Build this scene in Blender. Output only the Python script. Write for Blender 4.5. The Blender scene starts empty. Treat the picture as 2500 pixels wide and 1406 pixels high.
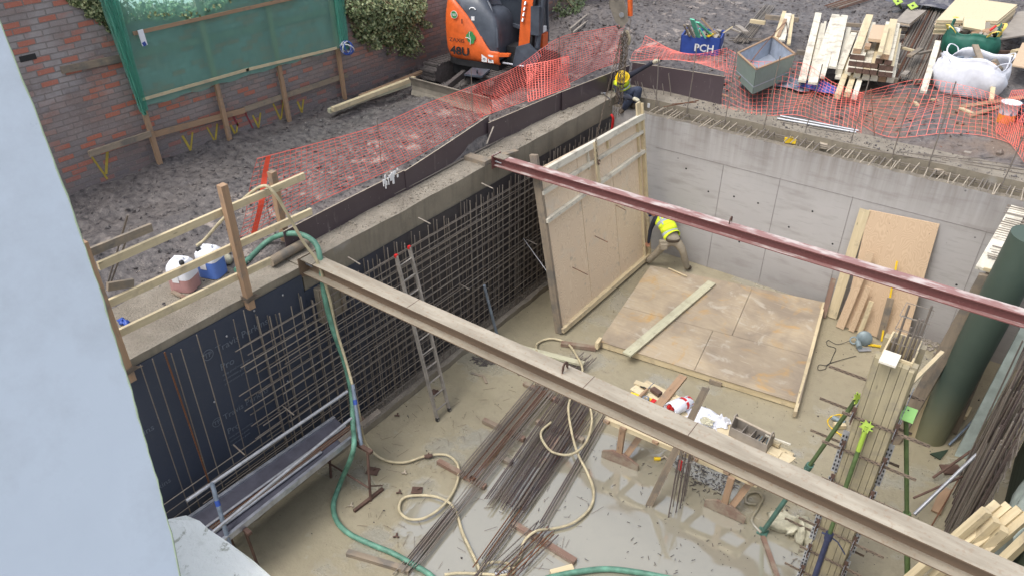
import bpy, math, random
import numpy as np
from mathutils import Vector, Matrix
random.seed(7); np.random.seed(7)
R = math.radians
C = bpy.context.scene.collection
SC = bpy.context.scene
# ---------------------------------------------------------------- camera, sky, sun, exposure
CAMZ = 9.4
FPX = 1850.0; CX, CY = 1250.0, 703.0
PITCH = math.atan2(703 + 499, FPX)
R0 = Vector((1, 0, 0)); F0 = Vector((0, math.cos(PITCH), -math.sin(PITCH))); U0 = R0.cross(F0)
_d = R0 * ((2866 - CX) / FPX) + U0 * ((CY + 499) / FPX) + F0
YAW = math.atan2(_d.x, _d.y)
RM = Matrix.Rotation(YAW, 3, 'Z')
cam_d = bpy.data.cameras.new('camera'); cam = bpy.data.objects.new('camera', cam_d); C.objects.link(cam)
cam_d.sensor_width = 36; cam_d.lens = 36 * FPX / 2500; cam_d.clip_start = 0.02; cam_d.clip_end = 600
cr, cu, cf = RM @ R0, RM @ U0, RM @ F0
cam.matrix_world = Matrix(((cr.x, cu.x, -cf.x, 0), (cr.y, cu.y, -cf.y, 0), (cr.z, cu.z, -cf.z, CAMZ), (0, 0, 0, 1)))
SC.camera = cam
SUN_EL, SUN_AZ = 62, 200       # degrees
w = bpy.data.worlds.new('World'); SC.world = w; w.use_nodes = True
nt = w.node_tree; nt.nodes.clear()
sky = nt.nodes.new('ShaderNodeTexSky'); sky.sky_type = 'NISHITA'; sky.sun_disc = False
sky.sun_elevation = R(SUN_EL); sky.sun_rotation = R(SUN_AZ); sky.dust_density = 4; sky.air_density = 1.0; sky.ozone_density = 0.6
hs = nt.nodes.new('ShaderNodeHueSaturation'); hs.inputs['Saturation'].default_value = 0.45
bg = nt.nodes.new('ShaderNodeBackground'); bg.inputs['Strength'].default_value = 0.15
wo = nt.nodes.new('ShaderNodeOutputWorld')
nt.links.new(sky.outputs[0], hs.inputs['Color']); nt.links.new(hs.outputs[0], bg.inputs[0]); nt.links.new(bg.outputs[0], wo.inputs[0])
sl = bpy.data.lights.new('sun', 'SUN'); sl.energy = 0.6; sl.angle = R(20); sl.color = (1, 0.985, 0.96)
so = bpy.data.objects.new('sun', sl); C.objects.link(so)
so.rotation_euler = (R(90 - SUN_EL), 0, R(180 - SUN_AZ))
SC.view_settings.view_transform = 'Standard'; SC.view_settings.look = 'None'; SC.view_settings.gamma = 1
SC.view_settings.exposure = 0.9
SC.render.engine = 'CYCLES'

# ---------------------------------------------------------------- placing helpers: a viewing ray met with a real plane
def ray(px, py): return RM @ (R0 * ((px - CX) / FPX) - U0 * ((py - CY) / FPX) + F0)
def onz(px, py, z=0.0): d = ray(px, py); return Vector((0, 0, CAMZ)) + d * ((z - CAMZ) / d.z)
def onx(px, py, x): d = ray(px, py); return Vector((0, 0, CAMZ)) + d * (x / d.x)
def ony(px, py, y): d = ray(px, py); return Vector((0, 0, CAMZ)) + d * (y / d.y)
V = Vector
UP = V((0, 0, 1))
def rnd(a, b): return random.uniform(a, b)

# ---------------------------------------------------------------- scene graph helpers
def tag(o, label=None, cat=None, group=None, kind=None):
    if label: o['label'] = label
    if cat: o['category'] = cat
    if group: o['group'] = group
    if kind: o['kind'] = kind
    return o
def thing(name, loc, label, cat, group=None):
    o = bpy.data.objects.new(name, None); C.objects.link(o); o.location = loc; o.empty_display_size = 0.1
    bpy_loc[o.name] = V(loc)
    return tag(o, label, cat, group)
bpy_loc = {}
def org(o):
    p = V((0, 0, 0))
    while o is not None: p = p + bpy_loc.get(o.name, V((0, 0, 0))); o = o.parent
    return p
class MB:
    def __init__(s): s.v = []; s.f = []; s.uv = []; s.m = []; s.sm = []
    def face(s, pts, uv=None, m=0, smooth=False):
        b = len(s.v); s.v += [tuple(p) for p in pts]; s.f.append(tuple(range(b, b + len(pts))))
        if uv is None:
            n = (V(pts[1]) - V(pts[0])).cross(V(pts[2]) - V(pts[0]))
            a = max(range(3), key=lambda i: abs(n[i]))
            ij = [(1, 2), (0, 2), (0, 1)][a]; uv = [(p[ij[0]], p[ij[1]]) for p in pts]
        s.uv.append(uv); s.m.append(m); s.sm.append(smooth); return s
    def mesh(s, vs, fs, m=0, smooth=True, uvs=None):
        b = len(s.v); s.v += [tuple(p) for p in vs]
        for f in fs:
            s.f.append(tuple(i + b for i in f))
            s.uv.append([(uvs[i] if uvs else (vs[i][0], vs[i][1] + vs[i][2])) for i in f]); s.m.append(m); s.sm.append(smooth)
        return s
    def hexa(s, c, uax=None, m=0):
        """c: 8 corners, bottom ring 0-3 then top ring 4-7 (both counter-clockwise seen from the top)"""
        c = [V(p) for p in c]; q = [(0, 3, 2, 1), (4, 5, 6, 7), (0, 1, 5, 4), (1, 2, 6, 5), (2, 3, 7, 6), (3, 0, 4, 7)]
        if uax is None:
            e = [c[1] - c[0], c[3] - c[0], c[4] - c[0]]; uax = max(e, key=lambda t: t.length)
        if uax.length < 1e-9: uax = V((1, 0, 0))
        u = uax.normalized(); ro, so_ = rnd(0, 50), rnd(0, 50)
        for k, f in enumerate(q):
            p = [c[i] for i in f]; n = (p[1] - p[0]).cross(p[2] - p[0])
            if n.length < 1e-12: n = (p[2] - p[1]).cross(p[3] - p[1])
            n = n.normalized() if n.length > 0 else UP
            w_ = n.cross(u); 
            if w_.length < .3: w_ = n.orthogonal(); uu = n.cross(w_)
            else: uu = u
            w_.normalize()
            s.face(p, [(x.dot(uu) + ro, x.dot(w_) + so_ + k * .37) for x in p], m)
        return s
    def box(s, c, d, rz=0, m=0, rot=None):
        M_ = rot if rot is not None else Matrix.Rotation(rz, 3, 'Z'); c = V(c); h = V(d) / 2
        k = [(-1, -1, -1), (1, -1, -1), (1, 1, -1), (-1, 1, -1), (-1, -1, 1), (1, -1, 1), (1, 1, 1), (-1, 1, 1)]
        ax = M_ @ [V((1, 0, 0)), V((0, 1, 0)), V((0, 0, 1))][max(range(3), key=lambda i: d[i])]
        return s.hexa([c + M_ @ V((a[0] * h.x, a[1] * h.y, a[2] * h.z)) for a in k], ax, m)
    def beam(s, a, b, w, h, up=UP, m=0, side=0.0):
        """bar from a to b, w across, h along up; side shifts it across"""
        a, b = V(a), V(b); d = (b - a).normalized(); up = V(up)
        x = d.cross(up); x = x.normalized() if x.length > 1e-4 else d.orthogonal().normalized(); z = x.cross(d).normalized()
        o = x * side
        r = [x * (-w / 2) - z * (h / 2), x * (w / 2) - z * (h / 2), x * (w / 2) + z * (h / 2), x * (-w / 2) + z * (h / 2)]
        return s.hexa([a + o + r[0], a + o + r[1], b + o + r[1], b + o + r[0], a + o + r[3], a + o + r[2], b + o + r[2], b + o + r[3]], d, m)
    def tube(s, pts, r, n=8, m=0, cap=True, smooth=True):
        pts = [V(p) for p in pts]; N_ = len(pts); rr = r if isinstance(r, (list, tuple)) else [r] * N_
        t = (pts[1] - pts[0]).normalized(); x = t.orthogonal().normalized(); b = len(s.v); L = 0; ro = rnd(0, 20)
        vs = []; uvs = []
        for i, p in enumerate(pts):
            t2 = (pts[min(i + 1, N_ - 1)] - pts[max(i - 1, 0)])
            t2 = t2.normalized() if t2.length > 1e-9 else t
            x = (x - t2 * x.dot(t2)); x = x.normalized() if x.length > 1e-6 else t2.orthogonal().normalized(); y = t2.cross(x); t = t2
            if i: L += (p - pts[i - 1]).length
            for k in range(n):
                a = 2 * math.pi * k / n; vs.append(p + (x * math.cos(a) + y * math.sin(a)) * rr[i]); uvs.append((L + ro, k / n * 6.28 * rr[i]))
        fs = [(i * n + k, i * n + (k + 1) % n, (i + 1) * n + (k + 1) % n, (i + 1) * n + k) for i in range(N_ - 1) for k in range(n)]
        s.mesh(vs, fs, m, smooth, uvs)
        if cap: s.mesh(vs[:n], [tuple(range(n))[::-1]], m, False, uvs[:n]); s.mesh(vs[-n:], [tuple(range(n))], m, False, uvs[-n:])
        return s
    def prism(s, poly, off, m=0):
        """extrude polygon (list of 3-D points) by vector off"""
        p = [V(q) for q in poly]; off = V(off); q = [a + off for a in p]; n = len(p)
        nn = (p[1] - p[0]).cross(p[2] - p[1])
        if nn.dot(off) > 0: p, q = q, p
        s.face(p, None, m); s.face(q[::-1], None, m)
        for i in range(n): j = (i + 1) % n; s.face([p[j], p[i], q[i], q[j]], None, m)
        return s
    def lathe(s, base, prof, n=20, m=0, axis=UP, smooth=True, sx=1, sy=1, cap=True):
        base = V(base); axis = V(axis).normalized(); x = axis.orthogonal().normalized() if abs(axis.z) < .99 else V((1, 0, 0)); y = axis.cross(x)
        vs = []
        for r, z in prof:
            for k in range(n): a = 2 * math.pi * k / n; vs.append(base + axis * z + x * (math.cos(a) * r * sx) + y * (math.sin(a) * r * sy))
        fs = [(i * n + k, i * n + (k + 1) % n, (i + 1) * n + (k + 1) % n, (i + 1) * n + k) for i in range(len(prof) - 1) for k in range(n)]
        s.mesh(vs, fs, m, smooth)
        if cap: s.mesh(vs[:n], [tuple(range(n))[::-1]], m, False); s.mesh(vs[-n:], [tuple(range(n))], m, False)
        return s
    def build(s, name, mats, parent=None, origin=None, label=None):
        if not isinstance(mats, (list, tuple)): mats = [mats]
        me = bpy.data.meshes.new(name); arr = np.array(s.v, dtype=float)
        if parent is not None: o_ = org(parent)
        elif origin is not None: o_ = V(origin)
        else: mn, mx = arr.min(0), arr.max(0); o_ = V(((mn[0] + mx[0]) / 2, (mn[1] + mx[1]) / 2, mn[2]))
        arr = arr - np.array(o_)
        me.from_pydata(arr.tolist(), [], s.f)
        ul = me.uv_layers.new(name='UVMap'); ul.data.foreach_set('uv', np.array([c for u in s.uv for p in u for c in p], dtype=np.float32))
        me.polygons.foreach_set('material_index', s.m); me.polygons.foreach_set('use_smooth', s.sm)
        for m_ in mats: me.materials.append(m_)
        me.update()
        ob = bpy.data.objects.new(name, me); C.objects.link(ob)
        if parent is not None: ob.parent = parent; bpy_loc[ob.name] = V((0, 0, 0))
        else: ob.location = o_; bpy_loc[ob.name] = o_
        if label: ob['label'] = label
        return ob
def struct(o): o['kind'] = 'structure'; return o
def crom(P_, k=8):
    """smooth curve through points"""
    P_ = [V(p) for p in P_]; Q = [P_[0] * 2 - P_[1]] + P_ + [P_[-1] * 2 - P_[-2]]; out = []
    for i in range(1, len(Q) - 2):
        a, b, c, d = Q[i - 1:i + 3]
        for j in range(k):
            t = j / k; out.append(0.5 * ((2 * b) + (c - a) * t + (2 * a - 5 * b + 4 * c - d) * t * t + (3 * b - a - 3 * c + d) * t ** 3))
    out.append(P_[-1]); return out
def text(s, size, o, xd, yd, mt, parent, name='lettering', align='LEFT', squash=1.0, bold=0.0):
    cu_ = bpy.data.curves.new(name, 'FONT'); cu_.body = s; cu_.size = size; cu_.extrude = 0.0008; cu_.align_x = align; cu_.resolution_u = 2; cu_.offset = bold
    t = bpy.data.objects.new(name, cu_); C.objects.link(t)
    dg = bpy.context.evaluated_depsgraph_get(); me = bpy.data.meshes.new_from_object(t.evaluated_get(dg)); bpy.data.objects.remove(t)
    xd = V(xd).normalized(); yd = V(yd); yd = (yd - xd * yd.dot(xd)).normalized(); zd = xd.cross(yd)
    M_ = Matrix((xd * squash, yd, zd)).transposed(); o = V(o) - org(parent)
    me.transform(Matrix.Translation(o) @ M_.to_4x4()); me.materials.clear(); me.materials.append(mt)
    ob = bpy.data.objects.new(name, me); C.objects.link(ob); ob.parent = parent; bpy_loc[ob.name] = V((0, 0, 0)); return ob
def copy_tree(o, loc=None, parent=None, rz=None):
    c = o.copy(); C.objects.link(c)
    if parent: c.parent = parent
    if loc is not None: c.location = loc; bpy_loc[c.name] = V(loc)
    else: bpy_loc[c.name] = bpy_loc.get(o.name, V((0, 0, 0)))
    if rz is not None: c.rotation_euler = (0, 0, rz)
    for ch in list(o.children): copy_tree(ch, None, c)
    return c
# numpy value noise
def vnoise(x, y, sc, seed=0):
    rs = np.random.RandomState(seed); T = rs.rand(256, 256); x = x / sc + 37.3; y = y / sc + 91.7
    xi = np.floor(x).astype(int); yi = np.floor(y).astype(int); fx = x - xi; fy = y - yi; fx = fx * fx * (3 - 2 * fx); fy = fy * fy * (3 - 2 * fy)
    g = lambda a, b: T[a % 256, b % 256]
    return (g(xi, yi) * (1 - fx) + g(xi + 1, yi) * fx) * (1 - fy) + (g(xi, yi + 1) * (1 - fx) + g(xi + 1, yi + 1) * fx) * fy - .5
def fbm(x, y, sc, o=4, seed=0, g=.5): return sum(vnoise(x, y, sc / 2 ** i, seed + i) * g ** i for i in range(o))
def grid(name, x0, x1, y0, y1, st, hf, mt, origin=(0, 0, 0), keep=None):
    xs = np.arange(x0, x1 + st / 2, st); ys = np.arange(y0, y1 + st / 2, st); X_, Y_ = np.meshgrid(xs, ys); Z_ = hf(X_, Y_)
    v = np.stack([X_.ravel(), Y_.ravel(), Z_.ravel()], 1); nx, ny = len(xs), len(ys)
    i, j = np.meshgrid(np.arange(nx - 1), np.arange(ny - 1)); a = (j * nx + i).ravel()
    f = np.stack([a, a + 1, a + 1 + nx, a + nx], 1)
    if keep is not None:
        k = keep(v[f].mean(1)); f = f[k]
    me = bpy.data.meshes.new(name); me.vertices.add(len(v)); me.vertices.foreach_set('co', v.ravel()); me.loops.add(len(f) * 4)
    me.loops.foreach_set('vertex_index', f.ravel()); me.polygons.add(len(f)); me.polygons.foreach_set('loop_start', np.arange(len(f)) * 4)
    me.polygons.foreach_set('loop_total', np.full(len(f), 4)); me.polygons.foreach_set('use_smooth', np.ones(len(f), bool)); me.update(calc_edges=True); me.validate()
    me.materials.append(mt); ob = bpy.data.objects.new(name, me); C.objects.link(ob); bpy_loc[ob.name] = V((0, 0, 0)); return ob
# ---------------------------------------------------------------- materials
def lin(c):
    if isinstance(c, (int, float)): c = (c, c, c)
    return tuple(((x / 255) / 12.92 if x / 255 <= .04045 else ((x / 255 + .055) / 1.055) ** 2.4) for x in c) + (1,)
class T:
    def __init__(s, name):
        s.mat = bpy.data.materials.new(name); s.mat.use_nodes = True; s.t = s.mat.node_tree; s.b = s.t.nodes['Principled BSDF']; s.geo = None
    def put(s, inp, v):
        if v is None: return
        if isinstance(v, bpy.types.NodeSocket): s.t.links.new(v, inp)
        else: inp.default_value = v
    def node(s, ty, ins=None, **at):
        n = s.t.nodes.new('ShaderNode' + ty)
        for k, v in at.items(): setattr(n, k, v)
        for k, v in (ins or {}).items(): s.put(n.inputs[k], v)
        return n
    def pos(s): return s.node('NewGeometry').outputs['Position']
    def uv(s): return s.node('TexCoord').outputs['UV']
    def objrnd(s): return s.node('ObjectInfo').outputs['Random']
    def mapp(s, c, sc=(1, 1, 1), loc=(0, 0, 0), rot=(0, 0, 0)): return s.node('Mapping', {'Vector': c, 'Scale': sc, 'Location': loc, 'Rotation': rot}).outputs[0]
    def noise(s, c, sc, det=4, ro=.55, dist=0): return s.node('TexNoise', {'Vector': c, 'Scale': sc, 'Detail': det, 'Roughness': ro, 'Distortion': dist}).outputs['Fac']
    def vor(s, c, sc, feat='F1', out='Distance', rnd_=1): return s.node('TexVoronoi', {'Vector': c, 'Scale': sc, 'Randomness': rnd_}, feature=feat).outputs[out]
    def ramp(s, f, st, mode='LINEAR'):
        n = s.node('ValToRGB', {'Fac': f}); n.color_ramp.interpolation = mode; e = n.color_ramp.elements
        while len(e) < len(st): e.new(.5)
        for i, (p, c) in enumerate(st): e[i].position = p; e[i].color = lin(c) if not (isinstance(c, tuple) and len(c) == 4) else c
        return n.outputs[0]
    def step(s, f, a, b): return s.node('MapRange', {'Value': f, 'From Min': a, 'From Max': b}).outputs[0]
    def mix(s, f, a, b, mode='MIX'):
        n = s.node('Mix', data_type='RGBA', blend_type=mode); s.put(n.inputs[0], f)
        for i, x in ((6, a), (7, b)): s.put(n.inputs[i], lin(x) if isinstance(x, (int, float)) or (isinstance(x, tuple) and len(x) == 3) else x)
        return n.outputs[2]
    def m(s, op, a, b=0.0): n = s.node('Math', operation=op); s.put(n.inputs[0], a); s.put(n.inputs[1], b); return n.outputs[0]
    def sep(s, c): return s.node('SeparateXYZ', {0: c}).outputs
    def out(s, col=None, rough=.7, metal=0, bump=None, bs=.3, bd=.01, spec=None, **kw):
        if col is not None: s.put(s.b.inputs['Base Color'], lin(col) if isinstance(col, (int, float)) or (isinstance(col, tuple) and len(col) == 3) else col)
        s.put(s.b.inputs['Roughness'], rough); s.put(s.b.inputs['Metallic'], metal)
        if spec is not None: s.put(s.b.inputs['Specular IOR Level'], spec)
        for k, v in kw.items(): s.put(s.b.inputs[k.replace('_', ' ')], v)
        if bump is not None:
            n = s.node('Bump', {'Height': bump, 'Strength': bs, 'Distance': bd}); s.t.links.new(n.outputs[0], s.b.inputs['Normal'])
        return s.mat
def plain(name, col, rough=.6, metal=0, var=.25, bump=0.15, sc=8, spec=None):
    """a paint or plastic with dirt: no surface in the place is perfectly even"""
    t = T(name); p = t.pos(); n = t.noise(p, sc, 6, .6); l = lin(col)
    d = tuple(x * (1 - var) for x in l[:3]) + (1,); e = tuple(min(1, x * (1 + var * .6)) for x in l[:3]) + (1,)
    return t.out(t.ramp(n, [(.3, d), (.7, e)]), t.m('ADD', rough - .08, t.m('MULTIPLY', n, .16)), metal, n, bump, .01, spec)
def wood(name, a, b, dirt=None, dirt_amt=.5, rough=.75, knots=True, wet=0):
    t = T(name); uv = t.uv(); g = t.noise(t.mapp(uv, (2.2, 38, 1)), 1, 5, .6, .6); g2 = t.noise(t.mapp(uv, (.8, 9, 1)), 1, 3, .5, 1.0)
    c = t.mix(g, a, b); c = t.mix(t.m('MULTIPLY', t.step(g2, .35, .75), .45), c, tuple(x * .8 for x in b))
    if knots:
        k = t.vor(t.mapp(uv, (2.6, 9, 1)), 1); k = t.step(k, .13, .05); c = t.mix(t.m('MULTIPLY', k, .75), c, tuple(x * .5 for x in b))
    if dirt is not None:
        p = t.pos(); d = t.step(t.noise(p, 3.3, 6, .65), .62 - dirt_amt * .3, .78 - dirt_amt * .3); c = t.mix(d, c, dirt)
    r_ = t.objrnd(); c = t.mix(t.m('MULTIPLY', r_, .3), c, tuple(x * .8 for x in a))
    return t.out(c, rough, 0, g, .35, .004)
M = {}
M['pine'] = wood('pine_timber', (226, 212, 178), (196, 176, 136), (170, 155, 130), .3)
M['pine_white'] = wood('bleached_timber', (235, 230, 215), (205, 198, 178), (160, 150, 135), .35)
M['post'] = wood('brown_timber', (182, 152, 122), (146, 116, 90), (120, 110, 100), .3)
M['grey_wood'] = wood('weathered_timber', (165, 150, 130), (125, 112, 96), (110, 105, 98), .5)
M['wet_wood'] = wood('wet_muddy_timber', (150, 122, 105), (112, 88, 76), (150, 140, 122), .5, .45)
M['green_wood'] = wood('treated_timber', (206, 204, 178), (180, 176, 146), (160, 152, 130), .35)
M['saw_white'] = wood('fresh_sawn_end', (243, 238, 225), (222, 212, 190), (180, 170, 150), .2, knots=False)
def ply(name, a, b, c3, dirt=None, amt=.5, sw=1.0, gloss=.6, rot=False):
    t = T(name); uv = t.uv()
    d = t.noise(t.mapp(uv, (.9, 2.2, 1)), 1.2 * sw, 2, .5)
    w_ = t.node('TexWave', {'Vector': t.mapp(uv, (.35, 3.6, 1)), 'Scale': 1.6, 'Distortion': 0, 'Detail': 0}, wave_type='BANDS', bands_direction='Y')
    v2 = t.node('VectorMath', {0: t.mapp(uv, (.5, 3.2, 1)), 1: t.node('CombineXYZ', {'Y': t.m('MULTIPLY', d, 7.0)}).outputs[0]}, operation='ADD').outputs[0]
    t.t.links.new(v2, w_.inputs['Vector']); g = w_.outputs['Fac']; f = t.noise(t.mapp(uv, (3, 60, 1)), 1, 4, .6)
    col = t.mix(t.m('MULTIPLY', g, .55), a, b); col = t.mix(t.m('MULTIPLY', f, .5), col, c3)
    sp = t.vor(t.mapp(uv, (4.5, 7, 1)), 1); col = t.mix(t.m('MULTIPLY', t.step(sp, .07, .03), .7), col, tuple(x * .45 for x in b))
    if dirt is not None:
        p = t.pos(); k = t.step(t.noise(p, 1.7, 8, .65), .6 - amt * .3, .72 - amt * .2); col = t.mix(k, col, dirt)
        k2 = t.step(t.noise(t.mapp(p, (1, 1, 1), (9, 3, 1)), 4.5, 6, .7), .58, .7); col = t.mix(t.m('MULTIPLY', k2, .7), col, tuple(x * .8 for x in dirt))
    return t.out(col, gloss, 0, f, .2, .003)
M['ply'] = ply('plywood', (232, 214, 188), (200, 172, 140), (214, 190, 160), (214, 200, 180), .15)
M['ply_fresh'] = ply('fresh_plywood', (204, 180, 150), (176, 148, 120), (186, 160, 132))
# floor panel: worn stained ply
t = T('worn_stained_plywood'); p = t.pos()
n1 = t.noise(p, .8, 7, .62, .5); n2 = t.noise(t.mapp(p, (1, 1, 1), (5, 2, 0)), 1.6, 8, .68, .8); n3 = t.noise(t.mapp(p, (2.5, 18, 1)), 1, 5, .6)
c = t.mix(t.step(n1, .38, .6), (186, 170, 144), (146, 134, 118)); c = t.mix(t.m('MULTIPLY', t.step(n2, .55, .68), .8), c, (196, 154, 84)); c = t.mix(t.m('MULTIPLY', t.step(n2, .44, .36), .7), c, (196, 188, 172))
c = t.mix(t.m('MULTIPLY', n3, .5), c, (120, 104, 88)); sc_ = t.step(t.noise(t.mapp(p, (.6, 25, 1), rot=(0, 0, .9)), 2, 2, .5), .68, .72); c = t.mix(t.m('MULTIPLY', sc_, .4), c, (205, 196, 176))
M['ply_worn'] = t.out(c, t.m('SUBTRACT', .62, t.m('MULTIPLY', n1, .35)), 0, n3, .25, .004)
# concrete: struck wall
t = T('struck_concrete'); p = t.pos(); q = t.sep(p)
n1 = t.noise(p, .55, 8, .6); n2 = t.noise(t.mapp(p, (1.2, 1, 5)), 1, 6, .6); n3 = t.noise(p, 60, 3, .5)
c = t.mix(n1, (160, 158, 157), (186, 183, 180)); c = t.mix(t.m('MULTIPLY', t.step(n2, .52, .7), .5), c, (140, 134, 130))
dr = t.noise(t.mapp(p, (6, 6, .35)), 1.2, 5, .6); top = t.step(q[2], 2.3, 3.3); c = t.mix(t.m('MULTIPLY', t.m('MULTIPLY', t.step(dr, .3, .75), top), .8), c, (124, 115, 107))
c = t.mix(t.m('MULTIPLY', t.m('MULTIPLY', t.step(t.noise(t.mapp(p, (9, 9, .3), (3, 0, 0)), 1.5, 4, .6), .7, .76), top), .4), c, (196, 196, 196))
low = t.step(q[2], .9, .0); c = t.mix(t.m('MULTIPLY', low, t.m('MULTIPLY', t.noise(p, 1.5, 5, .6), .8)), c, (128, 122, 116))
sp = t.step(t.vor(p, 1.6), .035, .02); c = t.mix(t.m('MULTIPLY', sp, .8), c, (92, 90, 92))
sw = t.step(t.noise(t.mapp(p, (1, 1, 14)), 2.2, 4, .6), .6, .66); c = t.mix(t.m('MULTIPLY', sw, .3), c, (138, 134, 132))
M['conc_wall'] = t.out(c, .62, 0, t.m('ADD', n3, t.m('MULTIPLY', n2, 2)), .2, .004)
t = T('stained_concrete'); p = t.pos(); n1 = t.noise(p, 1.1, 8, .65); n2 = t.noise(t.mapp(p, (5, 5, .6)), 1.3, 6, .6); n3 = t.noise(p, 22, 6, .7)
c = t.mix(t.step(n1, .3, .7), (118, 110, 96), (146, 137, 120)); c = t.mix(t.m('MULTIPLY', t.step(n2, .5, .65), .4), c, (100, 94, 82)); c = t.mix(t.m('MULTIPLY', t.step(n3, .6, .75), .5), c, (164, 157, 142))
c = t.mix(t.m('MULTIPLY', t.step(t.noise(p, .9, 3, .5), .66, .72), .6), c, (168, 168, 168))
M['conc_cap'] = t.out(c, .72, 0, n3, .5, .02)
t = T('concrete_screed'); p = t.pos(); n1 = t.noise(p, 1.6, 8, .7); n3 = t.noise(p, 30, 6, .7)
c = t.mix(t.step(n1, .32, .68), (120, 112, 100), (156, 148, 134)); c = t.mix(t.m('MULTIPLY', t.step(n3, .52, .7), .6), c, (98, 90, 80))
M['conc_top'] = t.out(c, .8, 0, t.m('ADD', n1, n3), .8, .03)
# mud
t = T('churned_mud'); p = t.pos(); n1 = t.noise(p, .7, 8, .65); n2 = t.noise(p, 9, 8, .72); n3 = t.noise(p, 40, 4, .6); n4 = t.vor(p, 11, 'SMOOTH_F1')
c = t.mix(t.step(n1, .35, .68), (82, 78, 78), (114, 108, 105)); c = t.mix(t.step(n2, .5, .68), c, (124, 118, 114)); c = t.mix(t.m('MULTIPLY', t.step(n2, .47, .38), .9), c, (58, 55, 56))
q = t.sep(p); bk = t.step(q[1], 15.5, 17.5); br = t.m('MULTIPLY', t.step(t.noise(p, .8, 5, .6), .42, .56), t.m('MULTIPLY', bk, t.step(q[0], -7, -3))); c = t.mix(t.m('MULTIPLY', br, t.step(q[1], 19.5, 17.8)), c, (122, 102, 84))
sp = t.step(t.vor(p, 7), .09, .05); c = t.mix(t.m('MULTIPLY', sp, .7), c, (170, 164, 156))
chalk = t.m('MULTIPLY', t.step(t.noise(p, 2.1, 8, .75), .55, .62), t.m('MULTIPLY', t.step(q[0], -11.0, -10.3), t.step(q[0], -8.4, -9.2))); c = t.mix(t.m('MULTIPLY', chalk, .75), c, (172, 160, 150))
M['mud'] = t.out(c, t.m('SUBTRACT', .66, t.m('MULTIPLY', t.step(n1, .35, .6), .25)), 0, t.m('ADD', n2, t.m('MULTIPLY', n3, .4)), .6, .05)
# pit floor, slurry over a slab: wet film in the low places
t = T('wet_slurry'); p = t.pos(); q = t.sep(p); n1 = t.noise(p, .5, 6, .6, .4); n2 = t.noise(p, 5, 8, .7); n3 = t.noise(p, 28, 5, .65)
c = t.mix(t.step(n1, .32, .7), (140, 132, 109), (158, 149, 126)); c = t.mix(t.m('MULTIPLY', t.step(n2, .5, .72), .45), c, (120, 111, 96)); c = t.mix(t.m('MULTIPLY', t.step(t.vor(p, 5), .05, .03), .6), c, (96, 88, 78))
# standing water lies in the hollow in the middle of the slab
dx = t.m('DIVIDE', t.m('ADD', q[0], 2.9), 3.3); dy = t.m('DIVIDE', t.m('SUBTRACT', q[1], 6.4), 2.9)
el = t.m('SQRT', t.m('ADD', t.m('MULTIPLY', dx, dx), t.m('MULTIPLY', dy, dy)))
pool = t.step(t.m('ADD', el, t.m('MULTIPLY', t.m('SUBTRACT', t.noise(p, .9, 4, .5), .5), 1.15)), 1.0, .9)
film = t.step(t.noise(t.mapp(p, (1, 1, 1), (4, 7, 0)), .7, 6, .6), .55, .62)
wet = t.m('MAXIMUM', pool, t.m('MULTIPLY', film, .8))
c = t.mix(t.m('MULTIPLY', wet, .75), c, (150, 147, 132))  # silty grey also paints in the sky reflection on the wet areas
rough = t.m('ADD', .05, t.m('MULTIPLY', t.m('SUBTRACT', 1.0, wet), .42)); bmp = t.m('MULTIPLY', t.m('ADD', n2, t.m('MULTIPLY', n3, .5)), t.m('SUBTRACT', 1.0, t.m('MULTIPLY', pool, .985)))
M['slurry'] = t.out(c, rough, 0, bmp, .45, .03, spec=.8, IOR=t.m('ADD', 1.45, t.m('MULTIPLY', wet, .75)))
# brick wall
t = T('old_brickwork'); p = t.pos(); q = t.sep(p); cv = t.node('CombineXYZ', {'X': q[1], 'Y': q[2]}).outputs[0]
wob = t.node('VectorMath', {0: cv, 1: t.node('VectorMath', {0: t.node('TexNoise', {'Vector': p, 'Scale': 3.0}).outputs['Color'], 'Scale': .02}, operation='SCALE').outputs[0]}, operation='ADD').outputs[0]
bk = t.node('TexBrick', {'Vector': wob, 'Scale': 1.0, 'Color1': (0, 0, 0, 1), 'Color2': (1, 1, 1, 1), 'Mortar': (.5, .5, .5, 1), 'Mortar Size': .010, 'Mortar Smooth': .3, 'Brick Width': .272, 'Row Height': .093, 'Bias': 0})
bk.offset = .5; cid = bk.outputs['Color']; mo = bk.outputs['Fac']
bc = t.ramp(cid, [(0, (118, 108, 108)), (.3, (136, 120, 115)), (.5, (146, 122, 114)), (.7, (152, 116, 104)), (.85, (170, 122, 104)), (1, (138, 126, 122))])
wn = t.noise(p, 1.1, 6, .65); white = t.m('MULTIPLY', t.step(wn, .4, .56), t.step(q[2], 4.2, 5.7)); wl = t.m('MULTIPLY', t.step(q[1], 7.3, 6.0), .6)
c = t.mix(t.m('MULTIPLY', white, .85), bc, (172, 168, 168)); c = t.mix(t.m('MULTIPLY', t.m('MULTIPLY', t.step(t.noise(p, .9, 5, .6), .4, .55), .6), t.step(q[1], 14, 8)), c, (140, 132, 130))
red = t.m('MULTIPLY', t.step(t.m('ADD', cid, t.m('MULTIPLY', t.noise(p, .9, 3, .5), .9)), 1.12, 1.2), t.step(q[1], 13, 9)); c = t.mix(t.m('MULTIPLY', red, .8), c, (182, 104, 80))
lowd = t.step(t.m('ADD', q[2], t.m('MULTIPLY', t.noise(p, 1.2, 5, .6), 1.3)), 5.2, 4.5); c = t.mix(t.m('MULTIPLY', lowd, .6), c, (98, 96, 100))
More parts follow.
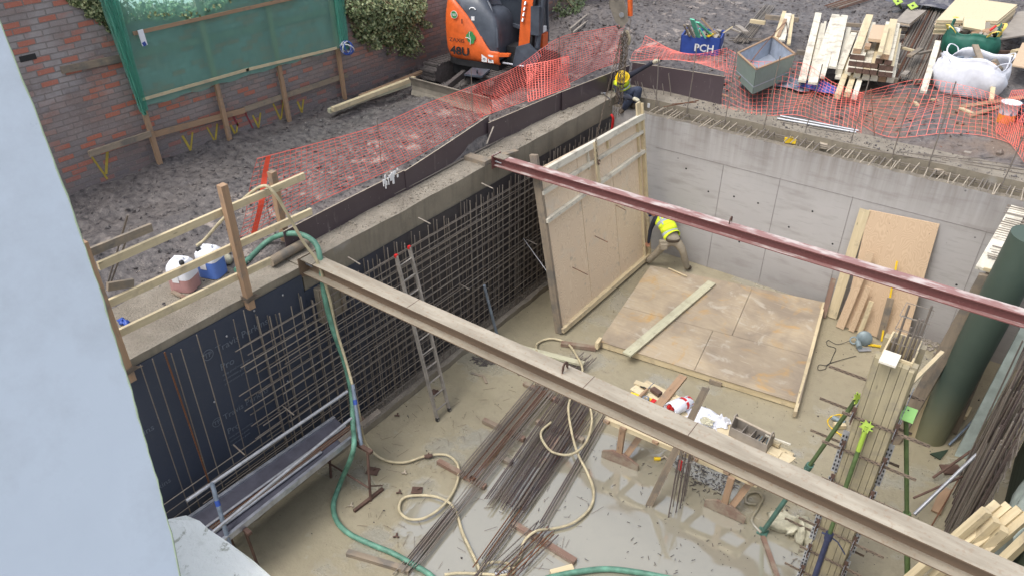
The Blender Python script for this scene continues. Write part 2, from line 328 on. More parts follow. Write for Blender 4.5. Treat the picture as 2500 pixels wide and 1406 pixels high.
c = t.mix(t.m('MULTIPLY', mo, .7), c, (124, 118, 114)); fl = t.noise(p, 35, 5, .7); c = t.mix(t.m('MULTIPLY', t.step(fl, .55, .7), .35), c, (180, 172, 168))
M['brick'] = t.out(c, .9, 0, t.m('ADD', t.m('MULTIPLY', mo, -1.0), t.m('MULTIPLY', fl, .6)), .9, .012)
# steels
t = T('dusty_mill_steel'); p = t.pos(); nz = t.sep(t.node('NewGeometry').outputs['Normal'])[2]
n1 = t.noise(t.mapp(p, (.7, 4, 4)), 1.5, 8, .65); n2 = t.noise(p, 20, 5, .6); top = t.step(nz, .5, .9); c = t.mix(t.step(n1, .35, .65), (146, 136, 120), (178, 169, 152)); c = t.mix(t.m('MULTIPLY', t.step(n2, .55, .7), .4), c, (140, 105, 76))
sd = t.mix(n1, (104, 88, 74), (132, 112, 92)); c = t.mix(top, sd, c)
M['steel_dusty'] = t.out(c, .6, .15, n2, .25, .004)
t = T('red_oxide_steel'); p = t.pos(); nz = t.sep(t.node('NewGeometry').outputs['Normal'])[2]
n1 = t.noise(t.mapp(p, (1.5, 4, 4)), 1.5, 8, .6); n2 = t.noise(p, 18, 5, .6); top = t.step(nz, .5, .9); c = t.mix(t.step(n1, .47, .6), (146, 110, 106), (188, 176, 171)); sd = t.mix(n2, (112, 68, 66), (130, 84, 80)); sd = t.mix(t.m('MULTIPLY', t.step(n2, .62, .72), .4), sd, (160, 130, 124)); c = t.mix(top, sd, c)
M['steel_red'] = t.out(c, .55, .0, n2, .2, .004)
def barmat(name, a, b, c3):
    t = T(name); p = t.pos(); uv = t.uv(); n1 = t.noise(p, 2.5, 5, .6); n2 = t.noise(p, 30, 4, .6); r_ = t.objrnd()
    c = t.mix(t.step(n1, .35, .65), a, b); c = t.mix(t.m('MULTIPLY', t.step(n2, .55, .7), .55), c, c3); c = t.mix(t.m('MULTIPLY', r_, .45), c, b)
    rib = t.node('TexWave', {'Vector': uv, 'Scale': 28.0}).outputs['Fac']
    return t.out(c, .5, .3, t.m('ADD', rib, n2), .4, .003)
M['rebar'] = barmat('rebar_steel', (150, 143, 134), (138, 128, 116), (176, 168, 156))
M['rebar_dark'] = barmat('dark_rebar_steel', (122, 116, 110), (126, 116, 106), (156, 148, 140))
M['rebar_rust'] = barmat('rusty_rebar_steel', (128, 82, 54), (104, 74, 58), (176, 112, 62))
M['rebar_wet'] = barmat('wet_rebar_steel', (86, 78, 80), (108, 94, 88), (150, 140, 132))
M['galv'] = plain('galvanised_steel', (172, 174, 178), .42, .55, .25)
M['alu'] = plain('scuffed_aluminium', (176, 180, 188), .38, .6, .3)
M['ladder'] = plain('muddy_aluminium', (158, 152, 144), .55, .3, .3)
t = T('black_membrane'); p = t.pos(); n = t.noise(p, 1.2, 5, .6); n2 = t.noise(p, 14, 6, .7); q = t.sep(p)
c = t.mix(n, (48, 56, 72), (60, 68, 84)); c = t.mix(t.m('MULTIPLY', t.step(n2, .55, .75), .3), c, (84, 84, 84)); c = t.mix(t.m('MULTIPLY', t.step(q[1], 6.0, 8.5), .8), c, (62, 57, 56))
M['membrane'] = t.out(c, .5, 0, n, .3, .03)
t = T('phenolic_ply'); p = t.pos(); n = t.noise(p, 1.3, 6, .6); n2 = t.noise(t.mapp(p, (5, 5, .8)), 1.5, 6, .7)
c = t.mix(n, (66, 54, 58), (86, 76, 80)); c = t.mix(t.m('MULTIPLY', t.step(n2, .6, .72), .45), c, (132, 124, 122)); c = t.mix(t.m('MULTIPLY', t.step(t.noise(p, 16, 4, .6), .68, .73), .6), c, (170, 164, 160))
M['phenolic'] = t.out(c, .42, 0, n2, .15, .004)
M['pheno_edge'] = plain('splintered_ply_edge', (176, 164, 146), .8)
M['orange_net'] = plain('orange_plastic', (236, 112, 98), .5, 0, .15)
M['orange_solid'] = plain('orange_plastic_band', (250, 90, 60), .5, 0, .15)
t = T('debris_netting'); p = t.pos(); n = t.noise(p, 1.2, 4, .5)
c = t.mix(n, (165, 228, 212), (186, 238, 224)); t.out(c, .6, 0)
tr = t.node('BsdfTransparent', {'Color': (.6, .9, .84, 1)}); tl = t.node('BsdfTranslucent', {'Color': c}); mx0 = t.node('MixShader', {0: .45}); t.t.links.new(t.b.outputs[0], mx0.inputs[1]); t.t.links.new(tl.outputs[0], mx0.inputs[2])
mx = t.node('MixShader', {0: .66}); t.t.links.new(mx0.outputs[0], mx.inputs[1]); t.t.links.new(tr.outputs[0], mx.inputs[2]); t.t.links.new(mx.outputs[0], t.t.nodes['Material Output'].inputs[0])
M['debris'] = t.mat
def leafm(name, cols):
    t = T(name); v = t.vor(t.pos(), 22, 'F1', 'Color'); f = t.sep(v)[0]; c = t.ramp(f, [(i / (len(cols) - 1), c_) for i, c_ in enumerate(cols)])
    return t.out(c, .5, 0)
M['ivy'] = leafm('variegated_ivy', [(62, 78, 50), (92, 108, 66), (130, 140, 96), (176, 180, 134), (84, 98, 62)])
M['weed'] = leafm('green_weeds', [(70, 84, 56), (96, 112, 70), (84, 90, 66)])
M['hose_green'] = plain('green_rubber', (96, 142, 122), .55, 0, .45, .3, 7)
M['hose_beige'] = plain('muddy_hose', (188, 176, 144), .6, 0, .3, .2, 6)
t = T('reveal_render'); p = t.pos(); n = t.noise(p, 9, 6, .6); sp = t.step(t.noise(t.mapp(p, (1, 1, 1), (2, 2, 2)), 30, 5, .7), .66, .72)
c = t.mix(n, (138, 149, 162), (152, 163, 175)); c = t.mix(t.m('MULTIPLY', sp, .6), c, (104, 112, 124)); c = t.mix(t.m('MULTIPLY', t.step(t.noise(p, 4.5, 7, .7), .46, .66), .8), c, (128, 137, 147))
M['reveal'] = t.out(c, .8, 0, n, .3, .004)
t = T('flaking_sill_paint'); p = t.pos(); n = t.noise(p, 24, 8, .7, .6); n2 = t.noise(p, 90, 6, .7)
c = t.mix(t.step(n, .56, .62), (246, 247, 240), (176, 176, 160)); c = t.mix(t.m('MULTIPLY', t.step(n2, .55, .7), .4), c, (212, 214, 202))
M['sill'] = t.out(c, .85, 0, n, .7, .006)
M['orange_paint'] = plain('orange_machine_paint', (218, 100, 44), .42, 0, .22, .06, 6)
M['black_paint'] = plain('dark_grey_machine_paint', (74, 80, 90), .4, 0, .3, .05, 4)
M['black'] = plain('black_rubber', (38, 38, 40), .6, 0, .3)
M['track_mud'] = plain('mud_caked_rubber', (84, 78, 76), .85, 0, .4, .8, 14)
M['blade'] = plain('muddy_steel_blade', (134, 126, 114), .7, .1, .3, .4, 6)
M['chrome'] = plain('bright_steel', (205, 205, 208), .2, .9, .1)
M['white'] = plain('white_paint', (226, 226, 226), .6, 0, .1)
M['white_plastic'] = plain('white_plastic', (228, 230, 236), .4, 0, .06)
M['lettering_grey'] = plain('grey_print', (104, 112, 124), .6, 0, .2)
M['blue_skip'] = plain('blue_painted_steel', (48, 74, 150), .5, 0, .2)
M['blue'] = plain('blue_plastic', (50, 80, 160), .45, 0, .15)
M['grey_green'] = plain('grey_green_laminate', (124, 140, 132), .55, 0, .1)
M['zinc'] = plain('zinc_lining', (168, 176, 188), .4, .3, .2)
M['yellow'] = plain('yellow_plastic', (232, 196, 40), .5, 0, .15)
M['lime'] = plain('lime_powder_coat', (156, 184, 72), .5, 0, .12)
M['lime_pale'] = plain('pale_lime_paint', (150, 204, 118), .5, 0, .12)
M['prop'] = plain('green_prop_paint', (88, 108, 66), .5, .1, .4, .3, 6)
M['prop_teal'] = plain('teal_prop_paint', (78, 116, 104), .5, .1, .4, .3, 6)
M['prop_navy'] = plain('navy_prop_paint', (56, 62, 92), .5, .1, .3, .3, 6)
M['col_wood'] = wood('oiled_form_timber', (184, 172, 142), (154, 144, 114), (138, 130, 114), .45)
M['joint'] = plain('wall_joint', (140, 135, 132), .8)
M['mould'] = plain('mould_stain', (132, 146, 124), .9, 0, .3)
M['strap'] = plain('muddy_strap_steel', (138, 122, 106), .7, .1, .35, .4, 9)
t = T('stand_in_pipe_green'); p = t.pos(); q = t.sep(p); n = t.noise(p, 1.6, 5, .6); c = t.mix(n, (56, 70, 64), (80, 94, 82)); c = t.mix(t.step(t.m('ADD', q[2], t.m('MULTIPLY', n, .8)), 1.7, .2), c, (122, 120, 92)); M['pipe_stand_in'] = t.out(c, .5, 0, n, .1)  # colour of the stand-in pipe; mud tone at its foot imitates a fade-out
M['bag_white'] = plain('woven_white_bag', (214, 216, 224), .7, 0, .15, .3, 6)
M['bag_green'] = plain('green_bag', (30, 96, 80), .6, 0, .25, .3, 6)
M['teal_board'] = plain('mint_painted_timber', (110, 200, 168), .6, 0, .2)
M['rust_plate'] = plain('rusty_steel_plate', (96, 74, 64), .8, .1, .4, .5)
M['chain'] = plain('chain_steel', (112, 100, 88), .5, .5, .3)
M['rope'] = plain('dirty_rope', (150, 140, 118), .9, 0, .3)
M['red'] = plain('red_plastic', (196, 40, 40), .45, 0, .2)
M['pink_plastic'] = plain('pink_plastic_bricks', (150, 110, 104), .7, 0, .3)
M['hivis'] = plain('hi_vis_fabric', (220, 240, 50), .8, 0, .06)
M['reflect'] = plain('reflective_tape', (168, 178, 182), .5, 0, .1)
M['trousers'] = plain('dusty_work_trousers', (156, 146, 128), .9, 0, .2, .4, 10)
M['dark_cloth'] = plain('navy_work_clothes', (44, 46, 58), .9, 0, .25, .3, 10)
M['jeans'] = plain('dark_jeans', (58, 66, 86), .9, 0, .3, .3, 10)
M['skin'] = plain('skin', (196, 140, 112), .6, 0, .1)
M['glove'] = plain('work_glove', (196, 190, 168), .9, 0, .2)
M['hat_yellow'] = plain('yellow_helmet_plastic', (240, 200, 20), .35, 0, .08)
M['boot'] = plain('muddy_boot', (84, 74, 62), .9, 0, .3)
M['saw_blue'] = plain('blue_grey_tool_casing', (124, 138, 142), .45, .1, .2)
M['glass'] = plain('cab_glass', (52, 58, 66), .08, 0, .1, 0)
M['green_decal'] = plain('green_decal', (60, 140, 80), .5)
M['jerry_pink'] = plain('pink_tinted_liquid', (176, 134, 130), .4, 0, .08)
M['jerry_blue'] = plain('blue_tinted_liquid', (88, 122, 196), .4, 0, .08)
M['dark_green'] = plain('dark_green_sheeting', (44, 58, 44), .6, 0, .25, .3, 4)
M['clear_sheet'] = plain('pale_polythene', (170, 182, 176), .35, 0, .3, .6, 4)
M['rag'] = plain('dirty_pale_rag', (190, 186, 164), .9, 0, .35, .6, 12)
M['tube_grey'] = plain('grey_blue_tube', (130, 142, 156), .45, .3, .3)
M['tarp_dark'] = plain('dark_tarpaulin', (78, 78, 88), .4, 0, .3, .4, 5)
M['orange_bucket'] = plain('orange_tub_plastic', (236, 150, 60), .5, 0, .15)
M['cream'] = plain('yellow_strap_web', (228, 206, 104), .8, 0, .12)
M['osb'] = ply('pale_board', (214, 200, 168), (190, 172, 136), (204, 188, 154))
M['grey_board'] = plain('muddy_board', (150, 142, 132), .75, 0, .2, .3, 5)
M['pale_ground'] = plain('pale_gravel', (178, 182, 176), .9, 0, .15, .3, 3)
M['spray_yellow'] = plain('yellow_spray_paint', (172, 152, 66), .8, 0, .25)
M['spray_red'] = plain('red_spray_paint', (136, 60, 66), .8, 0, .25)
# ================================================================ SETTING
XL = -8.2; YB = 15.15; ZC = 3.55; ZB = 3.35
def h_pit(x, y): return fbm(x, y, 1.4, 4, 5) * .022 - .004
pf = grid('pit_floor', -8.25, 4.0, -3.0, 15.2, .07, h_pit, M['slurry']); struct(pf)
def h_gnd(x, y):
    left = x < -8.72
    b = np.full_like(x, 3.74) + fbm(x, y, 2.6, 3, 11) * .16
    cl = fbm(x, y, .42, 4, 21, .6); b = b + np.where(cl > 0, cl, cl * .6) * np.where(left & (y < 17), .10, .12)
    ruts = np.exp(-((x + 11.75 - .25 * np.sin(y * .3)) / .28) ** 2) + np.exp(-((x + 10.15 - .2 * np.sin(y * .3 + 1)) / .28) ** 2)
    b = np.where(left & (y < 17), b - ruts * .07 + ruts * np.sin(y * 2 * math.pi / .2 + x * 3) * .02, b)
    near = np.clip((6.4 - y) / 1.2, 0, 1) * np.clip((x + 10.3) / .9, 0, 1)
    b = b * (1 - near) + near * (3.53 + fbm(x, y, .5, 4, 31) * .03)
    bank = np.clip((x + 12.55) / -.5, 0, 1) + np.clip((-12.2 - x) / .5, 0, 1) * .12; b = b + bank * .1
    bk = np.clip((y - 16.2) / 1.1, 0, 1)
    b = np.where((~left) & (y < 17.4), (3.5 + fbm(x, y, .6, 4, 41) * .05) * (1 - bk) + b * bk, b)
    m = np.exp(-(((x + 12.1) / 2.0) ** 2 + ((y - 20.5) / 1.8) ** 2)); b = b + m * .35
    return b
gl = grid('ground', -13.4, 12.0, -2.0, 33.0, .06, h_gnd, M['mud'], keep=lambda c: (c[:, 0] < -8.74) | (c[:, 1] > 16.18)); struct(gl)
def gz(x, y): return float(h_gnd(np.array([[x]], float), np.array([[y]], float))[0, 0])
mb = MB()
for a, b, c_, d in ((12, 120, -40, 120), (-120, 12, 33, 120)): mb.face([(a, c_, 3.6), (b, c_, 3.6), (b, d, 3.6), (a, d, 3.6)])
mb.face([(-120, -40, 5.75), (-13.4, -40, 5.75), (-13.4, 33, 5.75), (-120, 33, 5.75)], m=1)
struct(mb.build('outer_ground', [M['mud'], M['pale_ground']], origin=(0, 0, 3.6)))

def subdiv_slab(name, x0, x1, y0, y1, z0, z1, mats, lbl, cat, jit=.012, st=.12, edge=.02):
    """concrete body with an uneven top and slightly ragged arrises"""
    bm_ = MB(); nx = max(2, int((x1 - x0) / st)); ny = max(2, int((y1 - y0) / st)); xs = np.linspace(x0, x1, nx + 1); ys = np.linspace(y0, y1, ny + 1)
    X_, Y_ = np.meshgrid(xs, ys); Zt = z1 + fbm(X_, Y_, .5, 4, int(abs(x0 * 7 + y0))) * jit * 2
    X_ = X_ + np.where((X_ > x0) & (X_ < x1), 0, 1) * vnoise(X_, Y_, .25, 3) * edge; Y_ = Y_ + np.where((Y_ > y0) & (Y_ < y1), 0, 1) * vnoise(X_, Y_, .25, 4) * edge
    vs = [(X_[j, i], Y_[j, i], Zt[j, i]) for j in range(ny + 1) for i in range(nx + 1)]
    bm_.mesh(vs, [(j * (nx + 1) + i, j * (nx + 1) + i + 1, (j + 1) * (nx + 1) + i + 1, (j + 1) * (nx + 1) + i) for j in range(ny) for i in range(nx)], 1, True)
    ring = [(0, i) for i in range(nx + 1)] + [(j, nx) for j in range(1, ny + 1)] + [(ny, i) for i in range(nx - 1, -1, -1)] + [(j, 0) for j in range(ny - 1, 0, -1)]
    for k in range(len(ring)):
        a, b = ring[k], ring[(k + 1) % len(ring)]; pa = V((X_[a], Y_[a], Zt[a])); pb = V((X_[b], Y_[b], Zt[b]))
        bm_.face([(pa.x, pa.y, z0), (pb.x, pb.y, z0), pb, pa], None, 0)
    bm_.face([(x0, y0, z0), (x0, y1, z0), (x1, y1, z0), (x1, y0, z0)], None, 0)
    return tag(bm_.build(name, mats), lbl, cat)
# capping beams round the pit
cm = [M['conc_cap'], M['conc_top']]
subdiv_slab('capping_beam', -8.76, XL, 5.9, 15.52, 3.07, ZC, cm, 'stained concrete capping beam above the rebar cage, running from the dusty girder to the corner', 'concrete beam')
subdiv_slab('capping_beam', -9.6, XL, .5, 5.893, 3.36, ZC - .01, cm, 'wide concrete slab edge under the guard rail and the two jerrycans', 'concrete beam')
subdiv_slab('capping_beam', -8.3, 6.0, 15.53, 16.22, 3.0, ZC, cm, 'concrete capping beam along the back wall, between the starter bars and the brown soil', 'concrete beam')
# retaining walls
t_ = MB(); t_.box((-8.5, 7.2, 1.5), (.58, 17.4, 3.13)); tag(t_.build('retaining_wall', M['conc_cap']), 'dark retaining wall face hidden behind the black membrane and rebar', 'wall')
bw = thing('back_wall', (-4, 15.25, 0), 'smooth grey struck concrete wall with formwork joint lines across the back of the pit', 'wall')
nx = 90; mb = MB(); xs = np.linspace(-8.2, 3.2, nx + 1); top = ZB + np.array([rnd(-.012, .012) for _ in xs])
for i in range(nx):
    a, b = xs[i], xs[i + 1]; mb.face([(a, YB, 0), (b, YB, 0), (b, YB, top[i + 1]), (a, YB, top[i])], None, 0)
    mb.face([(a, YB, top[i]), (b, YB, top[i + 1]), (b, 15.34, top[i + 1] + rnd(-.02, .0)), (a, 15.34, top[i] - .01)], None, 1)
mb.build('wall_face', [M['conc_wall'], M['conc_top']], bw)
mb = MB(); mb.box((-2.5, 15.43, 1.6), (11.4, .16, 3.28)); mb.build('wall_core', M['conc_top'], bw)
for x in (-5.35, -4.1, -2.6, -.2): 
    mb = MB(); mb.box((x + rnd(-.01, .01), YB - .003, 1.35 if x > -5 else 1.3), (.008, .01, 2.6)); mb.build('joint_line', M['joint'], bw)
mb = MB(); mb.box((-3.2, YB - .002, 2.62), (7.6, .008, .009)); mb.build('joint_line', M['joint'], bw)
for x, z in ((-5.6, 1.9), (-5.0, 1.95), (-4.45, 1.95), (-3.7, 1.6), (-2.75, 1.5), (-.35, 1.4), (-4.7, .9), (-3.3, 2.1), (-6.2, 2.3)):
    mb = MB(); mb.lathe((x, YB - .004, z), [(.022, 0), (.014, .012)], 10, axis=(0, 1, 0)); mb.build('tie_hole', M['black'], bw)
# far right return wall and its formwork
mb = MB(); mb.box((1.75, 14.0, 1.6), (.3, 2.3, 3.2)); tag(mb.build('side_wall', M['conc_wall']), 'short grey concrete return wall at the far right corner of the pit', 'wall')
# right hand retaining wall beyond the rebar
mb = MB(); mb.box((3.3, 6.5, 1.6), (.4, 18, 3.2)); mb.box((2.6, 6.5, 3.3), (1.6, 18, .3)); tag(mb.build('retaining_wall', M['conc_cap']), 'shaded retaining wall behind the rebar at the right edge of the pit', 'wall')
mb = MB(); mb.box((6, -1.6, 1.8), (28, .4, 3.7)); tag(mb.build('retaining_wall', M['conc_cap']), 'near end retaining wall of the pit below the window', 'wall')
# kicker
subdiv_slab('kicker', -8.19, -7.86, 1.0, 15.14, 0, .13, cm, 'low muddy concrete kicker at the foot of the rebar wall', 'kicker', .02, .12, .05)
# membrane sheets with printed marks
mt = thing('membrane_sheet', (-8.17, 3.5, 0), 'dark blue-black waterproof board printed with a logo, behind the sparse bars below the guard rail', 'membrane')
def sheet_x(y0, y1, z0, z1, x, amp, nm, mat_, par, thick=.012, st=.12):
    ny, nz = max(2, int((y1 - y0) / st)), max(2, int((z1 - z0) / st)); mb = MB(); ys = np.linspace(y0, y1, ny + 1); zs = np.linspace(z0, z1, nz + 1); Y_, Z_ = np.meshgrid(ys, zs)
    X_ = x + fbm(Y_, Z_, .9, 3, 9) * amp
    for off, fl in ((0, 1), (-thick, -1)):
        vs = [(X_[j, i] + off, Y_[j, i], Z_[j, i]) for j in range(nz + 1) for i in range(ny + 1)]
        fs = [(j * (ny + 1) + i, j * (ny + 1) + i + 1, (j + 1) * (ny + 1) + i + 1, (j + 1) * (ny + 1) + i)[::fl] for j in range(nz) for i in range(ny)]; mb.mesh(vs, fs)
    return mb.build(nm, mat_, par)
sheet_x(.6, 5.86, .1, 3.42, -8.178, .01, 'sheet', M['membrane'], mt)
def logo(y, z, s=1.0, back=False):
    xd = V((0, 1, 0)); yd = V((0, 0, 1)); o = V((-8.163, y, z))
    mb = MB(); r_ = .085 * s
    for k in range(24):
        a, b = 2 * math.pi * k / 24, 2 * math.pi * (k + 1) / 24
        P_ = lambda an, rr: o + xd * math.cos(an) * rr + yd * math.sin(an) * rr
        mb.face([P_(a, r_), P_(b, r_), P_(b, r_ * .86), P_(a, r_ * .86)])
    mb.build('printed_ring', M['lettering_grey'], mt)
    text('TP', .11 * s, o + xd * (-.062 * s) + yd * (-.038 * s), xd, yd, M['lettering_grey'], mt)
    text('Travis Perkins', .155 * s, o + xd * .12 * s + yd * (-.05 * s), xd, yd, M['lettering_grey'], mt)
    text('Pro', .16 * s, o + xd * .12 * s + yd * (-.36 * s), xd, yd, M['lettering_grey'], mt)
    for k in range(3): text('damp proof membrane' if k == 0 else 'construction grade', .05 * s, o + xd * .12 * s + yd * (-.46 - .08 * k) * s, xd, yd, M['lettering_grey'], mt)
p = onx(508, 866, -8.163); logo(p.y, p.z, 1.0)
p = onx(530, 1030, -8.163); logo(p.y, p.z, .9)
p = onx(375, 1040, -8.163); logo(p.y - .9, p.z, .9)
p = onx(400, 1180, -8.163); logo(p.y - .7, p.z, .8)
for (a, b) in ((316, 925), (495, 868), (553, 820), (620, 758), (690, 720), (523, 980), (702, 930)):
    q = onx(a, b, -8.16); mb = MB(); mb.lathe(q, [(.016, 0), (.016, .01), (.006, .014)], 8, axis=(1, 0, 0)); mb.build('fixing_washer', M['galv'], mt)
mt2 = thing('membrane_sheet', (-8.17, 10.4, 0), 'dark brown-black lining behind the dense rebar mesh', 'membrane'); sheet_x(5.87, 15.14, .1, 3.12, -8.178, .02, 'sheet', M['membrane'], mt2)
# brick boundary wall, stepped
WX = -12.75
bwt = thing('brick_wall', (WX, 12, 3.5), 'old weathered red and grey brick boundary wall behind the green netting and ivy', 'wall')
mb = MB(); mb.box((WX - .18, 2.4, 5.2), (.36, 8.0, 4.0)); mb.build('wall_body', M['brick'], bwt)
mb = MB(); mb.box((WX - .18, 19.2, 4.65), (.36, 25.596, 3.1)); mb.build('wall_body', M['brick'], bwt)
mb = MB(); mb.box((WX - .18, 19.2, 6.23), (.42, 25.5, .06)); mb.build('coping', M['conc_top'], bwt)
q = onx(68, 142, WX + .004); mb = MB(); mb.box((WX, q.y, q.z), (.02, .24, .085)); mb.build('missing_brick_hole', M['black'], bwt)
# sprayed survey marks near the foot of the wall
for k, (x, y, c_, s) in enumerate([(253, 408, 'spray_yellow', 1.15), (463, 350, 'spray_yellow', .9), (523, 330, 'spray_yellow', .95), (575, 320, 'spray_yellow', .7), (578, 290, 'spray_red', .8), (615, 295, 'spray_red', 1.0), (630, 298, 'spray_yellow', .8), (684, 275, 'spray_yellow', 1.1), (736, 262, 'spray_yellow', .7)]):
    q = onx(x, y, WX + .006); mb = MB()
    for (a, b, c2, d) in ((-.12, .2, 0, -.2), (.12, .2, .0, -.12)):
        if c_ == 'spray_red' and a > 0: continue
        mb.beam((q.x, q.y + a * s, q.z + b * s), (q.x, q.y + c2 * s, q.z + d * s), .03 + .02 * random.random(), .003, up=(1, 0, 0))
    mb.build('sprayed_mark', M[c_], bwt)
# window reveal and sill the photograph is taken from
def px_prism(pts, d0, d1):
    """solid whose near outline is met by rays at distance d0 along the view and that runs on to d1"""
    a = [V((0, 0, CAMZ)) + ray(*p) * d0 for p in pts]; b = [V((0, 0, CAMZ)) + ray(*p) * d1 for p in pts]; return a, b
rv = thing('window_reveal', (-.5, .3, 8.6), 'pale blue-grey rendered window reveal close by at the edge of the view', 'window reveal')
# the reveal is a vertical plane; its outer arris falls as a line from the lintel to the sill
N_ = 60; outer = []
for i in range(N_ + 1):
    t0 = i / N_; px = -22 + (418 + 22) * t0 + 26 * math.sin(t0 * math.pi) + 1.0 * math.sin(t0 * 37) + .8 * math.sin(t0 * 71) + .6 * math.sin(t0 * 190); outer.append((px, 1300 * t0))
outer = [(-60, -160)] + outer + [(470, 1560)]
# the reveal is one plane through the outer arris, running back towards the room on the left
P0 = V((0, 0, CAMZ)) + ray(180, 600) * .62; dA = (V((0, 0, CAMZ)) + ray(415, 1290) * .6) - (V((0, 0, CAMZ)) + ray(-22, 0) * .62); into = V((-.35, -.55, 0)); nP = dA.cross(into).normalized()
def onP(px, py): d = ray(px, py); return V((0, 0, CAMZ)) + d * ((P0 - V((0, 0, CAMZ))).dot(nP) / d.dot(nP))
A_ = [onP(*p) for p in outer]; mb = MB(); poly = A_ + [A_[-1] + into, A_[0] + into]
if nP.dot(-ray(100, 600)) < 0: poly = poly[::-1]
mb.prism(poly, -cr * .5 + cf * .1); mb.build('reveal_face', M['reveal'], rv)
mb = MB(); mb.tube([p + nP.normalized() * 0 for p in A_], [.0004 + .0006 * random.random() for _ in A_], 6); mb.build('mouldy_arris', M['mould'], rv)
sill = [(398, 1292), (412, 1268), (455, 1260), (487, 1268), (510, 1290), (560, 1322), (620, 1370), (668, 1410), (720, 1450), (900, 1620), (380, 1620), (385, 1400)]
s0 = [onz(a, b, 8.78) for a, b in sill]; zt = [p + V((0, 0, rnd(-.002, .002))) for p in s0]
mb = MB(); mb.prism(zt, (0, 0, -.07)); mb.build('sill_stone', M['sill'], rv)

# lumps of spoil too many to count
def lumps(name, n, xr, yr, s0, s1, mt_, zf, dens=None):
    mb = MB(); done = 0
    while done < n:
        x, y = rnd(*xr), rnd(*yr)
        if dens and random.random() > dens(x, y): continue
        done += 1; s_ = rnd(s0, s1) * (1 if random.random() < .93 else 2.0); z = zf(x, y); rot = Matrix.Rotation(rnd(0, 6.3), 3, V((rnd(-1, 1), rnd(-1, 1), rnd(-1, 1))).normalized())
        vs = [V((x, y, z + s_ * .25)) + rot @ V((p[0] * s_ * rnd(.6, 1.2), p[1] * s_ * rnd(.6, 1.2), p[2] * s_ * rnd(.4, .9))) for p in ((1, 0, 0), (-1, 0, 0), (0, 1, 0), (0, -1, 0), (0, 0, 1), (0, 0, -1))]
        mb.mesh(vs, [(0, 2, 4), (2, 1, 4), (1, 3, 4), (3, 0, 4), (2, 0, 5), (1, 2, 5), (3, 1, 5), (0, 3, 5)], 0, False)
    o = mb.build(name, M[mt_], origin=(0, 0, 0)); o['kind'] = 'stuff'; return o
import functools
_gx = np.arange(-13.4, 12, .1); _gy = np.arange(-2, 33, .1); _GX, _GY = np.meshgrid(_gx, _gy); _GZ = h_gnd(_GX, _GY)
def gq(x, y): return float(_GZ[min(max(int((y + 2) / .1 + .5), 0), len(_gy) - 1), min(max(int((x + 13.4) / .1 + .5), 0), len(_gx) - 1)])
lumps('mud_clods', 3200, (-12.7, -8.8), (4, 20), .01, .035, 'mud', gq)
lumps('mud_clods', 4500, (-13, 4), (16.6, 30), .015, .055, 'mud', gq)
lumps('floor_grit', 1500, (-7.8, 1.5), (4, 15), .004, .012, 'track_mud', lambda x, y: .0, lambda x, y: .25 + .75 * (vnoise(np.array([x]), np.array([y]), 1.2, 8)[0] > 0))
lumps('beam_crumbs', 1200, (-8.74, -8.22), (6, 15), .006, .022, 'conc_top', lambda x, y: ZC)
lumps('beam_crumbs', 700, (-8, 0.5), (15.55, 16.2), .006, .022, 'mud', lambda x, y: ZC)
# ================================================================ REBAR, EDGE BOARDS, NETS
def bar(mb, a, b, r=.008, n=5): mb.tube([a, b], r, n, cap=True)
def cage_bars(cage, bars, limit, mats, r):
    """bars: (a, b) pairs, the ones that show largest first"""
    for a, b in bars[:limit]:
        mb = MB(); bar(mb, a, b, r * rnd(.9, 1.1)); mb.build('bar', random.choice(mats), cage)
    if len(bars) > limit:
        mb = MB()
        for a, b in bars[limit:]: bar(mb, a, b, r * rnd(.9, 1.1), 4)
        o = mb.build('bar_bundle', mats[0], cage); o['kind'] = 'stuff'
cage = thing('rebar_cage', (-8.0, 10, 0.1), 'tall wall cage of tied vertical and horizontal rebar against the dark wall, behind the ladder', 'rebar cage')
fr = []; bk_ = []
y = 4.9
while y < 15.0:
    zt_ = 3.07 + rnd(.0, .16) if y > 6.4 else 3.3 + rnd(-.25, .06); jx = rnd(-.01, .01)
    fr.append(((-7.99 + jx, y + rnd(-.03, .03), .08), (-7.99 + jx, y + rnd(-.03, .03), zt_)))
    if random.random() < .8: bk_.append(((-8.13, y + rnd(.03, .1), .08), (-8.13, y + rnd(.03, .1), zt_ - rnd(0, .1))))
    if random.random() < .35: bk_.append(((-7.98, y + .04, .08), (-7.98, y + .04, .9 + rnd(0, .6))))
    y += rnd(.14, .22)
z = .14; k = 0
while z < 3.0:
    y0 = 4.6 + rnd(-.3, .5) if z > 1.0 else rnd(3.2, 3.6)
    fr.append(((-7.972, y0, z + rnd(-.02, .02)), (-7.972, 15.05, z + rnd(-.02, .02))))
    if k % 2 == 0: bk_.append(((-8.115, y0 + rnd(0, .5), z + .05), (-8.115, 15.05, z + .05)))
    if z > .9:
        s_ = rnd(4.9, 10.5); bk_.append(((-7.965, s_, z + rnd(.03, .06)), (-7.965, s_ + rnd(1.2, 2.6), z + rnd(.03, .06))))
    z += rnd(.13, .17); k += 1
random.shuffle(fr); fr.sort(key=lambda b: b[0][1] if abs(b[0][1] - b[1][1]) < .3 else 0)
cage_bars(cage, fr, 92, [M['rebar'], M['rebar_dark'], M['rebar'], M['rebar_dark']], .0095)
mb = MB()
for a, b in bk_: bar(mb, a, b, .0095, 4)
o = mb.build('rear_bar_layer', M['rebar_dark'], cage); o['kind'] = 'stuff'
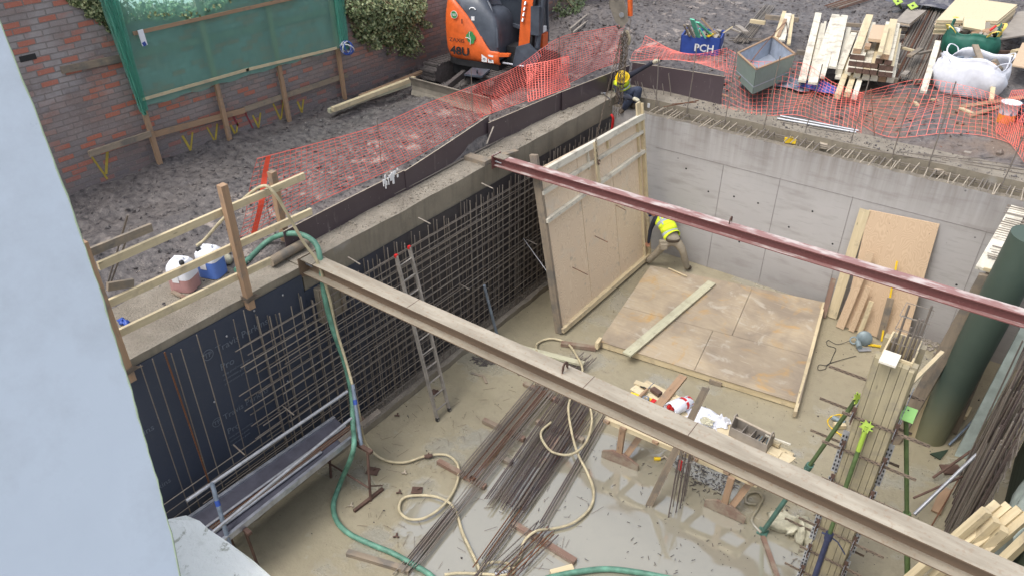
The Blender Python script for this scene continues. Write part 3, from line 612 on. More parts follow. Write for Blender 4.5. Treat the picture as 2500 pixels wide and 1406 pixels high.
# couplers and loose ends that stick out of the cage
for px, py, px2, py2 in ((850, 628, 880, 638), (1022, 532, 1052, 542), (1176, 448, 1202, 456), (1120, 692, 1160, 708), (570, 1085, 582, 1097), (690, 990, 706, 1005), (1285, 585, 1325, 600)):
    q = onx(px, py, -8.0); mb = MB(); q2 = q + V((.28, -.02, -.02)); mb.tube([q, q2], .012, 6); mb.build('starter_end', M['rebar'], cage)
# sparse bars on the left, in front of the printed board
cage2 = thing('rebar_cage', (-8.0, 3.6, 0.1), 'sparse rebar grid standing in front of the printed blue-black board at the near end', 'rebar cage')
bb = []
for px, py in ((340, 885), (365, 870), (410, 855), (437, 828), (480, 806), (514, 790), (560, 770), (590, 757), (620, 745), (650, 728), (690, 700), (720, 690)):
    q = onx(px, py, -8.06); q.z = min(q.z, 3.44)
    if q.y < 4.9: bb.append((V((-8.06, q.y, .08)), V((-8.05, q.y + rnd(-.04, .04), q.z + rnd(-.05, .06)))))
for i in range(7):
    z = .25 + i * .17; bb.append((V((-8.03, 1.9, z)), V((-8.03, 4.9, z + rnd(-.03, .03)))))
cage_bars(cage2, bb, 90, [M['rebar_dark'], M['rebar_dark'], M['rebar']], .008)
mb = MB(); q = onx(412, 854, -8.02); bar(mb, (-8.0, q.y, .1), (-8.02, q.y - .06, q.z), .013, 6); mb.build('bar', M['rebar_rust'], cage2)
# starter bars on the back wall: legs bent forward over the face
st = thing('starter_bar_row', (-3.6, 15.35, 3.3), 'long row of bent starter bars reaching forward over the top of the grey back wall', 'starter bars')
x = -7.15; nbar = 0; extra = MB()
gaps = ((-6.28, -6.12), (-5.25, -5.1), (-4.35, -4.15), (-3.42, -3.22), (-1.95, -1.85), (-1.1, -.95))
while x < 1.2:
    if any(a < x < b for a, b in gaps): x += .05; continue
    hh = ZB + rnd(.13, .19); L = rnd(.46, .6); y0 = 15.43; sk = rnd(-.05, .05)
    mb = MB(); mb.tube([(x, y0 - .04, ZB - .03), (x, y0 - .04, hh - .03), (x + sk * .1, y0 - .07, hh), (x + sk, y0 - .07 - L, hh + rnd(-.02, .02))], .0105, 6)
    if nbar < 98: mb.build('bent_bar', random.choice([M['rebar'], M['pheno_edge'], M['pheno_edge']]), st)
    nbar += 1; x += random.choice([.07, .1, .13, .16])
for yy, zz in ((15.40, ZB + .05), (15.36, ZB + .11)):
    mb = MB(); mb.tube([(-7.2, yy, zz), (-3, yy, zz + .01), (1.2, yy, zz)], .009, 6); mb.build('lacer_bar', M['rebar_dark'], st)
# brick spacers & rubbish among the bars
for k, (px, py, c_, l_) in enumerate([(1588, 262, 'white', 'pale concrete block fragment beside the crouching worker'), (1925, 348, 'yellow', 'yellow plastic scrap caught among the starter bars'), (2008, 362, 'pheno_edge', 'small pale brick among the starter bars next to the yellow scrap'), (2290, 425, 'pheno_edge', 'pair of pale bricks standing among the starter bars toward the right')]):
    q = onz(px, py, ZB); mb = MB(); mb.box(q + V((0, 0, .05)), (.16, .09, .1), rnd(0, 1)); mb.box(q + V((.1, .02, .03)), (.1, .08, .06), rnd(0, 2))
    nm = 'plastic_scrap' if c_ == 'yellow' else 'spacer_block'; tag(mb.build(nm, M[c_]), l_, 'scrap' if c_ == 'yellow' else 'block')
# side wall starter bars (far right), reaching forward along X
st2 = thing('starter_bar_row', (.3, 13.8, 3.2), 'comb of horizontal bars sticking out at the top right corner of the pit', 'starter bars')
for i in range(24):
    yy = 15.0 - i * .09 - (.25 if i > 17 else 0); 
    mb = MB(); mb.tube([(-.03 + rnd(-.03, .03), yy, 3.3 + rnd(-.02, .02)), (1.7, yy + rnd(-.03, .03), 3.32)], .011, 6); mb.build('bar', random.choice([M['rebar'], M['rebar_dark']]), st2)
# lone uprights along the back capping beam
for k, (bx, by, tx, ty) in enumerate([(1678, 265, 1702, 110), (1770, 296, 1800, 118), (1866, 305, 1905, 138), (1965, 325, 2008, 158), (2076, 350, 2122, 195), (2180, 378, 2236, 180), (2270, 395, 2334, 200), (2448, 445, 2500, 330), (2122, 195, 2135, 330), (1596, 300, 1608, 138), (1622, 255, 1617, 205), (1640, 258, 1632, 180)]):
    if k == 8:
        a = onz(2135, 332, ZC); b = onz(2092, 205, ZC); b = a + V((-.35, .25, .85))
        mb = MB(); mb.tube([a, b], .009, 6); tag(mb.build('rebar_pin', M['rebar_rust']), 'thin rusty bar leaning left across the pin near the pale timber bundle', 'rebar'); continue
    a = onz(bx, by, ZC if k < 8 else ZB)
    if k == 9: a = ony(1601, 258, 15.46)
    b = ony(tx, ty, a.y + .02)
    mb = MB(); mb.tube([a - V((0, 0, .1)), (a + b) / 2 + V((.01, 0, 0)), b], .0115, 6)
    lab = ['first tall pin along the back beam, just right of the raised glove', 'second tall pin along the back beam, before the blue tub', 'third tall pin, in front of the grey-green box', 'fourth tall pin, in front of the bleached boards', 'fifth tall pin, crossing the pale timber bundle', 'sixth tall pin, left of the white rubble bag', 'seventh tall pin, in front of the white rubble bag', 'last tall pin at the right end of the back beam', '', 'upright bar gripped by the raised glove of the crouching worker', 'short bar behind the gloved hand', 'short upright bar right of the worker knee'][k]
    tag(mb.build('rebar_pin', M['rebar_dark']), lab, 'rebar')
for k, (bx, by, tx, ty) in enumerate([(1547, 232, 1538, 198), (1566, 240, 1550, 198), (1570, 236, 1556, 200), (1583, 248, 1566, 202), (1616, 268, 1594, 210)]):
    a = onz(bx, by, ZB + .1); b = ony(tx, ty, a.y); mb = MB(); mb.tube([a - V((0, 0, .1)), b], .01, 6)
    tag(mb.build('rebar_pin', M['rebar_dark']), 'slanting starter bar with a pale cut end in front of the crouching worker', 'rebar', 'slanting bars by the crouching worker')
# dark edge boards
def eboard(a, b, z0a, z1a, z0b, z1b, lbl, th=.018, edge=True, splash=None):
    t_ = thing('edge_board', (a[0], a[1], z0a), lbl, 'board', 'dark boards round the pit edge')
    A, B_ = V((a[0], a[1], 0)), V((b[0], b[1], 0)); d = (B_ - A).normalized(); n = V((-d.y, d.x, 0)) * th
    n_ = 14; mb = MB(); me_ = MB()
    for i in range(n_):
        f0, f1 = i / n_, (i + 1) / n_; p, q = A.lerp(B_, f0), A.lerp(B_, f1)
        wv = lambda f: math.sin(f * 5 + a[1]) * .012
        p = p + n * wv(f0) * 20; q = q + n * wv(f1) * 20
        zz = lambda f, u, v: u * (1 - f) + v * f
        c = [p + V((0, 0, zz(f0, z0a, z0b))), q + V((0, 0, zz(f1, z0a, z0b))), q + n + V((0, 0, zz(f1, z0a, z0b))), p + n + V((0, 0, zz(f0, z0a, z0b)))]
        e = [p + V((0, 0, zz(f0, z1a, z1b))), q + V((0, 0, zz(f1, z1a, z1b))), q + n + V((0, 0, zz(f1, z1a, z1b))), p + n + V((0, 0, zz(f0, z1a, z1b)))]
        mb.hexa(c + e, d); me_.hexa([x + V((0, 0, .001)) for x in e] + [x + V((0, 0, .006)) for x in e], d)
    mb.build('panel', M['phenolic'], t_); me_.build('top_edge', M['pheno_edge'], t_)
    if splash:
        mb = MB(); sx, sy = splash; q = onx(sx, sy, a[0] + .03)
        for i in range(26):
            y_ = q.y + rnd(-.2, .2); z_ = q.z + rnd(-.05, .1); w_ = rnd(.012, .03); h_ = rnd(.03, .14)
            xx = a[0] + (b[0] - a[0]) * (y_ - a[1]) / (b[1] - a[1]); mb.box((xx + .021, y_, z_ - h_ / 2), (.012, w_, h_))
        mb.build('plaster_splash', M['white'], t_)
    return t_
eboard((-8.62, 6.0), (-8.70, 8.72), ZC - .08, 3.94, ZC - .06, 3.93, 'dark edge board nearest the guard rail, behind the bundle of long bars')
eboard((-8.675, 8.70), (-8.80, 11.25), ZC - .06, 3.92, ZC - .06, 4.13, 'dark edge board with a white plaster splash near its left end', splash=(952, 432))
eboard((-8.74, 11.16), (-8.70, 14.0), ZC - .06, 4.03, ZC - .06, 3.95, 'dark edge board with a white streak on its joint, below the sagging orange mesh')
eboard((-8.66, 13.7), (-8.42, 16.25), ZC - .06, 3.98, ZC - .06, 3.98, 'dark edge board ending behind the crouching worker')
eboard((-6.02, 16.2), (-8.35, 16.27), ZC - .06, 4.17, ZC - .06, 4.07, 'dark edge board spattered with cement behind the crouching worker, facing the pit')
q = onz(1170, 330, 3.6); mb = MB(); mb.beam(onx(1188, 352, -8.68), onx(1205, 310, -8.66), .03, .01); tag(mb.build('timber_stake', M['grey_board']), 'thin pale stake standing in the joint between two dark edge boards', 'stake')
# soil retained just behind the boards reads through the net; lumps of spoil on the beam
# orange barrier mesh
def barrier(name, top, bot, lbl, rows=20, cell=.085, sag=.0, mt='orange_net', wth=.0085, grp='orange barrier mesh', wob=.03, seed=0):
    """top/bot: 3-D polylines; mesh strung between them"""
    rs = random.Random(seed); T_, B_ = crom(top, 10), crom(bot, 10); n = len(T_)
    L = [0]
    for i in range(1, n): L.append(L[-1] + (T_[i] - T_[i - 1]).length)
    cols = int(L[-1] / cell)
    def at(P_, s):
        s *= (n - 1); i = min(int(s), n - 2); return P_[i].lerp(P_[i + 1], s - i)
    t_ = thing(name, at(B_, 0), lbl, 'barrier mesh', grp)
    def pt(u, v):
        a, b = at(T_, u), at(B_, u); p = a.lerp(b, v); nn = (a - b).cross(at(T_, min(1, u + .01)) - at(T_, max(0, u - .01))); nn = nn.normalized() if nn.length > 0 else V((1, 0, 0))
        o = math.sin(u * cols * .23 + v * 3 + seed) * wob * math.sin(v * 3.1) + math.sin(u * cols * .71 + v * 5) * wob * .5 * math.sin(v * 3.1)
        return p + nn * o + V((0, 0, -sag * math.sin(v * 3.14) * (1 + .6 * math.sin(u * cols * .11 + seed))))
    mb = MB(); mv = MB()
    for r_ in range(rows + 1):
        v = r_ / rows; pts = [pt(i / cols, v) for i in range(cols + 1)]; up_ = (at(T_, .5) - at(B_, .5)).normalized(); w_ = wth * (1.7 if r_ in (0, rows) else 1)
        vs = []; fs = []
        for i, p in enumerate(pts): vs += [p + up_ * w_ / 2, p - up_ * w_ / 2]
        for i in range(cols): fs.append((2 * i, 2 * i + 1, 2 * i + 3, 2 * i + 2))
        mb.mesh(vs, fs, 0, False)
    for i in range(cols + 1):
        if seed % 2 == 0 and False: continue
        pts = [pt(i / cols, r_ / rows) for r_ in range(rows + 1)]; d = (at(T_, min(1, (i + .5) / cols)) - at(T_, max(0, (i - .5) / cols))).normalized(); w_ = wth * 1.15
        vs = []; fs = []
        for p in pts: vs += [p + d * w_ / 2, p - d * w_ / 2]
        for r_ in range(rows): fs.append((2 * r_, 2 * r_ + 1, 2 * r_ + 3, 2 * r_ + 2))
        mv.mesh(vs, fs, 0, False)
    mb.build('long_strands', M[mt], t_); mv.build('cross_strands', M[mt], t_); return t_, pt
P3 = lambda pts, x: [onx(a, b, x) for a, b in pts]
top = [onx(628, 388, -9.4), onx(775, 350, -9.4), onx(920, 308, -9.4), onx(1040, 255, -9.45), onx(1153, 212, -9.5)]
bot = [V((-9.38, 5.7, 3.66)), V((-9.2, 7.2, 3.8)), V((-9.1, 8.9, 3.82)), V((-9.15, 10.3, 3.86)), V((-9.3, 11.7, 3.88))]
nt_, pt1 = barrier('barrier_mesh', top, bot, 'orange plastic barrier mesh strung along the muddy strip beside the guard rail', 18, .12, seed=2, wth=.0085)
mb = MB(); 
for r_ in range(18): 
    a, b = pt1(.035, r_ / 18), pt1(.055, r_ / 18); c, d = pt1(.055, (r_ + 1) / 18), pt1(.035, (r_ + 1) / 18); mb.face([a, b, c, d])
mb.build('solid_band', M['orange_solid'], nt_)
top = [onx(1150, 214, -9.5), onx(1260, 165, -9.45), onx(1362, 95, -9.4), onx(1450, 75, -9.3), onx(1527, 60, -9.2)]
bot = [V((-9.3, 11.6, 3.9)), V((-9.05, 12.7, 3.95)), V((-9.0, 14.0, 3.9)), V((-8.95, 15.4, 3.95)), V((-8.9, 16.6, 3.9))]
barrier('barrier_mesh', top, bot, 'sagging orange barrier mesh between the digger and the corner of the pit', 20, .09, wob=.09, wth=.0085, seed=5)
for k, (bx, by, tx, ty, x) in enumerate([(640, 560, 630, 390, -9.4), (924, 420, 920, 292, -9.38), (1153, 300, 1150, 168, -9.42), (1363, 240, 1366, 90, -9.3), (1527, 160, 1540, 40, -9.15)]):
    b = onx(tx, ty, x); mb = MB(); mb.tube([(x, b.y, 3.5), b], .008, 6)
    tag(mb.build('mesh_pin', M['rebar_dark']), ['thin pin at the free end of the orange mesh', 'thin pin in the middle of the first length of orange mesh', 'thin pin at the overlap beside the digger blade', 'thin pin above the second length of mesh', 'thin pin under the digger hook'][k], 'pin')
# right hand lengths
def G(px, py, dz=0.0, z=3.8): q = onz(px, py, z); return V((q.x, q.y, gz(q.x, q.y) + dz))
top = [onz(1575, 88, 4.3), onz(1640, 122, 4.2), onz(1700, 133, 4.2), onz(1775, 118, 4.3)]
bot = [G(1540, 152, .05), G(1620, 168, .3), G(1690, 178, .3), G(1775, 190, .15)]
barrier('barrier_mesh', top, bot, 'slumped orange barrier mesh in front of the blue tub', 13, .10, wob=.10, wth=.0075, seed=8)
top = [onz(1780, 122, 4.25), onz(1840, 150, 4.25), onz(1960, 155, 4.3), onz(2030, 200, 4.2), onz(2110, 230, 4.1)]
bot = [G(1768, 240, .03), G(1840, 255, .03), G(1940, 258, .03), G(2020, 275, .03), G(2110, 300, .03)]
barrier('barrier_mesh', top, bot, 'orange barrier mesh hanging in front of the grey-green box and bleached boards', 14, .12, wob=.13, wth=.0075, seed=3)
top = [onz(2100, 228, 4.15), onz(2240, 195, 4.3), onz(2330, 205, 4.3), onz(2410, 225, 4.15), onz(2470, 250, 4.15), onz(2540, 265, 4.2)]
bot = [G(2080, 270, .03), G(2180, 308, .03), G(2320, 312, .03), G(2420, 330, .03), G(2480, 345, .03), G(2540, 370, .03)]
barrier('barrier_mesh', top, bot, 'torn orange barrier mesh across the foot of the white rubble bag', 14, .13, wob=.14, wth=.0075, seed=6)
top = [G(2455, 265, .5), G(2500, 270, .55), G(2560, 300, .5)]; bot = [G(2430, 320, .05), G(2480, 350, .05), G(2540, 400, .05)]
barrier('barrier_mesh', top, bot, 'bunched heap of orange mesh at the far right beside the tub', 14, .05, wob=.2, seed=12)
# green debris netting on its timber frame, fixed to the brick wall
fx = -12.62
fr_ = thing('netting_frame', (fx, 8.8, 3.7), 'timber post and rail frame carrying green debris netting against the brick wall', 'timber frame')
P_post = []
for k, (bx, by) in enumerate([(391, 398), (562, 344), (707, 296), (843, 246)]):
    b = onx(bx, by, fx); mb = MB(); mb.beam((fx, b.y, 3.6), (fx - .02, b.y - .1, 7.6), .085, .06, up=(1, 0, 0)); mb.build('post', M['post'], fr_); P_post.append(b.y)
def rail(pa, pb, x, w, h, m_, nm='rail'):
    a, b = onx(*pa, x), onx(*pb, x); mb = MB(); mb.beam(a, b, w, h); mb.build(nm, m_, fr_)
rail((217, 377), (368, 327), fx + .055, .05, .1, M['grey_wood']); rail((362, 333), (597, 270), fx - .05, .04, .1, M['post']); rail((597, 268), (847, 184), fx - .05, .04, .1, M['grey_wood'])
rail((150, 172), (310, 140), WX + .03, .05, .11, M['grey_wood']); rail((311, 138), (700, 52), WX + .03, .05, .11, M['grey_wood']); rail((700, 52), (830, 18), WX + .03, .05, .11, M['grey_wood'])
rail((340, 246), (607, 170), fx + .08, .025, .05, M['pine']); rail((600, 172), (822, 118), fx + .08, .025, .05, M['pine']); rail((325, 83), (735, -8), fx + .08, .025, .06, M['post'])
nn = thing('debris_netting', (fx + .06, 8.8, 4.9), 'translucent green debris netting stretched over the timber frame', 'netting')
def net_panel(y0, y1, zb, zt_, x, nm, amp=.015, wcol=None):
    mb = MB(); ny, nz = 60, 24; vs = []
    for j in range(nz + 1):
        for i in range(ny + 1):
            y_ = y0(j / nz) + (y1(j / nz) - y0(j / nz)) * i / ny; z_ = zb + (zt_ - zb) * j / nz
            vs.append((x + amp * math.sin(i * .9 + j * .3) + amp * .6 * math.sin(i * 2.3 - j), y_, z_ + .02 * math.sin(i * .7)))
    mb.mesh(vs, [(j * (ny + 1) + i, j * (ny + 1) + i + 1, (j + 1) * (ny + 1) + i + 1, (j + 1) * (ny + 1) + i) for j in range(nz) for i in range(ny)]); mb.build(nm, M['debris'], nn)
ya = onx(340, 248, fx + .06).y; yb = onx(838, 120, fx + .06).y
net_panel(lambda v: ya - .02 + .05 * v, lambda v: yb + .02, 4.9, 7.5, fx + .06, 'net_sheet')
net_panel(lambda v: ya - .26 * (.2 + .8 * v), lambda v: ya + .1, 4.85, 7.5, fx + .085, 'net_fold', .02)
net_panel(lambda v: ya - .2 * (.1 + .9 * v), lambda v: ya + .02, 4.8, 7.5, fx + .11, 'net_fold', .03)
net_panel(lambda v: yb - .1, lambda v: yb + .12 + .1 * v, 4.85, 7.5, fx + .09, 'net_fold', .03)
q = onx(345, 80, fx + .13); t_ = thing('cable_tie_tag', q, 'white plastic label hanging on the top rail of the green netting', 'tag')
mb = MB(); a, b = onx(342, 74, fx + .14), onx(354, 112, fx + .14); mb.beam(a, b, .09, .02, up=(1, 0, 0)); mb.build('body', M['white_plastic'], t_)
mb = MB(); c_ = onx(350, 104, fx + .155); mb.beam(c_, c_ + V((0, .02, -.06)), .06, .004, up=(1, 0, 0)); mb.build('print_patch', M['blue'], t_)
# ivy
def ivy(name, lbl, cat, blobs, n, size, mt, xw, depth=.22, grp=None):
    t_ = thing(name, (xw, blobs[0][0], blobs[0][1] - .3), lbl, cat, grp); mb = MB(); st_ = MB(); wt = [b[2] * b[3] for b in blobs]
    for i in range(n):
        b = random.choices(blobs, wt)[0]; a = rnd(0, 6.283); r_ = math.sqrt(random.random()) ; r_ *= 1 + .18 * math.sin(a * 3 + b[0] * 7) + .12 * math.sin(a * 7)
        y_, z_ = b[0] + math.cos(a) * r_ * b[2], b[1] + math.sin(a) * r_ * b[3]; x_ = xw + random.random() ** .6 * depth * max(.15, 1 - r_ * r_ * .8) * (b[4] if len(b) > 4 else 1)
        s = size * rnd(.45, 1.55); n_ = V((rnd(.2, 1), rnd(-.8, .8), rnd(-.3, 1))).normalized(); u = n_.orthogonal().normalized(); u = Matrix.Rotation(rnd(0, 6.3), 3, n_) @ u; v = n_.cross(u); c = V((x_, y_, z_))
        mb.face([c - u * s, c - v * s * .7, c + u * s * .9, c + v * s * .7], None, 0, False)
        if i % 40 == 0: st_.tube([c, V((xw + .02, y_ + rnd(-.1, .1), z_ + rnd(.1, .35)))], .006, 4)
    mb.build('leaves', M[mt], t_); st_.build('stems', M['post'], t_); return t_
Yx = lambda px, py: (lambda q: (q.y, q.z))(onx(px, py, -12.6))
def blob(px, py, ry, rz, d=1): y_, z_ = Yx(px, py); return (y_, z_, ry, rz, d)
ivy('ivy', 'small tuft of variegated ivy on the wall top left of the green netting', 'ivy', [blob(250, 10, .35, .28), blob(285, 40, .2, .3), blob(215, -5, .25, .15)], 2200, .028, 'ivy', WX)
ivy('ivy', 'ivy growing along the wall top, seen through the green netting', 'ivy', [(y_, 6.28 + .1 * math.sin(y_ * 3), .4, .17) for y_ in np.arange(6.7, 11.3, .3)], 5200, .03, 'ivy', WX - .15, .4)
ivy('ivy', 'large hanging mass of variegated ivy on the brick wall between the netting and the digger', 'ivy', [blob(870, 10, .55, .3, 1.5), blob(930, 20, .7, .5, 1.6), blob(990, 20, .7, .45, 1.4), blob(905, 60, .35, .35), blob(975, 70, .4, .4), blob(1000, 105, .14, .3), blob(935, 90, .3, .18), blob(890, 85, .12, .2), blob(1010, 85, .12, .25), blob(1018, 118, .05, .22), blob(985, 118, .05, .2), blob(955, 112, .06, .2), blob(910, 108, .05, .18), blob(872, 60, .1, .25), blob(1035, 60, .12, .12), blob(1000, 130, .03, .12)], 9500, .036, 'ivy', WX, .45)
ivy('weeds', 'green weeds on the bank beyond the digger cab', 'weeds', [blob(1380, 20, .8, .3), blob(1420, 60, .6, .2), blob(1370, 60, .5, .2)], 1500, .04, 'weed', WX + .2, .5)
# guard rail
gr = thing('guard_rail', (-8.15, 4.6, 3.0), 'timber guard rail of three brown posts and pale rails beside the jerrycans', 'guard rail')
px_ = -8.13
for k, (y_, z0_, z1_) in enumerate(((3.075, 3.0, 5.27), (4.9, 3.38, 5.27))): 
    z0_ = (3.3, 3.38)[k]; mb = MB(); mb.beam((px_, y_, z0_), (px_, y_ - .01, z1_), .1, .1, up=(0, 1, 0)); mb.build('post', M['post'], gr)
    mb = MB(); 
    for j in range(7): mb.tube([(px_ - .07, y_ - .07, z0_ + .22 - j * .013 + rnd(-.02, .02)), (px_ + .065, y_ - .06, z0_ + .2 - j * .01), (px_ + .065, y_ + .07, z0_ + .22 - j * .01), (px_ + .1, y_ + .13 + rnd(-.03, .03), z0_ + .18)], .006, 5)
    mb.build('wire_lashing', M['chain'], gr)
q = onz(700, 600, 3.56); b = onx(657, 422, q.x); mb = MB(); mb.beam((q.x, q.y, 3.5), (q.x, q.y - .02, b.z), .1, .1, up=(0, 1, 0)); mb.build('post', M['post'], gr); p3 = q
def grail(pa, pb, xa, xb, m_, h=.1, w=.045):
    a, b = onx(*pa, xa), onx(*pb, xb); mb = MB(); mb.beam(a, b, w, h); mb.build('rail', m_, gr)
grail((240, 650), (742, 430), -8.21, -8.24, M['pine']); grail((215, 618), (370, 555), -8.255, -8.26, M['grey_wood'])
grail((262, 742), (760, 516), -8.21, -8.24, M['pine']); grail((262, 700), (325, 690), -8.26, -8.26, M['grey_wood'])
grail((292, 812), (660, 636), -8.205, -8.205, M['pine'])
# ================================================================ THINGS IN AND OVER THE PIT
# steel girders across the pit
def girder(y, z, x0, x1, bw_, dp, mt, lbl, tw=.012, fl=.016):
    t_ = thing('steel_girder', (x0, y, z - dp), lbl, 'girder'); mb = MB()
    n = 12; xs = [x0 + (x1 - x0) * i / n for i in range(n + 1)]
    mb.box(((x0 + x1) / 2, y, z - fl / 2), (x1 - x0, bw_, fl)); mb.build('top_flange', M[mt], t_)
    mb = MB(); mb.box(((x0 + x1) / 2, y, z - dp / 2), (x1 - x0, tw, dp - 2 * fl)); mb.build('web', M[mt], t_)
    mb = MB(); mb.box(((x0 + x1) / 2, y, z - dp + fl / 2), (x1 - x0, bw_, fl)); mb.build('bottom_flange', M[mt], t_)
    mb = MB(); mb.box((x0 - .008, y, z - dp / 2 - .01), (.015, bw_ + .1, dp + .08)); mb.build('end_plate', M[mt], t_)
    mb = MB(); mb.box((x0 + .1, y, z + .006), (.3, bw_ + .02, .01)); mb.build('cover_plate', M['conc_top'], t_)
    mb = MB(); mb.tube([(x0, y - .05, z - .1), (x0 + .16, y - .06, z - .1)], .012, 8); mb.lathe((x0 + .03, y - .05, z - .1), [(.022, 0), (.022, .02)], 6, axis=(1, 0, 0)); mb.build('bolt', M['galv'], t_)
    return t_
def eye(t_, x, y, z, s=1.0, mt='rust_plate'):
    mb = MB(); vs = []; n = 18
    for k in range(n + 1):
        a = math.pi * k / n; vs.append((math.cos(a), math.sin(a)))
    out = [V((x, y + c_ * .05 * s, z + .06 * s + s_ * .05 * s)) for c_, s_ in vs]; out = [V((x, y + .05 * s, z))] + out + [V((x, y - .05 * s, z))]
    inn = [V((x, y + c_ * .022 * s, z + .06 * s + s_ * .024 * s)) for c_, s_ in vs]; inn = [V((x, y + .022 * s, z + .036 * s))] + inn + [V((x, y - .022 * s, z + .036 * s))]
    for off in (0, .014):
        for i in range(len(out) - 1):
            q = [out[i], out[i + 1], inn[i + 1], inn[i]]; q = [p + V((off, 0, 0)) for p in q]; mb.face(q if off else q[::-1])
    for i in range(len(out) - 1): mb.face([out[i], out[i + 1], out[i + 1] + V((.014, 0, 0)), out[i] + V((.014, 0, 0))]); mb.face([inn[i + 1], inn[i], inn[i] + V((.014, 0, 0)), inn[i + 1] + V((.014, 0, 0))])
    mb.face([out[0], inn[0], inn[0] + V((.014, 0, 0)), out[0] + V((.014, 0, 0))]); mb.build('lifting_eye', M[mt], t_)
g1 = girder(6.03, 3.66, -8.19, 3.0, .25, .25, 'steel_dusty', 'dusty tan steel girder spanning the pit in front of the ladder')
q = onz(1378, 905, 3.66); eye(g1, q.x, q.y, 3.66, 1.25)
for px, py in ((1440, 930), (1693, 1045), (1010, 740)):
    q = onz(px, py, 3.66); mb = MB(); mb.box((q.x, 6.03, 3.6615), (.006, .268, .003)); mb.build('weld_line', M['rust_plate'], g1)
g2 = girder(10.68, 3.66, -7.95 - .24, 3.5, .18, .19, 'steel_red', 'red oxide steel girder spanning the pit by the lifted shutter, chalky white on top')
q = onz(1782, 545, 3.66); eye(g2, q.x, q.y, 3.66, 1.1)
# bearing pads under the girder ends
for y_, lbl in ((6.03, 'concrete pad and timber packing hanging under the dusty girder end'), (10.68, 'short timber packing on the beam at the end of the red girder')):
    t_ = thing('bearing_pad', (-8.2, y_, 2.5), lbl, 'pad'); mb = MB(); mb.box((-8.12 if y_ < 7 else -8.45, y_ + (.25 if y_ < 7 else -.25), 2.78 if y_ < 7 else 3.6), (.12 if y_ < 7 else .5, .5 if y_ < 7 else .2, .62 if y_ < 7 else .08)); mb.build('block', M['conc_cap' if y_ < 7 else 'grey_wood'], t_)
    if y_ < 7:
        for dy in (.04, .1, .42): mb = MB(); mb.beam((-8.05, y_ + dy, 2.5), (-8.05, y_ + dy, 3.1), .05, .03, up=(1, 0, 0)); mb.build('packing_strip', M['grey_wood'], t_)
# grey-brown pipe lying by the girder end
mb = MB(); a, b = onz(660, 640, ZC + .09), onz(748, 590, ZC + .09); mb.tube([a, b], .075, 14); tag(mb.build('pipe_offcut', M['grey_wood']), 'brown muddy pipe offcut lying on the beam beside the dusty girder end', 'pipe')
# long bars on the left beam behind
t0 = [(-8.60, 6.3), (-8.52, 11.3)]
for k in range(11):
    o = -.012 * k; mb = MB(); a = onz(600 + k * 7, 598 - k * 3, ZC + .06); e = onz(1215 + k * 5, 345 - k * 3, ZC + .03); m_ = onz(905 + k * 3, 500 - k * 3.0, ZC + .05)
    mb.tube(crom([a + V((-.15, -.35, .0)), a, m_, e], 5), .008, 5); tag(mb.build('long_bar', M['rebar_dark'] if k % 3 else M['rebar']), 'long thin bar in the bundle lying on the beam along the dark edge boards', 'rebar', 'long bars on the left beam')
# scrap board by the red girder end
mb = MB(); mb.beam(onz(1180, 395, ZC + .03), onz(1262, 368, ZC + .03), .12, .04); tag(mb.build('board_offcut', M['grey_wood']), 'muddy board offcut on the beam beside the red girder end', 'board')
# raised shutter (plywood form) held by the chain
TLx, TRx = -7.30, -7.22
BL, BR = V((-6.70, 10.84, .06)), V((-6.68, 14.71, .06)); TL, TR = V((-7.34, 10.80, 3.58)), V((-7.24, 14.71, 3.50))
def S(u, v, d=0.0):
    a = BL.lerp(BR, u); b = TL.lerp(TR, u); p = a.lerp(b, v); n = (BR - BL).cross(TL - BL).normalized(); n = n if n.x > 0 else -n; return p + n * d
sh = thing('wall_shutter', (-6.95, 12.8, .06), 'large plywood wall shutter with timber walings, tilted and slung from the chain beside the worker', 'shutter')
W_ = (BR - BL).length; H_ = (TL - BL).length; nsh = (S(0, 0, 1) - S(0, 0, 0)).normalized()
for k in range(3):
    u0, u1 = (0.02, .335, .66)[k], (.33, .655, .93)[k]; mb = MB()
    q = [S(u0, .0), S(u1, .0), S(u1, .985), S(u0, .985)]; mb.hexa([S(u0, 0, -.018), S(u1, 0, -.018), S(u1, 0), S(u0, 0), S(u0, .99, -.018), S(u1, .99, -.018), S(u1, .99), S(u0, .99)], (TL - BL)); mb.build('plywood_sheet', M['ply'], sh)
mb = MB(); mb.hexa([S(.93, 0, -.018), S(1, 0, -.018), S(1, 0), S(.93, 0), S(.93, .99, -.018), S(1, .99, -.018), S(1, .99), S(.93, .99)], (TL - BL)); mb.build('plywood_sheet', M['ply'], sh)
def wal(u0, v0, u1, v1, w, h, m_='pine', nm='waling', d=.0): mb = MB(); mb.beam(S(u0, v0, d + h / 2 + .001), S(u1, v1, d + h / 2 + .001), w, h, up=nsh); mb.build(nm, M[m_], sh)
wal(0, .965, 1, .985, .13, .1, 'pine_white'); wal(0.0, .86, 1, .89, .07, .08, 'pine_white'); wal(0.0, .70, 1, .76, .08, .09, 'pine_white')
wal(.005, -.01, .005, 1.07, .07, .16, 'grey_wood', 'end_stud', -.12); wal(.94, .0, .94, .97, .03, .06, 'pine', 'end_stud'); wal(.99, .0, .99, 1.07, .05, .09, 'pine', 'end_stud', .0); wal(.965, .9, .965, 1.08, .17, .04, 'pine', 'end_stud')
wal(.0, .012, .99, .012, .1, .1, 'pine', 'bottom_plate')
wal(.47, .99, .47, .73, .10, .035, 'pine', 'lifting_board', .09); wal(.425, .97, .425, .84, .03, .05, 'pine_white', 'cleat', .0); wal(.62, .97, .62, .9, .03, .05, 'pine', 'cleat', .0)
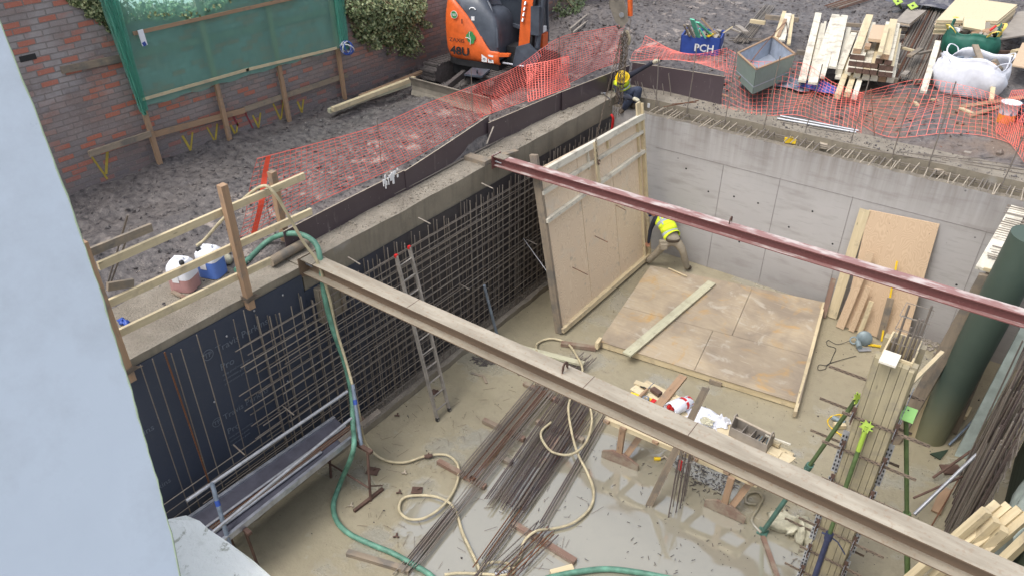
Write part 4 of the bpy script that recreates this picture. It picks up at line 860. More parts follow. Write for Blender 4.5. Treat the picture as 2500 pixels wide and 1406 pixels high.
for u, v, L in ((.18, .33, .42), (.42, .42, .36), (.66, .52, .28), (.18, .36, .0)):
    if L: mb = MB(); a = S(u, v, .01); mb.tube([a, a + V((.35, .02, -.0)) * (L / .4) + V((0, 0, -.06))], .009, 6); mb.build('tie_rod', M['rebar_rust'], sh)
a = S(.1, .5, -.2); mb = MB(); mb.tube([onx(1278, 583, -7.95), S(.0, .35, -.02)], .009, 6); mb.build('tie_rod', M['galv'], sh)
# shutter lying on the floor
f0, f1, f2, f3 = onz(1463, 832, .17), onz(1953, 985, .17), onz(2017, 738, .2), onz(1588, 648, .2)
ls = thing('wall_shutter', ((f0 + f2) / 2) * 1.0 - V((0, 0, .18)), 'worn stained plywood shutter lying flat on the pit floor', 'shutter')
dn = V((0, 0, -1)); spl = [(0, .5, 0, .42), (.5, 1, 0, .42), (0, .6, .42, 1), (.6, 1, .42, 1)]
def LQ(u, v, d=0): a = f0.lerp(f1, u); b = f3.lerp(f2, u); return a.lerp(b, v) + V((0, 0, d))
for u0, u1, v0, v1 in spl:
    e = .0012; mb = MB(); mb.hexa([LQ(u0 + e, v0 + e, -.02), LQ(u1 - e, v0 + e, -.02), LQ(u1 - e, v1 - e, -.02), LQ(u0 + e, v1 - e, -.02), LQ(u0 + e, v0 + e), LQ(u1 - e, v0 + e), LQ(u1 - e, v1 - e), LQ(u0 + e, v1 - e)], None); mb.build('plywood_sheet', M['ply_worn'], ls)
mb = MB(); mb.beam(LQ(-.0, .012, -.09), LQ(1.0, .012, -.09), .05, .13); mb.build('edge_joist', M['pine'], ls)
mb = MB(); mb.beam(LQ(.012, 0, -.09), LQ(.012, 1, -.09), .05, .13); mb.build('edge_joist', M['grey_wood'], ls)
mb = MB(); mb.beam(LQ(.99, -.07, -.06), LQ(.99, 1, -.06), .06, .12); mb.build('edge_joist', M['pine'], ls)
for v in (.35, .7): mb = MB(); mb.beam(LQ(.03, v, -.09), LQ(.97, v, -.09), .05, .12); mb.build('inner_joist', M['grey_wood'], ls)
mb = MB(); mb.beam(LQ(-.0, -.045, -.03), LQ(-.0, .02, -.03), .07, .16); mb.build('joist_end', M['pine'], ls)
mb = MB(); mb.beam(LQ(.58, .0, -.13), LQ(.64, .0, -.13), .05, .1); mb.build('bearer_end', M['grey_wood'], ls)
def onfloor(name, pa, pb, w, h, mt, lbl, cat='timber', z=None, grp=None, tilt=0):
    z0 = (h / 2 + .005) if z is None else z; a, b = onz(*pa, z0), onz(*pb, z0); mb = MB(); mb.beam(a, b + V((0, 0, tilt)), w, h); return tag(mb.build(name, M[mt]), lbl, cat, grp)
onfloor('plank', (1530, 865), (1738, 690), .19, .04, 'green_wood', 'pale plank with nail heads lying across the worn shutter', 'plank', .235)
onfloor('timber_strip', (1632, 655), (1677, 675), .03, .02, 'pine', 'small bent strip of wood on the worn shutter near the worker', 'offcut', .235)
onfloor('timber', (1370, 838), (1455, 850), .1, .08, 'wet_wood', 'muddy bearer just left of the worn shutter corner', 'timber')
onfloor('plank', (1270, 848), (1425, 888), .13, .045, 'green_wood', 'pale batten resting on bar ends beneath the near end of the dusty girder gap', 'plank', .16)
# leaning plywood and strips by the back wall
t_ = thing('plywood_sheet', (-1.6, 14.7, 0), 'tall fresh plywood sheet leaning against the grey back wall', 'plywood')
A0, A1, B0, B1 = onz(2052, 795, .0), onz(2180, 838, 0), ony(2125, 512, 15.1), ony(2298, 545, 15.1)
A0 = V((-2.05, 14.58, .02)); A1 = V((-.82, 14.62, .02)); B0 = V((-2.24, 15.08, 2.48)); B1 = V((-.97, 15.08, 2.56))
mb = MB(); th = V((0, .018, .003)); mb.hexa([A0, A1, A1 + th, A0 + th, B0, B1, B1 + th, B0 + th], (B0 - A0)); mb.build('sheet', M['ply_fresh'], t_)
def leanstrip(pa, pb, w, mt, lbl, yb=14.3, yt=15.0, name='timber_strip', th=.02, off=0):
    a = onz(*pa, .02); b = ony(*pb, yt); mb = MB(); mb.beam(a, b, w, th, up=(0, -1, .25)); tag(mb.build(name, M[mt]), lbl, 'timber strip')
leanstrip((2030, 775), (2112, 512), .2, 'pine', 'splintered board leaning at the left edge of the tall plywood', yt=15.06)
leanstrip((2010, 775), (2036, 680), .1, 'wet_wood', 'brown board end leaning behind the splintered board', yt=14.9)
leanstrip((2050, 800), (2125, 615), .16, 'ply_fresh', 'ply strip leaning left of the plywood sheet', yt=14.72)
leanstrip((2078, 808), (2120, 700), .11, 'ply_fresh', 'shorter ply strip second from the left edge of the leaning plywood', yt=14.58)
leanstrip((2098, 815), (2128, 735), .09, 'pine', 'short pale strip in the middle of the leaning strips', yt=14.52)
leanstrip((2148, 828), (2175, 728), .13, 'grey_wood', 'darker short board leaning beside the yellow level', yt=14.56)
a, b = onz(2152, 832, .02), ony(2180, 690, 14.72); b2 = a.lerp(b, 2.3); b2 = a + (b - a) * 1.35
t_ = thing('spirit_level', a, 'yellow spirit level leaning against the tall plywood', 'spirit level'); mb = MB(); mb.beam(a, a.lerp(b2, .34), .035, .02, up=(0, -1, .2)); mb.build('bar', M['yellow'], t_)
mb = MB(); mb.beam(a.lerp(b2, .34), a.lerp(b2, .5), .035, .022, up=(0, -1, .2)); mb.build('vial_block', M['galv'], t_); mb = MB(); mb.beam(a.lerp(b2, .5), b2, .035, .02, up=(0, -1, .2)); mb.build('bar', M['yellow'], t_)
# ladder
la = thing('ladder', onz(1083, 1015), 'muddy aluminium ladder leaning on the rebar cage', 'ladder')
lb = [onz(1068, 1026), onz(1097, 1002)]; lt = [onx(967, 625, -7.9), onx(999, 604, -7.9)]
for a, b in zip(lb, lt): mb = MB(); mb.beam(a, b, .03, .07, up=(1, 0, .3)); mb.build('stile', M['ladder'], la)
for k in range(11):
    f = .06 + k * .088; a, b = lb[0].lerp(lt[0], f), lb[1].lerp(lt[1], f); mb = MB(); mb.tube([a, b], .014, 8); mb.build('rung', M['ladder'], la)
for a in lb: mb = MB(); mb.box(a + V((0, 0, .03)), (.05, .05, .07)); mb.build('foot', M['black'], la)
for a in lt: mb = MB(); mb.box(a, (.045, .05, .05)); mb.build('end_cap', M['red'], la)
# prop leaning on cage
a, b = onz(1215, 823), onx(1182, 697, -7.75); mb = MB(); mb.tube([a, b], .03, 10); tag(mb.build('scaffold_tube', M['tube_grey']), 'short grey-blue tube leaning on the rebar cage right of the ladder', 'tube')
# ---- loose rebar on the floor
def bundle(lbl, grp, A, B_, n, width, mt, zb=.09, jit=.25, r=.0085, layers=1, sk=0, wig=.01):
    d = (B_ - A).normalized(); nn = V((-d.y, d.x, 0))
    for i in range(n):
        o = (i / max(1, n - 1) - .5) * width + rnd(-.008, .008); z = zb + .02 * (i * 7 % layers); a = A + nn * o + d * rnd(-jit, jit); b = B_ + nn * (o + sk * (i / n - .5)) + d * rnd(-jit, jit)
        m1 = (a + b) / 2 + nn * rnd(-wig, wig); a.z = z; b.z = z; m1.z = z; mb = MB(); mb.tube([a, (a + m1) / 2, m1, (m1 + b) / 2, b], r, 5)
        tag(mb.build('rebar_rod', M[random.choice(mt)]), lbl, 'rebar', grp)
bundle('rusty brown bar in the bundle on bearers nearest the ladder', 'bars of the rusty bundle', onz(1137, 1165, .1), onz(1318, 945, .1), 17, .34, ['rebar_rust', 'rebar_dark', 'rebar_wet', 'rebar_dark'], .11, .12, .009, 2)
bundle('thin muddy bar in the sparse bundle between the two big bundles', 'bars of the sparse middle bundle', onz(1015, 1375, .06), onz(1385, 900, .06), 8, .14, ['rebar', 'rebar_wet'], .09, .3, .008, 2, .15)
bundle('thin muddy bar fanned out at the middle of the pit floor', 'fanned thin bars', onz(1215, 1110, .06), onz(1352, 945, .06), 5, .16, ['rebar'], .11, .25, .007, 2)
bundle('dark wet bar in the widest bundle in the middle of the pit floor', 'bars of the wide dark bundle', onz(1228, 1238, .1), onz(1425, 945, .1), 34, .66, ['rebar_wet', 'rebar_dark', 'rebar_wet'], .11, .14, .0095, 3)
bundle('long bar running under the wide dark bundle to the front', 'long bars below the wide bundle', onz(1165, 1395, .05), onz(1440, 1010, .05), 6, .16, ['rebar_dark', 'rebar_rust', 'rebar_wet'], .07, .3, .01, 2, .1)
bundle('long dark bar in the pair right of the wide bundle', 'pair of long dark bars', onz(1330, 1270, .05), onz(1482, 1010, .05), 4, .1, ['rebar_wet', 'rebar'], .05, .1, .011)
bundle('bar poking out beneath the pale batten', 'bar ends by the pale batten', onz(1375, 930, .1), onz(1432, 872, .1), 9, .32, ['rebar_wet'], .1, .12, .009, 2)
bundle('long thin bar in the front bundle at the bottom of the view', 'front thin bars', onz(975, 1400, .05), onz(1110, 1235, .05), 9, .16, ['rebar', 'rebar_wet'], .05, .2, .008, 2)
bundle('short bar in the small bundle at the end of the front bearer', 'short bars on the front bearer', onz(1225, 1400, .08), onz(1345, 1285, .08), 8, .38, ['rebar_dark', 'rebar_wet', 'rebar_rust'], .1, .15, .01, 2)
# loops of U bar
mb = MB(); P_ = [onz(1340, 1282, .1), onz(1270, 1395, .1), onz(1258, 1408, .1), onz(1240, 1405, .1), onz(1250, 1380, .1), onz(1315, 1270, .1)]; mb.tube(crom(P_, 5), .01, 6); tag(mb.build('bent_rebar', M['rebar_wet']), 'hairpin shaped bar at the front of the small bundle', 'rebar')
# bearers
for k, (pa, pb, m_) in enumerate([((1180, 1025), (1280, 1072), 'wet_wood'), ((1280, 935), (1375, 985), 'wet_wood'), ((1070, 1125), (1185, 1188), 'wet_wood'), ((1310, 1028), (1425, 1075), 'wet_wood'), ((1215, 1112), (1250, 1130), 'grey_wood'), ((1250, 1275), (1405, 1370), 'wet_wood'), ((848, 1348), (1000, 1392), 'grey_wood'), ((1310, 935), (1330, 948), 'grey_wood')]):
    onfloor('bearer', pa, pb, .09, .07, m_, ['bearer crossing under the middle of the rusty bundle', 'bearer under the far ends of the rusty bundle', 'bearer under the near ends of the rusty bundle', 'bearer crossing under the wide dark bundle', 'short grey block between the two big bundles', 'long muddy bearer under the small front bundle', 'grey muddy timber crossed by the green hose at the bottom', 'small block by the far end of the rusty bundle'][k], 'bearer')
onfloor('timber', (1345, 1400), (1400, 1385), .12, .04, 'pine', 'split pale board at the bottom edge beside the green hose', 'timber')
# hoses
def hose(name, pts, r, mt, lbl, zs=None, k=8):
    mb = MB(); mb.tube(crom(pts, k), r, 10); return tag(mb.build(name, M[mt]), lbl, 'hose')
F = lambda px, py, z=.05: onz(px, py, z)
hp = [onz(575, 660, ZC + .05), onz(610, 630, ZC + .06), onz(650, 592, ZC + .12), onz(690, 573, ZC + .3), onz(735, 573, ZC + .35), onx(770, 595, -8.1), onx(783, 640, -7.95), onx(792, 720, -7.9), onx(812, 800, -7.85), onx(840, 880, -7.75), onx(858, 960, -7.6), onx(862, 1040, -7.3), onx(862, 1100, -7.0), F(830, 1180, .12), F(814, 1230), F(822, 1270), F(850, 1300), F(900, 1325), F(960, 1350), F(1010, 1378), F(1050, 1402), F(1075, 1430)]
hose('green_hose', hp, .041, 'hose_green', 'long green hose dropping over the wall and trailing across the muddy floor')
hose('green_hose', [F(1300, 1425), F(1345, 1408), F(1410, 1395), F(1480, 1388), F(1550, 1395), F(1620, 1408), F(1700, 1425)], .042, 'hose_green', 'green hose crossing the bottom of the view beside the split board')
hb = [onz(480, 600, 3.9), onz(500, 585, 3.95), onx(540, 540, -8.9), onx(590, 490, -8.6), onx(640, 455, -8.24), onx(668, 470, -8.1), onx(700, 520, -8.05), onx(740, 590, -8.0), onx(775, 640, -7.9), onx(802, 720, -7.85), onx(820, 800, -7.82), onx(850, 900, -7.6), onx(875, 1000, -7.3), F(890, 1075, .3), F(930, 1118), F(985, 1128), F(1040, 1112), F(1090, 1110), F(1118, 1135), F(1115, 1180), F(1085, 1230), F(1040, 1262), F(1000, 1266), F(975, 1245), F(985, 1215), F(1030, 1208), F(1075, 1215), F(1110, 1240), F(1130, 1300), F(1165, 1375), F(1172, 1400)]
hose('muddy_hose', hb, .022, 'hose_beige', 'thin beige hose draped over the guard rail and looping on the floor')
hose('muddy_hose', [F(1310, 860, .2), F(1312, 838, .06), F(1345, 826), F(1385, 838), F(1410, 872, .2), F(1422, 905, .22), F(1405, 950, .2), F(1388, 990, .2), F(1395, 1050, .2), F(1410, 1105, .14), F(1435, 1155), F(1450, 1200), F(1440, 1240), F(1400, 1275), F(1350, 1290), F(1310, 1295, .16), F(1280, 1320, .12), F(1268, 1360), F(1240, 1390), F(1225, 1400)], .022, 'hose_beige', 'beige hose running over the wide dark bundle and round its right side')
hose('muddy_hose', [F(1440, 985, .1), F(1445, 1030, .12), F(1430, 1080, .15), F(1395, 1108, .2), F(1350, 1103, .2), F(1325, 1075, .2), F(1322, 1052, .2), F(1345, 1030, .2)], .022, 'hose_beige', 'beige hose loop lying on top of the wide dark bundle')
hose('muddy_hose', [F(1085, 1402), F(1120, 1398), F(1180, 1400), F(1230, 1402), F(1256, 1392), F(1240, 1375), F(1205, 1371), F(1180, 1380), F(1170, 1402), F(1175, 1425)], .022, 'hose_beige', 'beige hose coil at the bottom edge with a wired coupling')
t_ = thing('hose_coupling', F(1222, 1398, .06), 'wired metal coupling on the beige coil at the bottom edge', 'coupling'); mb = MB()
a, b = F(1208, 1400, .06), F(1240, 1394, .06); mb.tube([a, b], .034, 10); mb.build('sleeve', M['galv'], t_)
for k in range(4): c_ = a.lerp(b, .15 + .23 * k); mb = MB(); mb.tube([c_ + V((math.cos(x), 0, math.sin(x))) * .042 for x in np.linspace(0, 6.2, 10)], .006, 5); mb.build('wire_clip', M['chain'], t_)
t_ = thing('hose_coupling', F(1045, 1112, .06), 'small muddy coupling on the thin beige hose near the ladder foot', 'coupling'); mb = MB(); mb.tube([F(1036, 1114, .05), F(1056, 1111, .05)], .034, 10); mb.build('sleeve', M['rust_plate'], t_); mb = MB(); mb.tube([F(1046, 1118, .04), F(1046, 1104, .09)], .014, 6); mb.build('lug', M['rust_plate'], t_)
# ---- scaffold trestle platform
sp = thing('scaffold_platform', (-7.4, 4.5, 0), 'aluminium staging board with tube guard rail on trestles along the rebar wall', 'scaffold')
Zs = .95
c0, c1, c2, c3 = onz(480, 1248, Zs), onz(815, 1018, Zs), onz(868, 1062, Zs), onz(570, 1305, Zs)
dy = (c1 - c0); c0 = c0 - dy * .15; c3 = c3 - dy * .15
def PQ(u, v, d=0): return c0.lerp(c3, u).lerp(c1.lerp(c2, u), v) + V((0, 0, d))
mb = MB(); mb.hexa([PQ(.06, 0, -.03), PQ(.94, 0, -.03), PQ(.94, 1, -.03), PQ(.06, 1, -.03), PQ(.06, 0), PQ(.94, 0), PQ(.94, 1), PQ(.06, 1)], dy); mb.build('deck', M['tarp_dark'], sp)
for u in (0.03, .97): mb = MB(); mb.beam(PQ(u, 0, -.02), PQ(u, 1, -.02), .05, .1); mb.build('side_rail', M['alu'], sp)
mb = MB(); a, b = onz(455, 1222, 1.62), onx(848, 955, -7.2); d_ = onz(848, 955, 1.62); mb.tube([a, d_], .026, 12); mb.build('top_tube', M['galv'], sp)
mb = MB(); a, b = onz(480, 1330, 1.25), onz(858, 1020, 1.25); mb.tube([a, b], .024, 12); mb.build('middle_tube', M['galv'], sp)
for k, u in enumerate((.5, .72)):
    mb = MB(); mb.tube([PQ(u, 0, .03), PQ(u + .05, .78 if k else 1.0, .03)], .022, 10); mb.build('loose_tube', M['galv'], sp)
for k in range(5): mb = MB(); mb.tube([PQ(.55 + .03 * k, .1, .015), PQ(.62 + .03 * k, 1.12, .015)], .007, 5); mb.build('loose_bar', M['rebar_dark'] if k % 2 else M['rebar_rust'], sp)
for k in range(5): mb = MB(); mb.tube([PQ(.8 + .03 * k, .9, .03), PQ(.8 + .04 * k, 1.22, .04)], .007, 5); mb.build('loose_bar', M['rebar'], sp)
# uprights
q0 = onz(570, 1345, .0); u1_ = onz(517, 1178, 1.66); lowp = onz(565, 1345, .75)
mb = MB(); mb.tube([u1_, lowp], .032, 10); mb.build('upright', M['tube_grey'], sp); mb = MB(); m1 = u1_.lerp(lowp, .25); m2 = u1_.lerp(lowp, .33); mb.tube([m1, m2], .034, 10); mb.build('blue_band', M['blue'], sp)
ut = onz(861, 938, 1.66); lo = onz(882, 1085, .85); mb = MB(); mb.tube([ut, lo], .032, 10); mb.build('upright', M['tube_grey'], sp); mb = MB(); mb.tube([ut.lerp(lo, .25), ut.lerp(lo, .33)], .034, 10); mb.build('blue_band', M['blue'], sp)
mb = MB(); mb.box(PQ(.98, .93, -.02), (.035, .2, .06)); mb.build('blue_label', M['blue'], sp)
tr = thing('trestle', (-7.2, 5.4, 0), 'rusty steel trestle under the far end of the staging board', 'trestle')
A = onz(905, 1222); B_ = onz(808, 1165); C_ = onz(935, 1195); D_ = onz(865, 1250); T1 = onz(897, 1098, .84); T2 = onz(800, 1040, .84)
for a, b in ((A, T1), (B_, T2)): mb = MB(); mb.tube([a, b], .022, 8); mb.build('leg', M['rust_plate'], tr)
mb = MB(); mb.beam(T1 + (T1 - T2) * .1, T2, .07, .05); mb.build('head_bar', M['rust_plate'], tr); mb = MB(); mb.tube([A + V((0, 0, .3)), B_ + V((0, 0, .35))], .016, 7); mb.build('cross_bar', M['rust_plate'], tr)
mb = MB(); mb.beam(C_ + V((0, 0, .03)), D_ + V((0, 0, .03)), .05, .05); mb.build('foot_bar', M['rust_plate'], tr); mb = MB(); mb.tube([A.lerp(T1, .3), C_ + V((0, 0, .1))], .012, 6); mb.build('brace', M['rust_plate'], tr)
tr2 = thing('trestle', (-7.2, 3.4, 0), 'trestle under the near end of the staging board', 'trestle')
for x in (-7.7, -7.15): mb = MB(); mb.tube([(x, 3.5, 0), (x + .02, 3.45, .88)], .022, 8); mb.build('leg', M['rust_plate'], tr2)
mb = MB(); mb.beam((-7.9, 3.45, .87), (-7.0, 3.45, .87), .06, .05); mb.build('head_bar', M['rust_plate'], tr2)
# plates and ties on the floor
for k, (px, py, s) in enumerate([(1018, 1197, .17), (910, 1150, .2), (1062, 958, .16)]):
    q = onz(px, py); t_ = MB(); t_.box(q + V((0, 0, .012)), (s, s * .8, .015), rnd(0, 1)); t_.tube([q + V((0, 0, .02)), q + V((.04, .05, .06))], .01, 6); tag(t_.build('prop_plate', M['rust_plate']), ['rusty plate lying by the loop of the beige hose', 'rusty plate near the trestle foot', 'rusty plate behind the ladder foot'][k], 'plate')
for k, (px, py) in enumerate([(988, 1155), (858, 1235), (970, 1015), (975, 1203), (968, 1310)]):
    q = onz(px, py); mb = MB()
    for j in range(3): a_ = j * 2.1; mb.tube([q + V((0, 0, .02)), q + V((math.cos(a_) * .05, math.sin(a_) * .05, .03))], .014, 6)
    tag(mb.build('scaffold_fitting', M['pheno_edge'] if k < 2 else M['rust_plate']), ['pale fitting near the beige hose', 'pale three-pronged fitting near the trestle foot', 'small dark fitting by the kicker', 'small dark fitting left of the rusty plate', 'small fitting in front of the green hose bend'][k], 'fitting')
for k, (pa, pb) in enumerate([((1150, 910), (1180, 918)), ((1180, 918), (1188, 935)), ((1265, 915), (1278, 905)), ((830, 930), (845, 925))][:3]): onfloor('timber_scrap', pa, pb, .05, .02, 'grey_wood', ['small timber sliver left of the rusty bundle', 'short sliver touching the small timber sliver', 'tiny sliver by the far bearer'][k], 'offcut')
def debris(n, cx, cy, rx, ry, L0, L1, mt, name, r=.004, z=.012, pr=None):
    mb = MB()
    for i in range(n):
        a = rnd(0, 6.3); q = math.sqrt(random.random()); p = V((cx + math.cos(a) * q * rx, cy + math.sin(a) * q * ry, z)); d = rnd(0, 6.3); L = rnd(L0, L1); mb.beam(p, p + V((math.cos(d) * L, math.sin(d) * L, rnd(0, .02))), r * 2.4, r * 1.6)
    o = mb.build(name, M[mt]); o['kind'] = 'stuff'
q = onz(1730, 1150); debris(420, q.x - .05, q.y, .55, .5, .02, .07, 'track_mud', 'wood_chips')
q = onz(1180, 880); debris(120, q.x, q.y, .22, .16, .03, .1, 'track_mud', 'wood_chips')
q = onz(1985, 1320); debris(30, q.x, q.y, .25, .5, .03, .1, 'grey_wood', 'wood_chips')
q = onz(2290, 845); debris(260, q.x, q.y, .55, .3, .03, .09, 'grey_board', 'stone_chips', .008)
q = onz(2355, 870); debris(160, q.x, q.y, .3, .25, .03, .1, 'grey_board', 'stone_chips', .012)
debris(160, -5.8, 6.8, 2.2, 2.2, .05, .25, 'rust_plate', 'wire_offcuts', .0015)
debris(200, -2.5, 7.5, 2.5, 3.0, .02, .08, 'track_mud', 'wood_chips', .003)
# ================================================================ COLUMN FORMWORK, PROPS, WORKBENCH, RIGHT SIDE
ZT = 4.1
cA, cB, cC, cD = onz(2163, 866, ZT), onz(2217, 885, ZT), onz(2245, 826, ZT), onz(2190, 811, ZT)   # near-left, near-right, far-right, far-left
ctr = (cA + cB + cC + cD) / 4; cx_ = ctr.x; cy_ = ctr.y; hx, hy = .165, .26
t_ = thing('column_formwork', (cx_, cy_, 0), 'tall timber column box clamped with perforated steel straps at the right of the pit', 'formwork')
def colbox(x0, x1, y0, y1, z0, z1, nm, mt): mb = MB(); mb.hexa([(cx_ + x0, cy_ + y0, z0), (cx_ + x1, cy_ + y0, z0), (cx_ + x1, cy_ + y1, z0), (cx_ + x0, cy_ + y1, z0), (cx_ + x0, cy_ + y0, z1), (cx_ + x1, cy_ + y0, z1), (cx_ + x1, cy_ + y1, z1), (cx_ + x0, cy_ + y1, z1)], UP); return mb.build(nm, M[mt], t_)
colbox(-hx, hx, -hy, -hy + .02, .02, ZT, 'ply_side', 'pine'); colbox(-hx, hx, hy - .02, hy, .02, ZT, 'ply_side', 'pine')
colbox(-hx, -hx + .02, -hy + .021, hy - .021, .02, ZT + .01, 'ply_side', 'pine'); colbox(hx - .02, hx, -hy + .021, hy - .021, .02, ZT + .01, 'ply_side', 'pine')
for i, (a, b, zz) in enumerate(((-.205, -.15, ZT - .02), (-.145, -.02, ZT + .03), (-.015, .075, ZT - .03), (.08, .15, ZT - .03), (.155, .21, ZT - .05))): colbox(a, b, -hy - .10, -hy - .002, .02, zz, 'soldier', 'col_wood')
mb = MB(); mb.hexa([(cx_ - .15, cy_ - hy - .25, ZT + .034), (cx_ + .03, cy_ - hy - .25, ZT + .034), (cx_ + .03, cy_ - hy + .0, ZT + .034), (cx_ - .15, cy_ - hy, ZT + .034), (cx_ - .15, cy_ - hy - .25, ZT + .06), (cx_ + .03, cy_ - hy - .25, ZT + .06), (cx_ + .03, cy_ - hy, ZT + .06), (cx_ - .15, cy_ - hy, ZT + .06)], V((0, 1, 0))); mb.build('sawn_cap', M['saw_white'], t_)
for y0, y1 in ((-.3, -.2), (.12, .22)): colbox(-hx - .06, -hx - .002, y0, y1, .02, ZT - .03, 'soldier', 'col_wood'); colbox(hx + .002, hx + .06, y0, y1, .02, ZT - .02, 'soldier', 'col_wood')
colbox(-hx - .03, hx + .16, -hy - .135, -hy - .103, ZT - .12, ZT - .03, 'head_batten', 'pine_white') if False else None
zs_ = [ony(px, py, cy_ - hy - .11).z for px, py in ((2145, 1040), (2110, 1118), (2075, 1195), (2030, 1300), (2010, 1360), (1990, 1410))]
def strap(a, b, w, nm='clamp_strap', holes=True):
    mb = MB(); mb.beam(a, b, .006, w)
    d = (b - a); n = int(d.length / .07); dn_ = d.normalized(); nn = dn_.cross(UP).normalized()
    for i in range(n):
        for s_ in (-1, 1):
            p = a + d * ((i + .5 + .25 * s_) / n) + UP * s_ * w * .22
            for e in (-.0045, .0045): mb.beam(p - dn_ * .017 + nn * e, p + dn_ * .017 + nn * e, .002, w * .14, m=1)
    mb.build(nm, [M['strap'] if holes else M['galv'], M['black']], t_)
for i, z in enumerate(zs_):
    y_ = cy_ - hy - .112; strap(V((cx_ - .36 - .12 * (i % 2), y_, z)), V((cx_ + .62, y_, z + .0)), .045)
    strap(V((cx_ - .75, cy_ + hy + .12, z + .03)), V((cx_ + .4, cy_ + hy + .12, z + .03)), .045)
    for sx in (-1, 1):
        x_ = cx_ + sx * (hx + .075); mb = MB(); strap(V((x_, cy_ - .52, z + .05)), V((x_, cy_ + .5, z + .05)), .075, 'side_strap', False)
        mb = MB(); mb.prism([(x_ - .02, y_ - .03, z + .16), (x_ + .03, y_ - .03, z + .16), (x_ + .012, y_ - .03, z - .12), (x_ - .0, y_ - .03, z - .12)], (0, .01, 0)); mb.build('wedge', M['rust_plate'], t_)
# perforated angle strips up the two front corners
for sx in (-1, 1):
    for z0, z1 in ((.05, .75), (.9, 1.5), (1.6, 2.1), (2.2, 2.9)):
        x_ = cx_ + sx * (hx + .085); yy = cy_ - hy - (.06 if sx < 0 else -.02); mb = MB(); mb.box((x_, yy, (z0 + z1) / 2), (.075, .006, z1 - z0))
        for k in range(int((z1 - z0) / .07)):
            for dx in (-.018, .018): mb.box((x_ + dx, yy - .004, z0 + .05 + k * .07), (.018, .004, .035), m=1)
        mb.build('perforated_angle', [M['galv'], M['black']], t_)
# bars inside and above the column
rc = thing('column_rebar', (cx_, cy_, 0), 'bundle of rusty column bars rising out of the top of the timber column box', 'rebar cage')
tp = ony(2240, 735, cy_ + .12)
for i in range(8):
    dx, dy_ = (-.1, -.03, .05, .12)[i % 4], (-.14, .14)[i // 4]; mb = MB(); a = V((cx_ + dx, cy_ + dy_, .1)); b = V((cx_ + dx + .03 + rnd(-.02, .02), cy_ + dy_ + rnd(-.02, .02), tp.z - rnd(0, .45))); mb.tube([a, (a + b) / 2, b], .013, 7); mb.build('bar', M['rebar_dark'], rc)
for k in range(3): 
    z = ZT + .12 + .18 * k; mb = MB(); pts = [V((cx_ - .12, cy_ - .16, z)), V((cx_ + .17, cy_ - .16, z)), V((cx_ + .17, cy_ + .16, z)), V((cx_ - .12, cy_ + .16, z)), V((cx_ - .12, cy_ - .16, z))]; mb.tube(pts, .005, 5); mb.build('link', M['rebar'], rc)
# props
def prop(head, foot, mo, mi, mh, lbl, f=.52, plate_up=(0, 0, 1), lever=None):
    t_ = thing('steel_prop', foot, lbl, 'prop', 'push-pull props round the column'); d = (head - foot); m_ = foot + d * f
    mb = MB(); mb.tube([foot + d * .01, m_], .036, 12); mb.build('outer_tube', M[mo], t_)
    mb = MB(); mb.tube([m_, head], .028, 12); mb.build('inner_tube', M[mi], t_)
    mb = MB(); mb.tube([m_ - d.normalized() * .06, m_ + d.normalized() * .04], .05, 12); mb.build('collar', M[mo], t_)
    mb = MB(); s_ = d.cross(UP).normalized(); mb.tube([m_, m_ + s_ * .12 - UP * .05, m_ + s_ * .24 - UP * .2], .009, 6); mb.tube([m_, m_ - s_ * .09], .014, 6); mb.build('handle', M[mo], t_)
    n = V(plate_up).normalized(); u = n.orthogonal().normalized(); v = n.cross(u); mb = MB()
    ring = [head + (u * math.cos(a) + v * math.sin(a)) * (.085 if k % 2 else .05) for k, a in enumerate(np.linspace(0, 2 * math.pi, 17)[:-1])]; mb.prism(ring, n * .012); hd = mb.build('head_plate', M[mh], t_)
    mb = MB(); 
    for a in (0.6, 2.2, 3.7, 5.2): mb.lathe(head + (u * math.cos(a) + v * math.sin(a)) * .06 + n * .0125, [(.011, 0), (.011, .001)], 8, axis=n); mb.lathe(head + (u * math.cos(a) + v * math.sin(a)) * .06 - n * .0015, [(.011, 0), (.011, .001)], 8, axis=n)
    mb.build('bolt_holes', M['black'], t_)
    mb = MB(); mb.box(foot + V((0, 0, .006)), (.15, .15, .012)); mb.build('base_plate', M[mo], t_)
h1 = ony(2092, 972, cy_ - .15); prop(h1, onz(1862, 1298), 'prop_teal', 'prop', 'lime', 'green prop with a lime head plate raking to the floor left of the timber column', .55, (1, -.3, .5))
h2 = ony(2116, 1040, cy_ - hy - .17); f2 = onz(1950, 1520); prop(h2, f2, 'prop_navy', 'prop', 'lime', 'prop with a lime upper tube and navy lower tube in front of the timber column', .48, (0, -1, .45))
m2 = h2.lerp(f2, .11); mb = MB(); mb.tube([h2, m2], .0295, 12); o = mb.build('lime_upper_tube', M['lime'], bpy.data.objects['steel_prop.001'])
h3 = ony(2212, 1012, cy_ + .1); prop(h3, onz(2216, 1490), 'prop', 'prop', 'lime_pale', 'green prop with a square pale head plate right of the timber column', .52, (0, -.6, .8))
q = h3; mb = MB(); mb.box(q + V((0, 0, .02)), (.2, .2, .012), rot=Matrix.Rotation(R(25), 3, 'X')); mb.build('square_plate', M['lime_pale'], bpy.data.objects['steel_prop.002'])
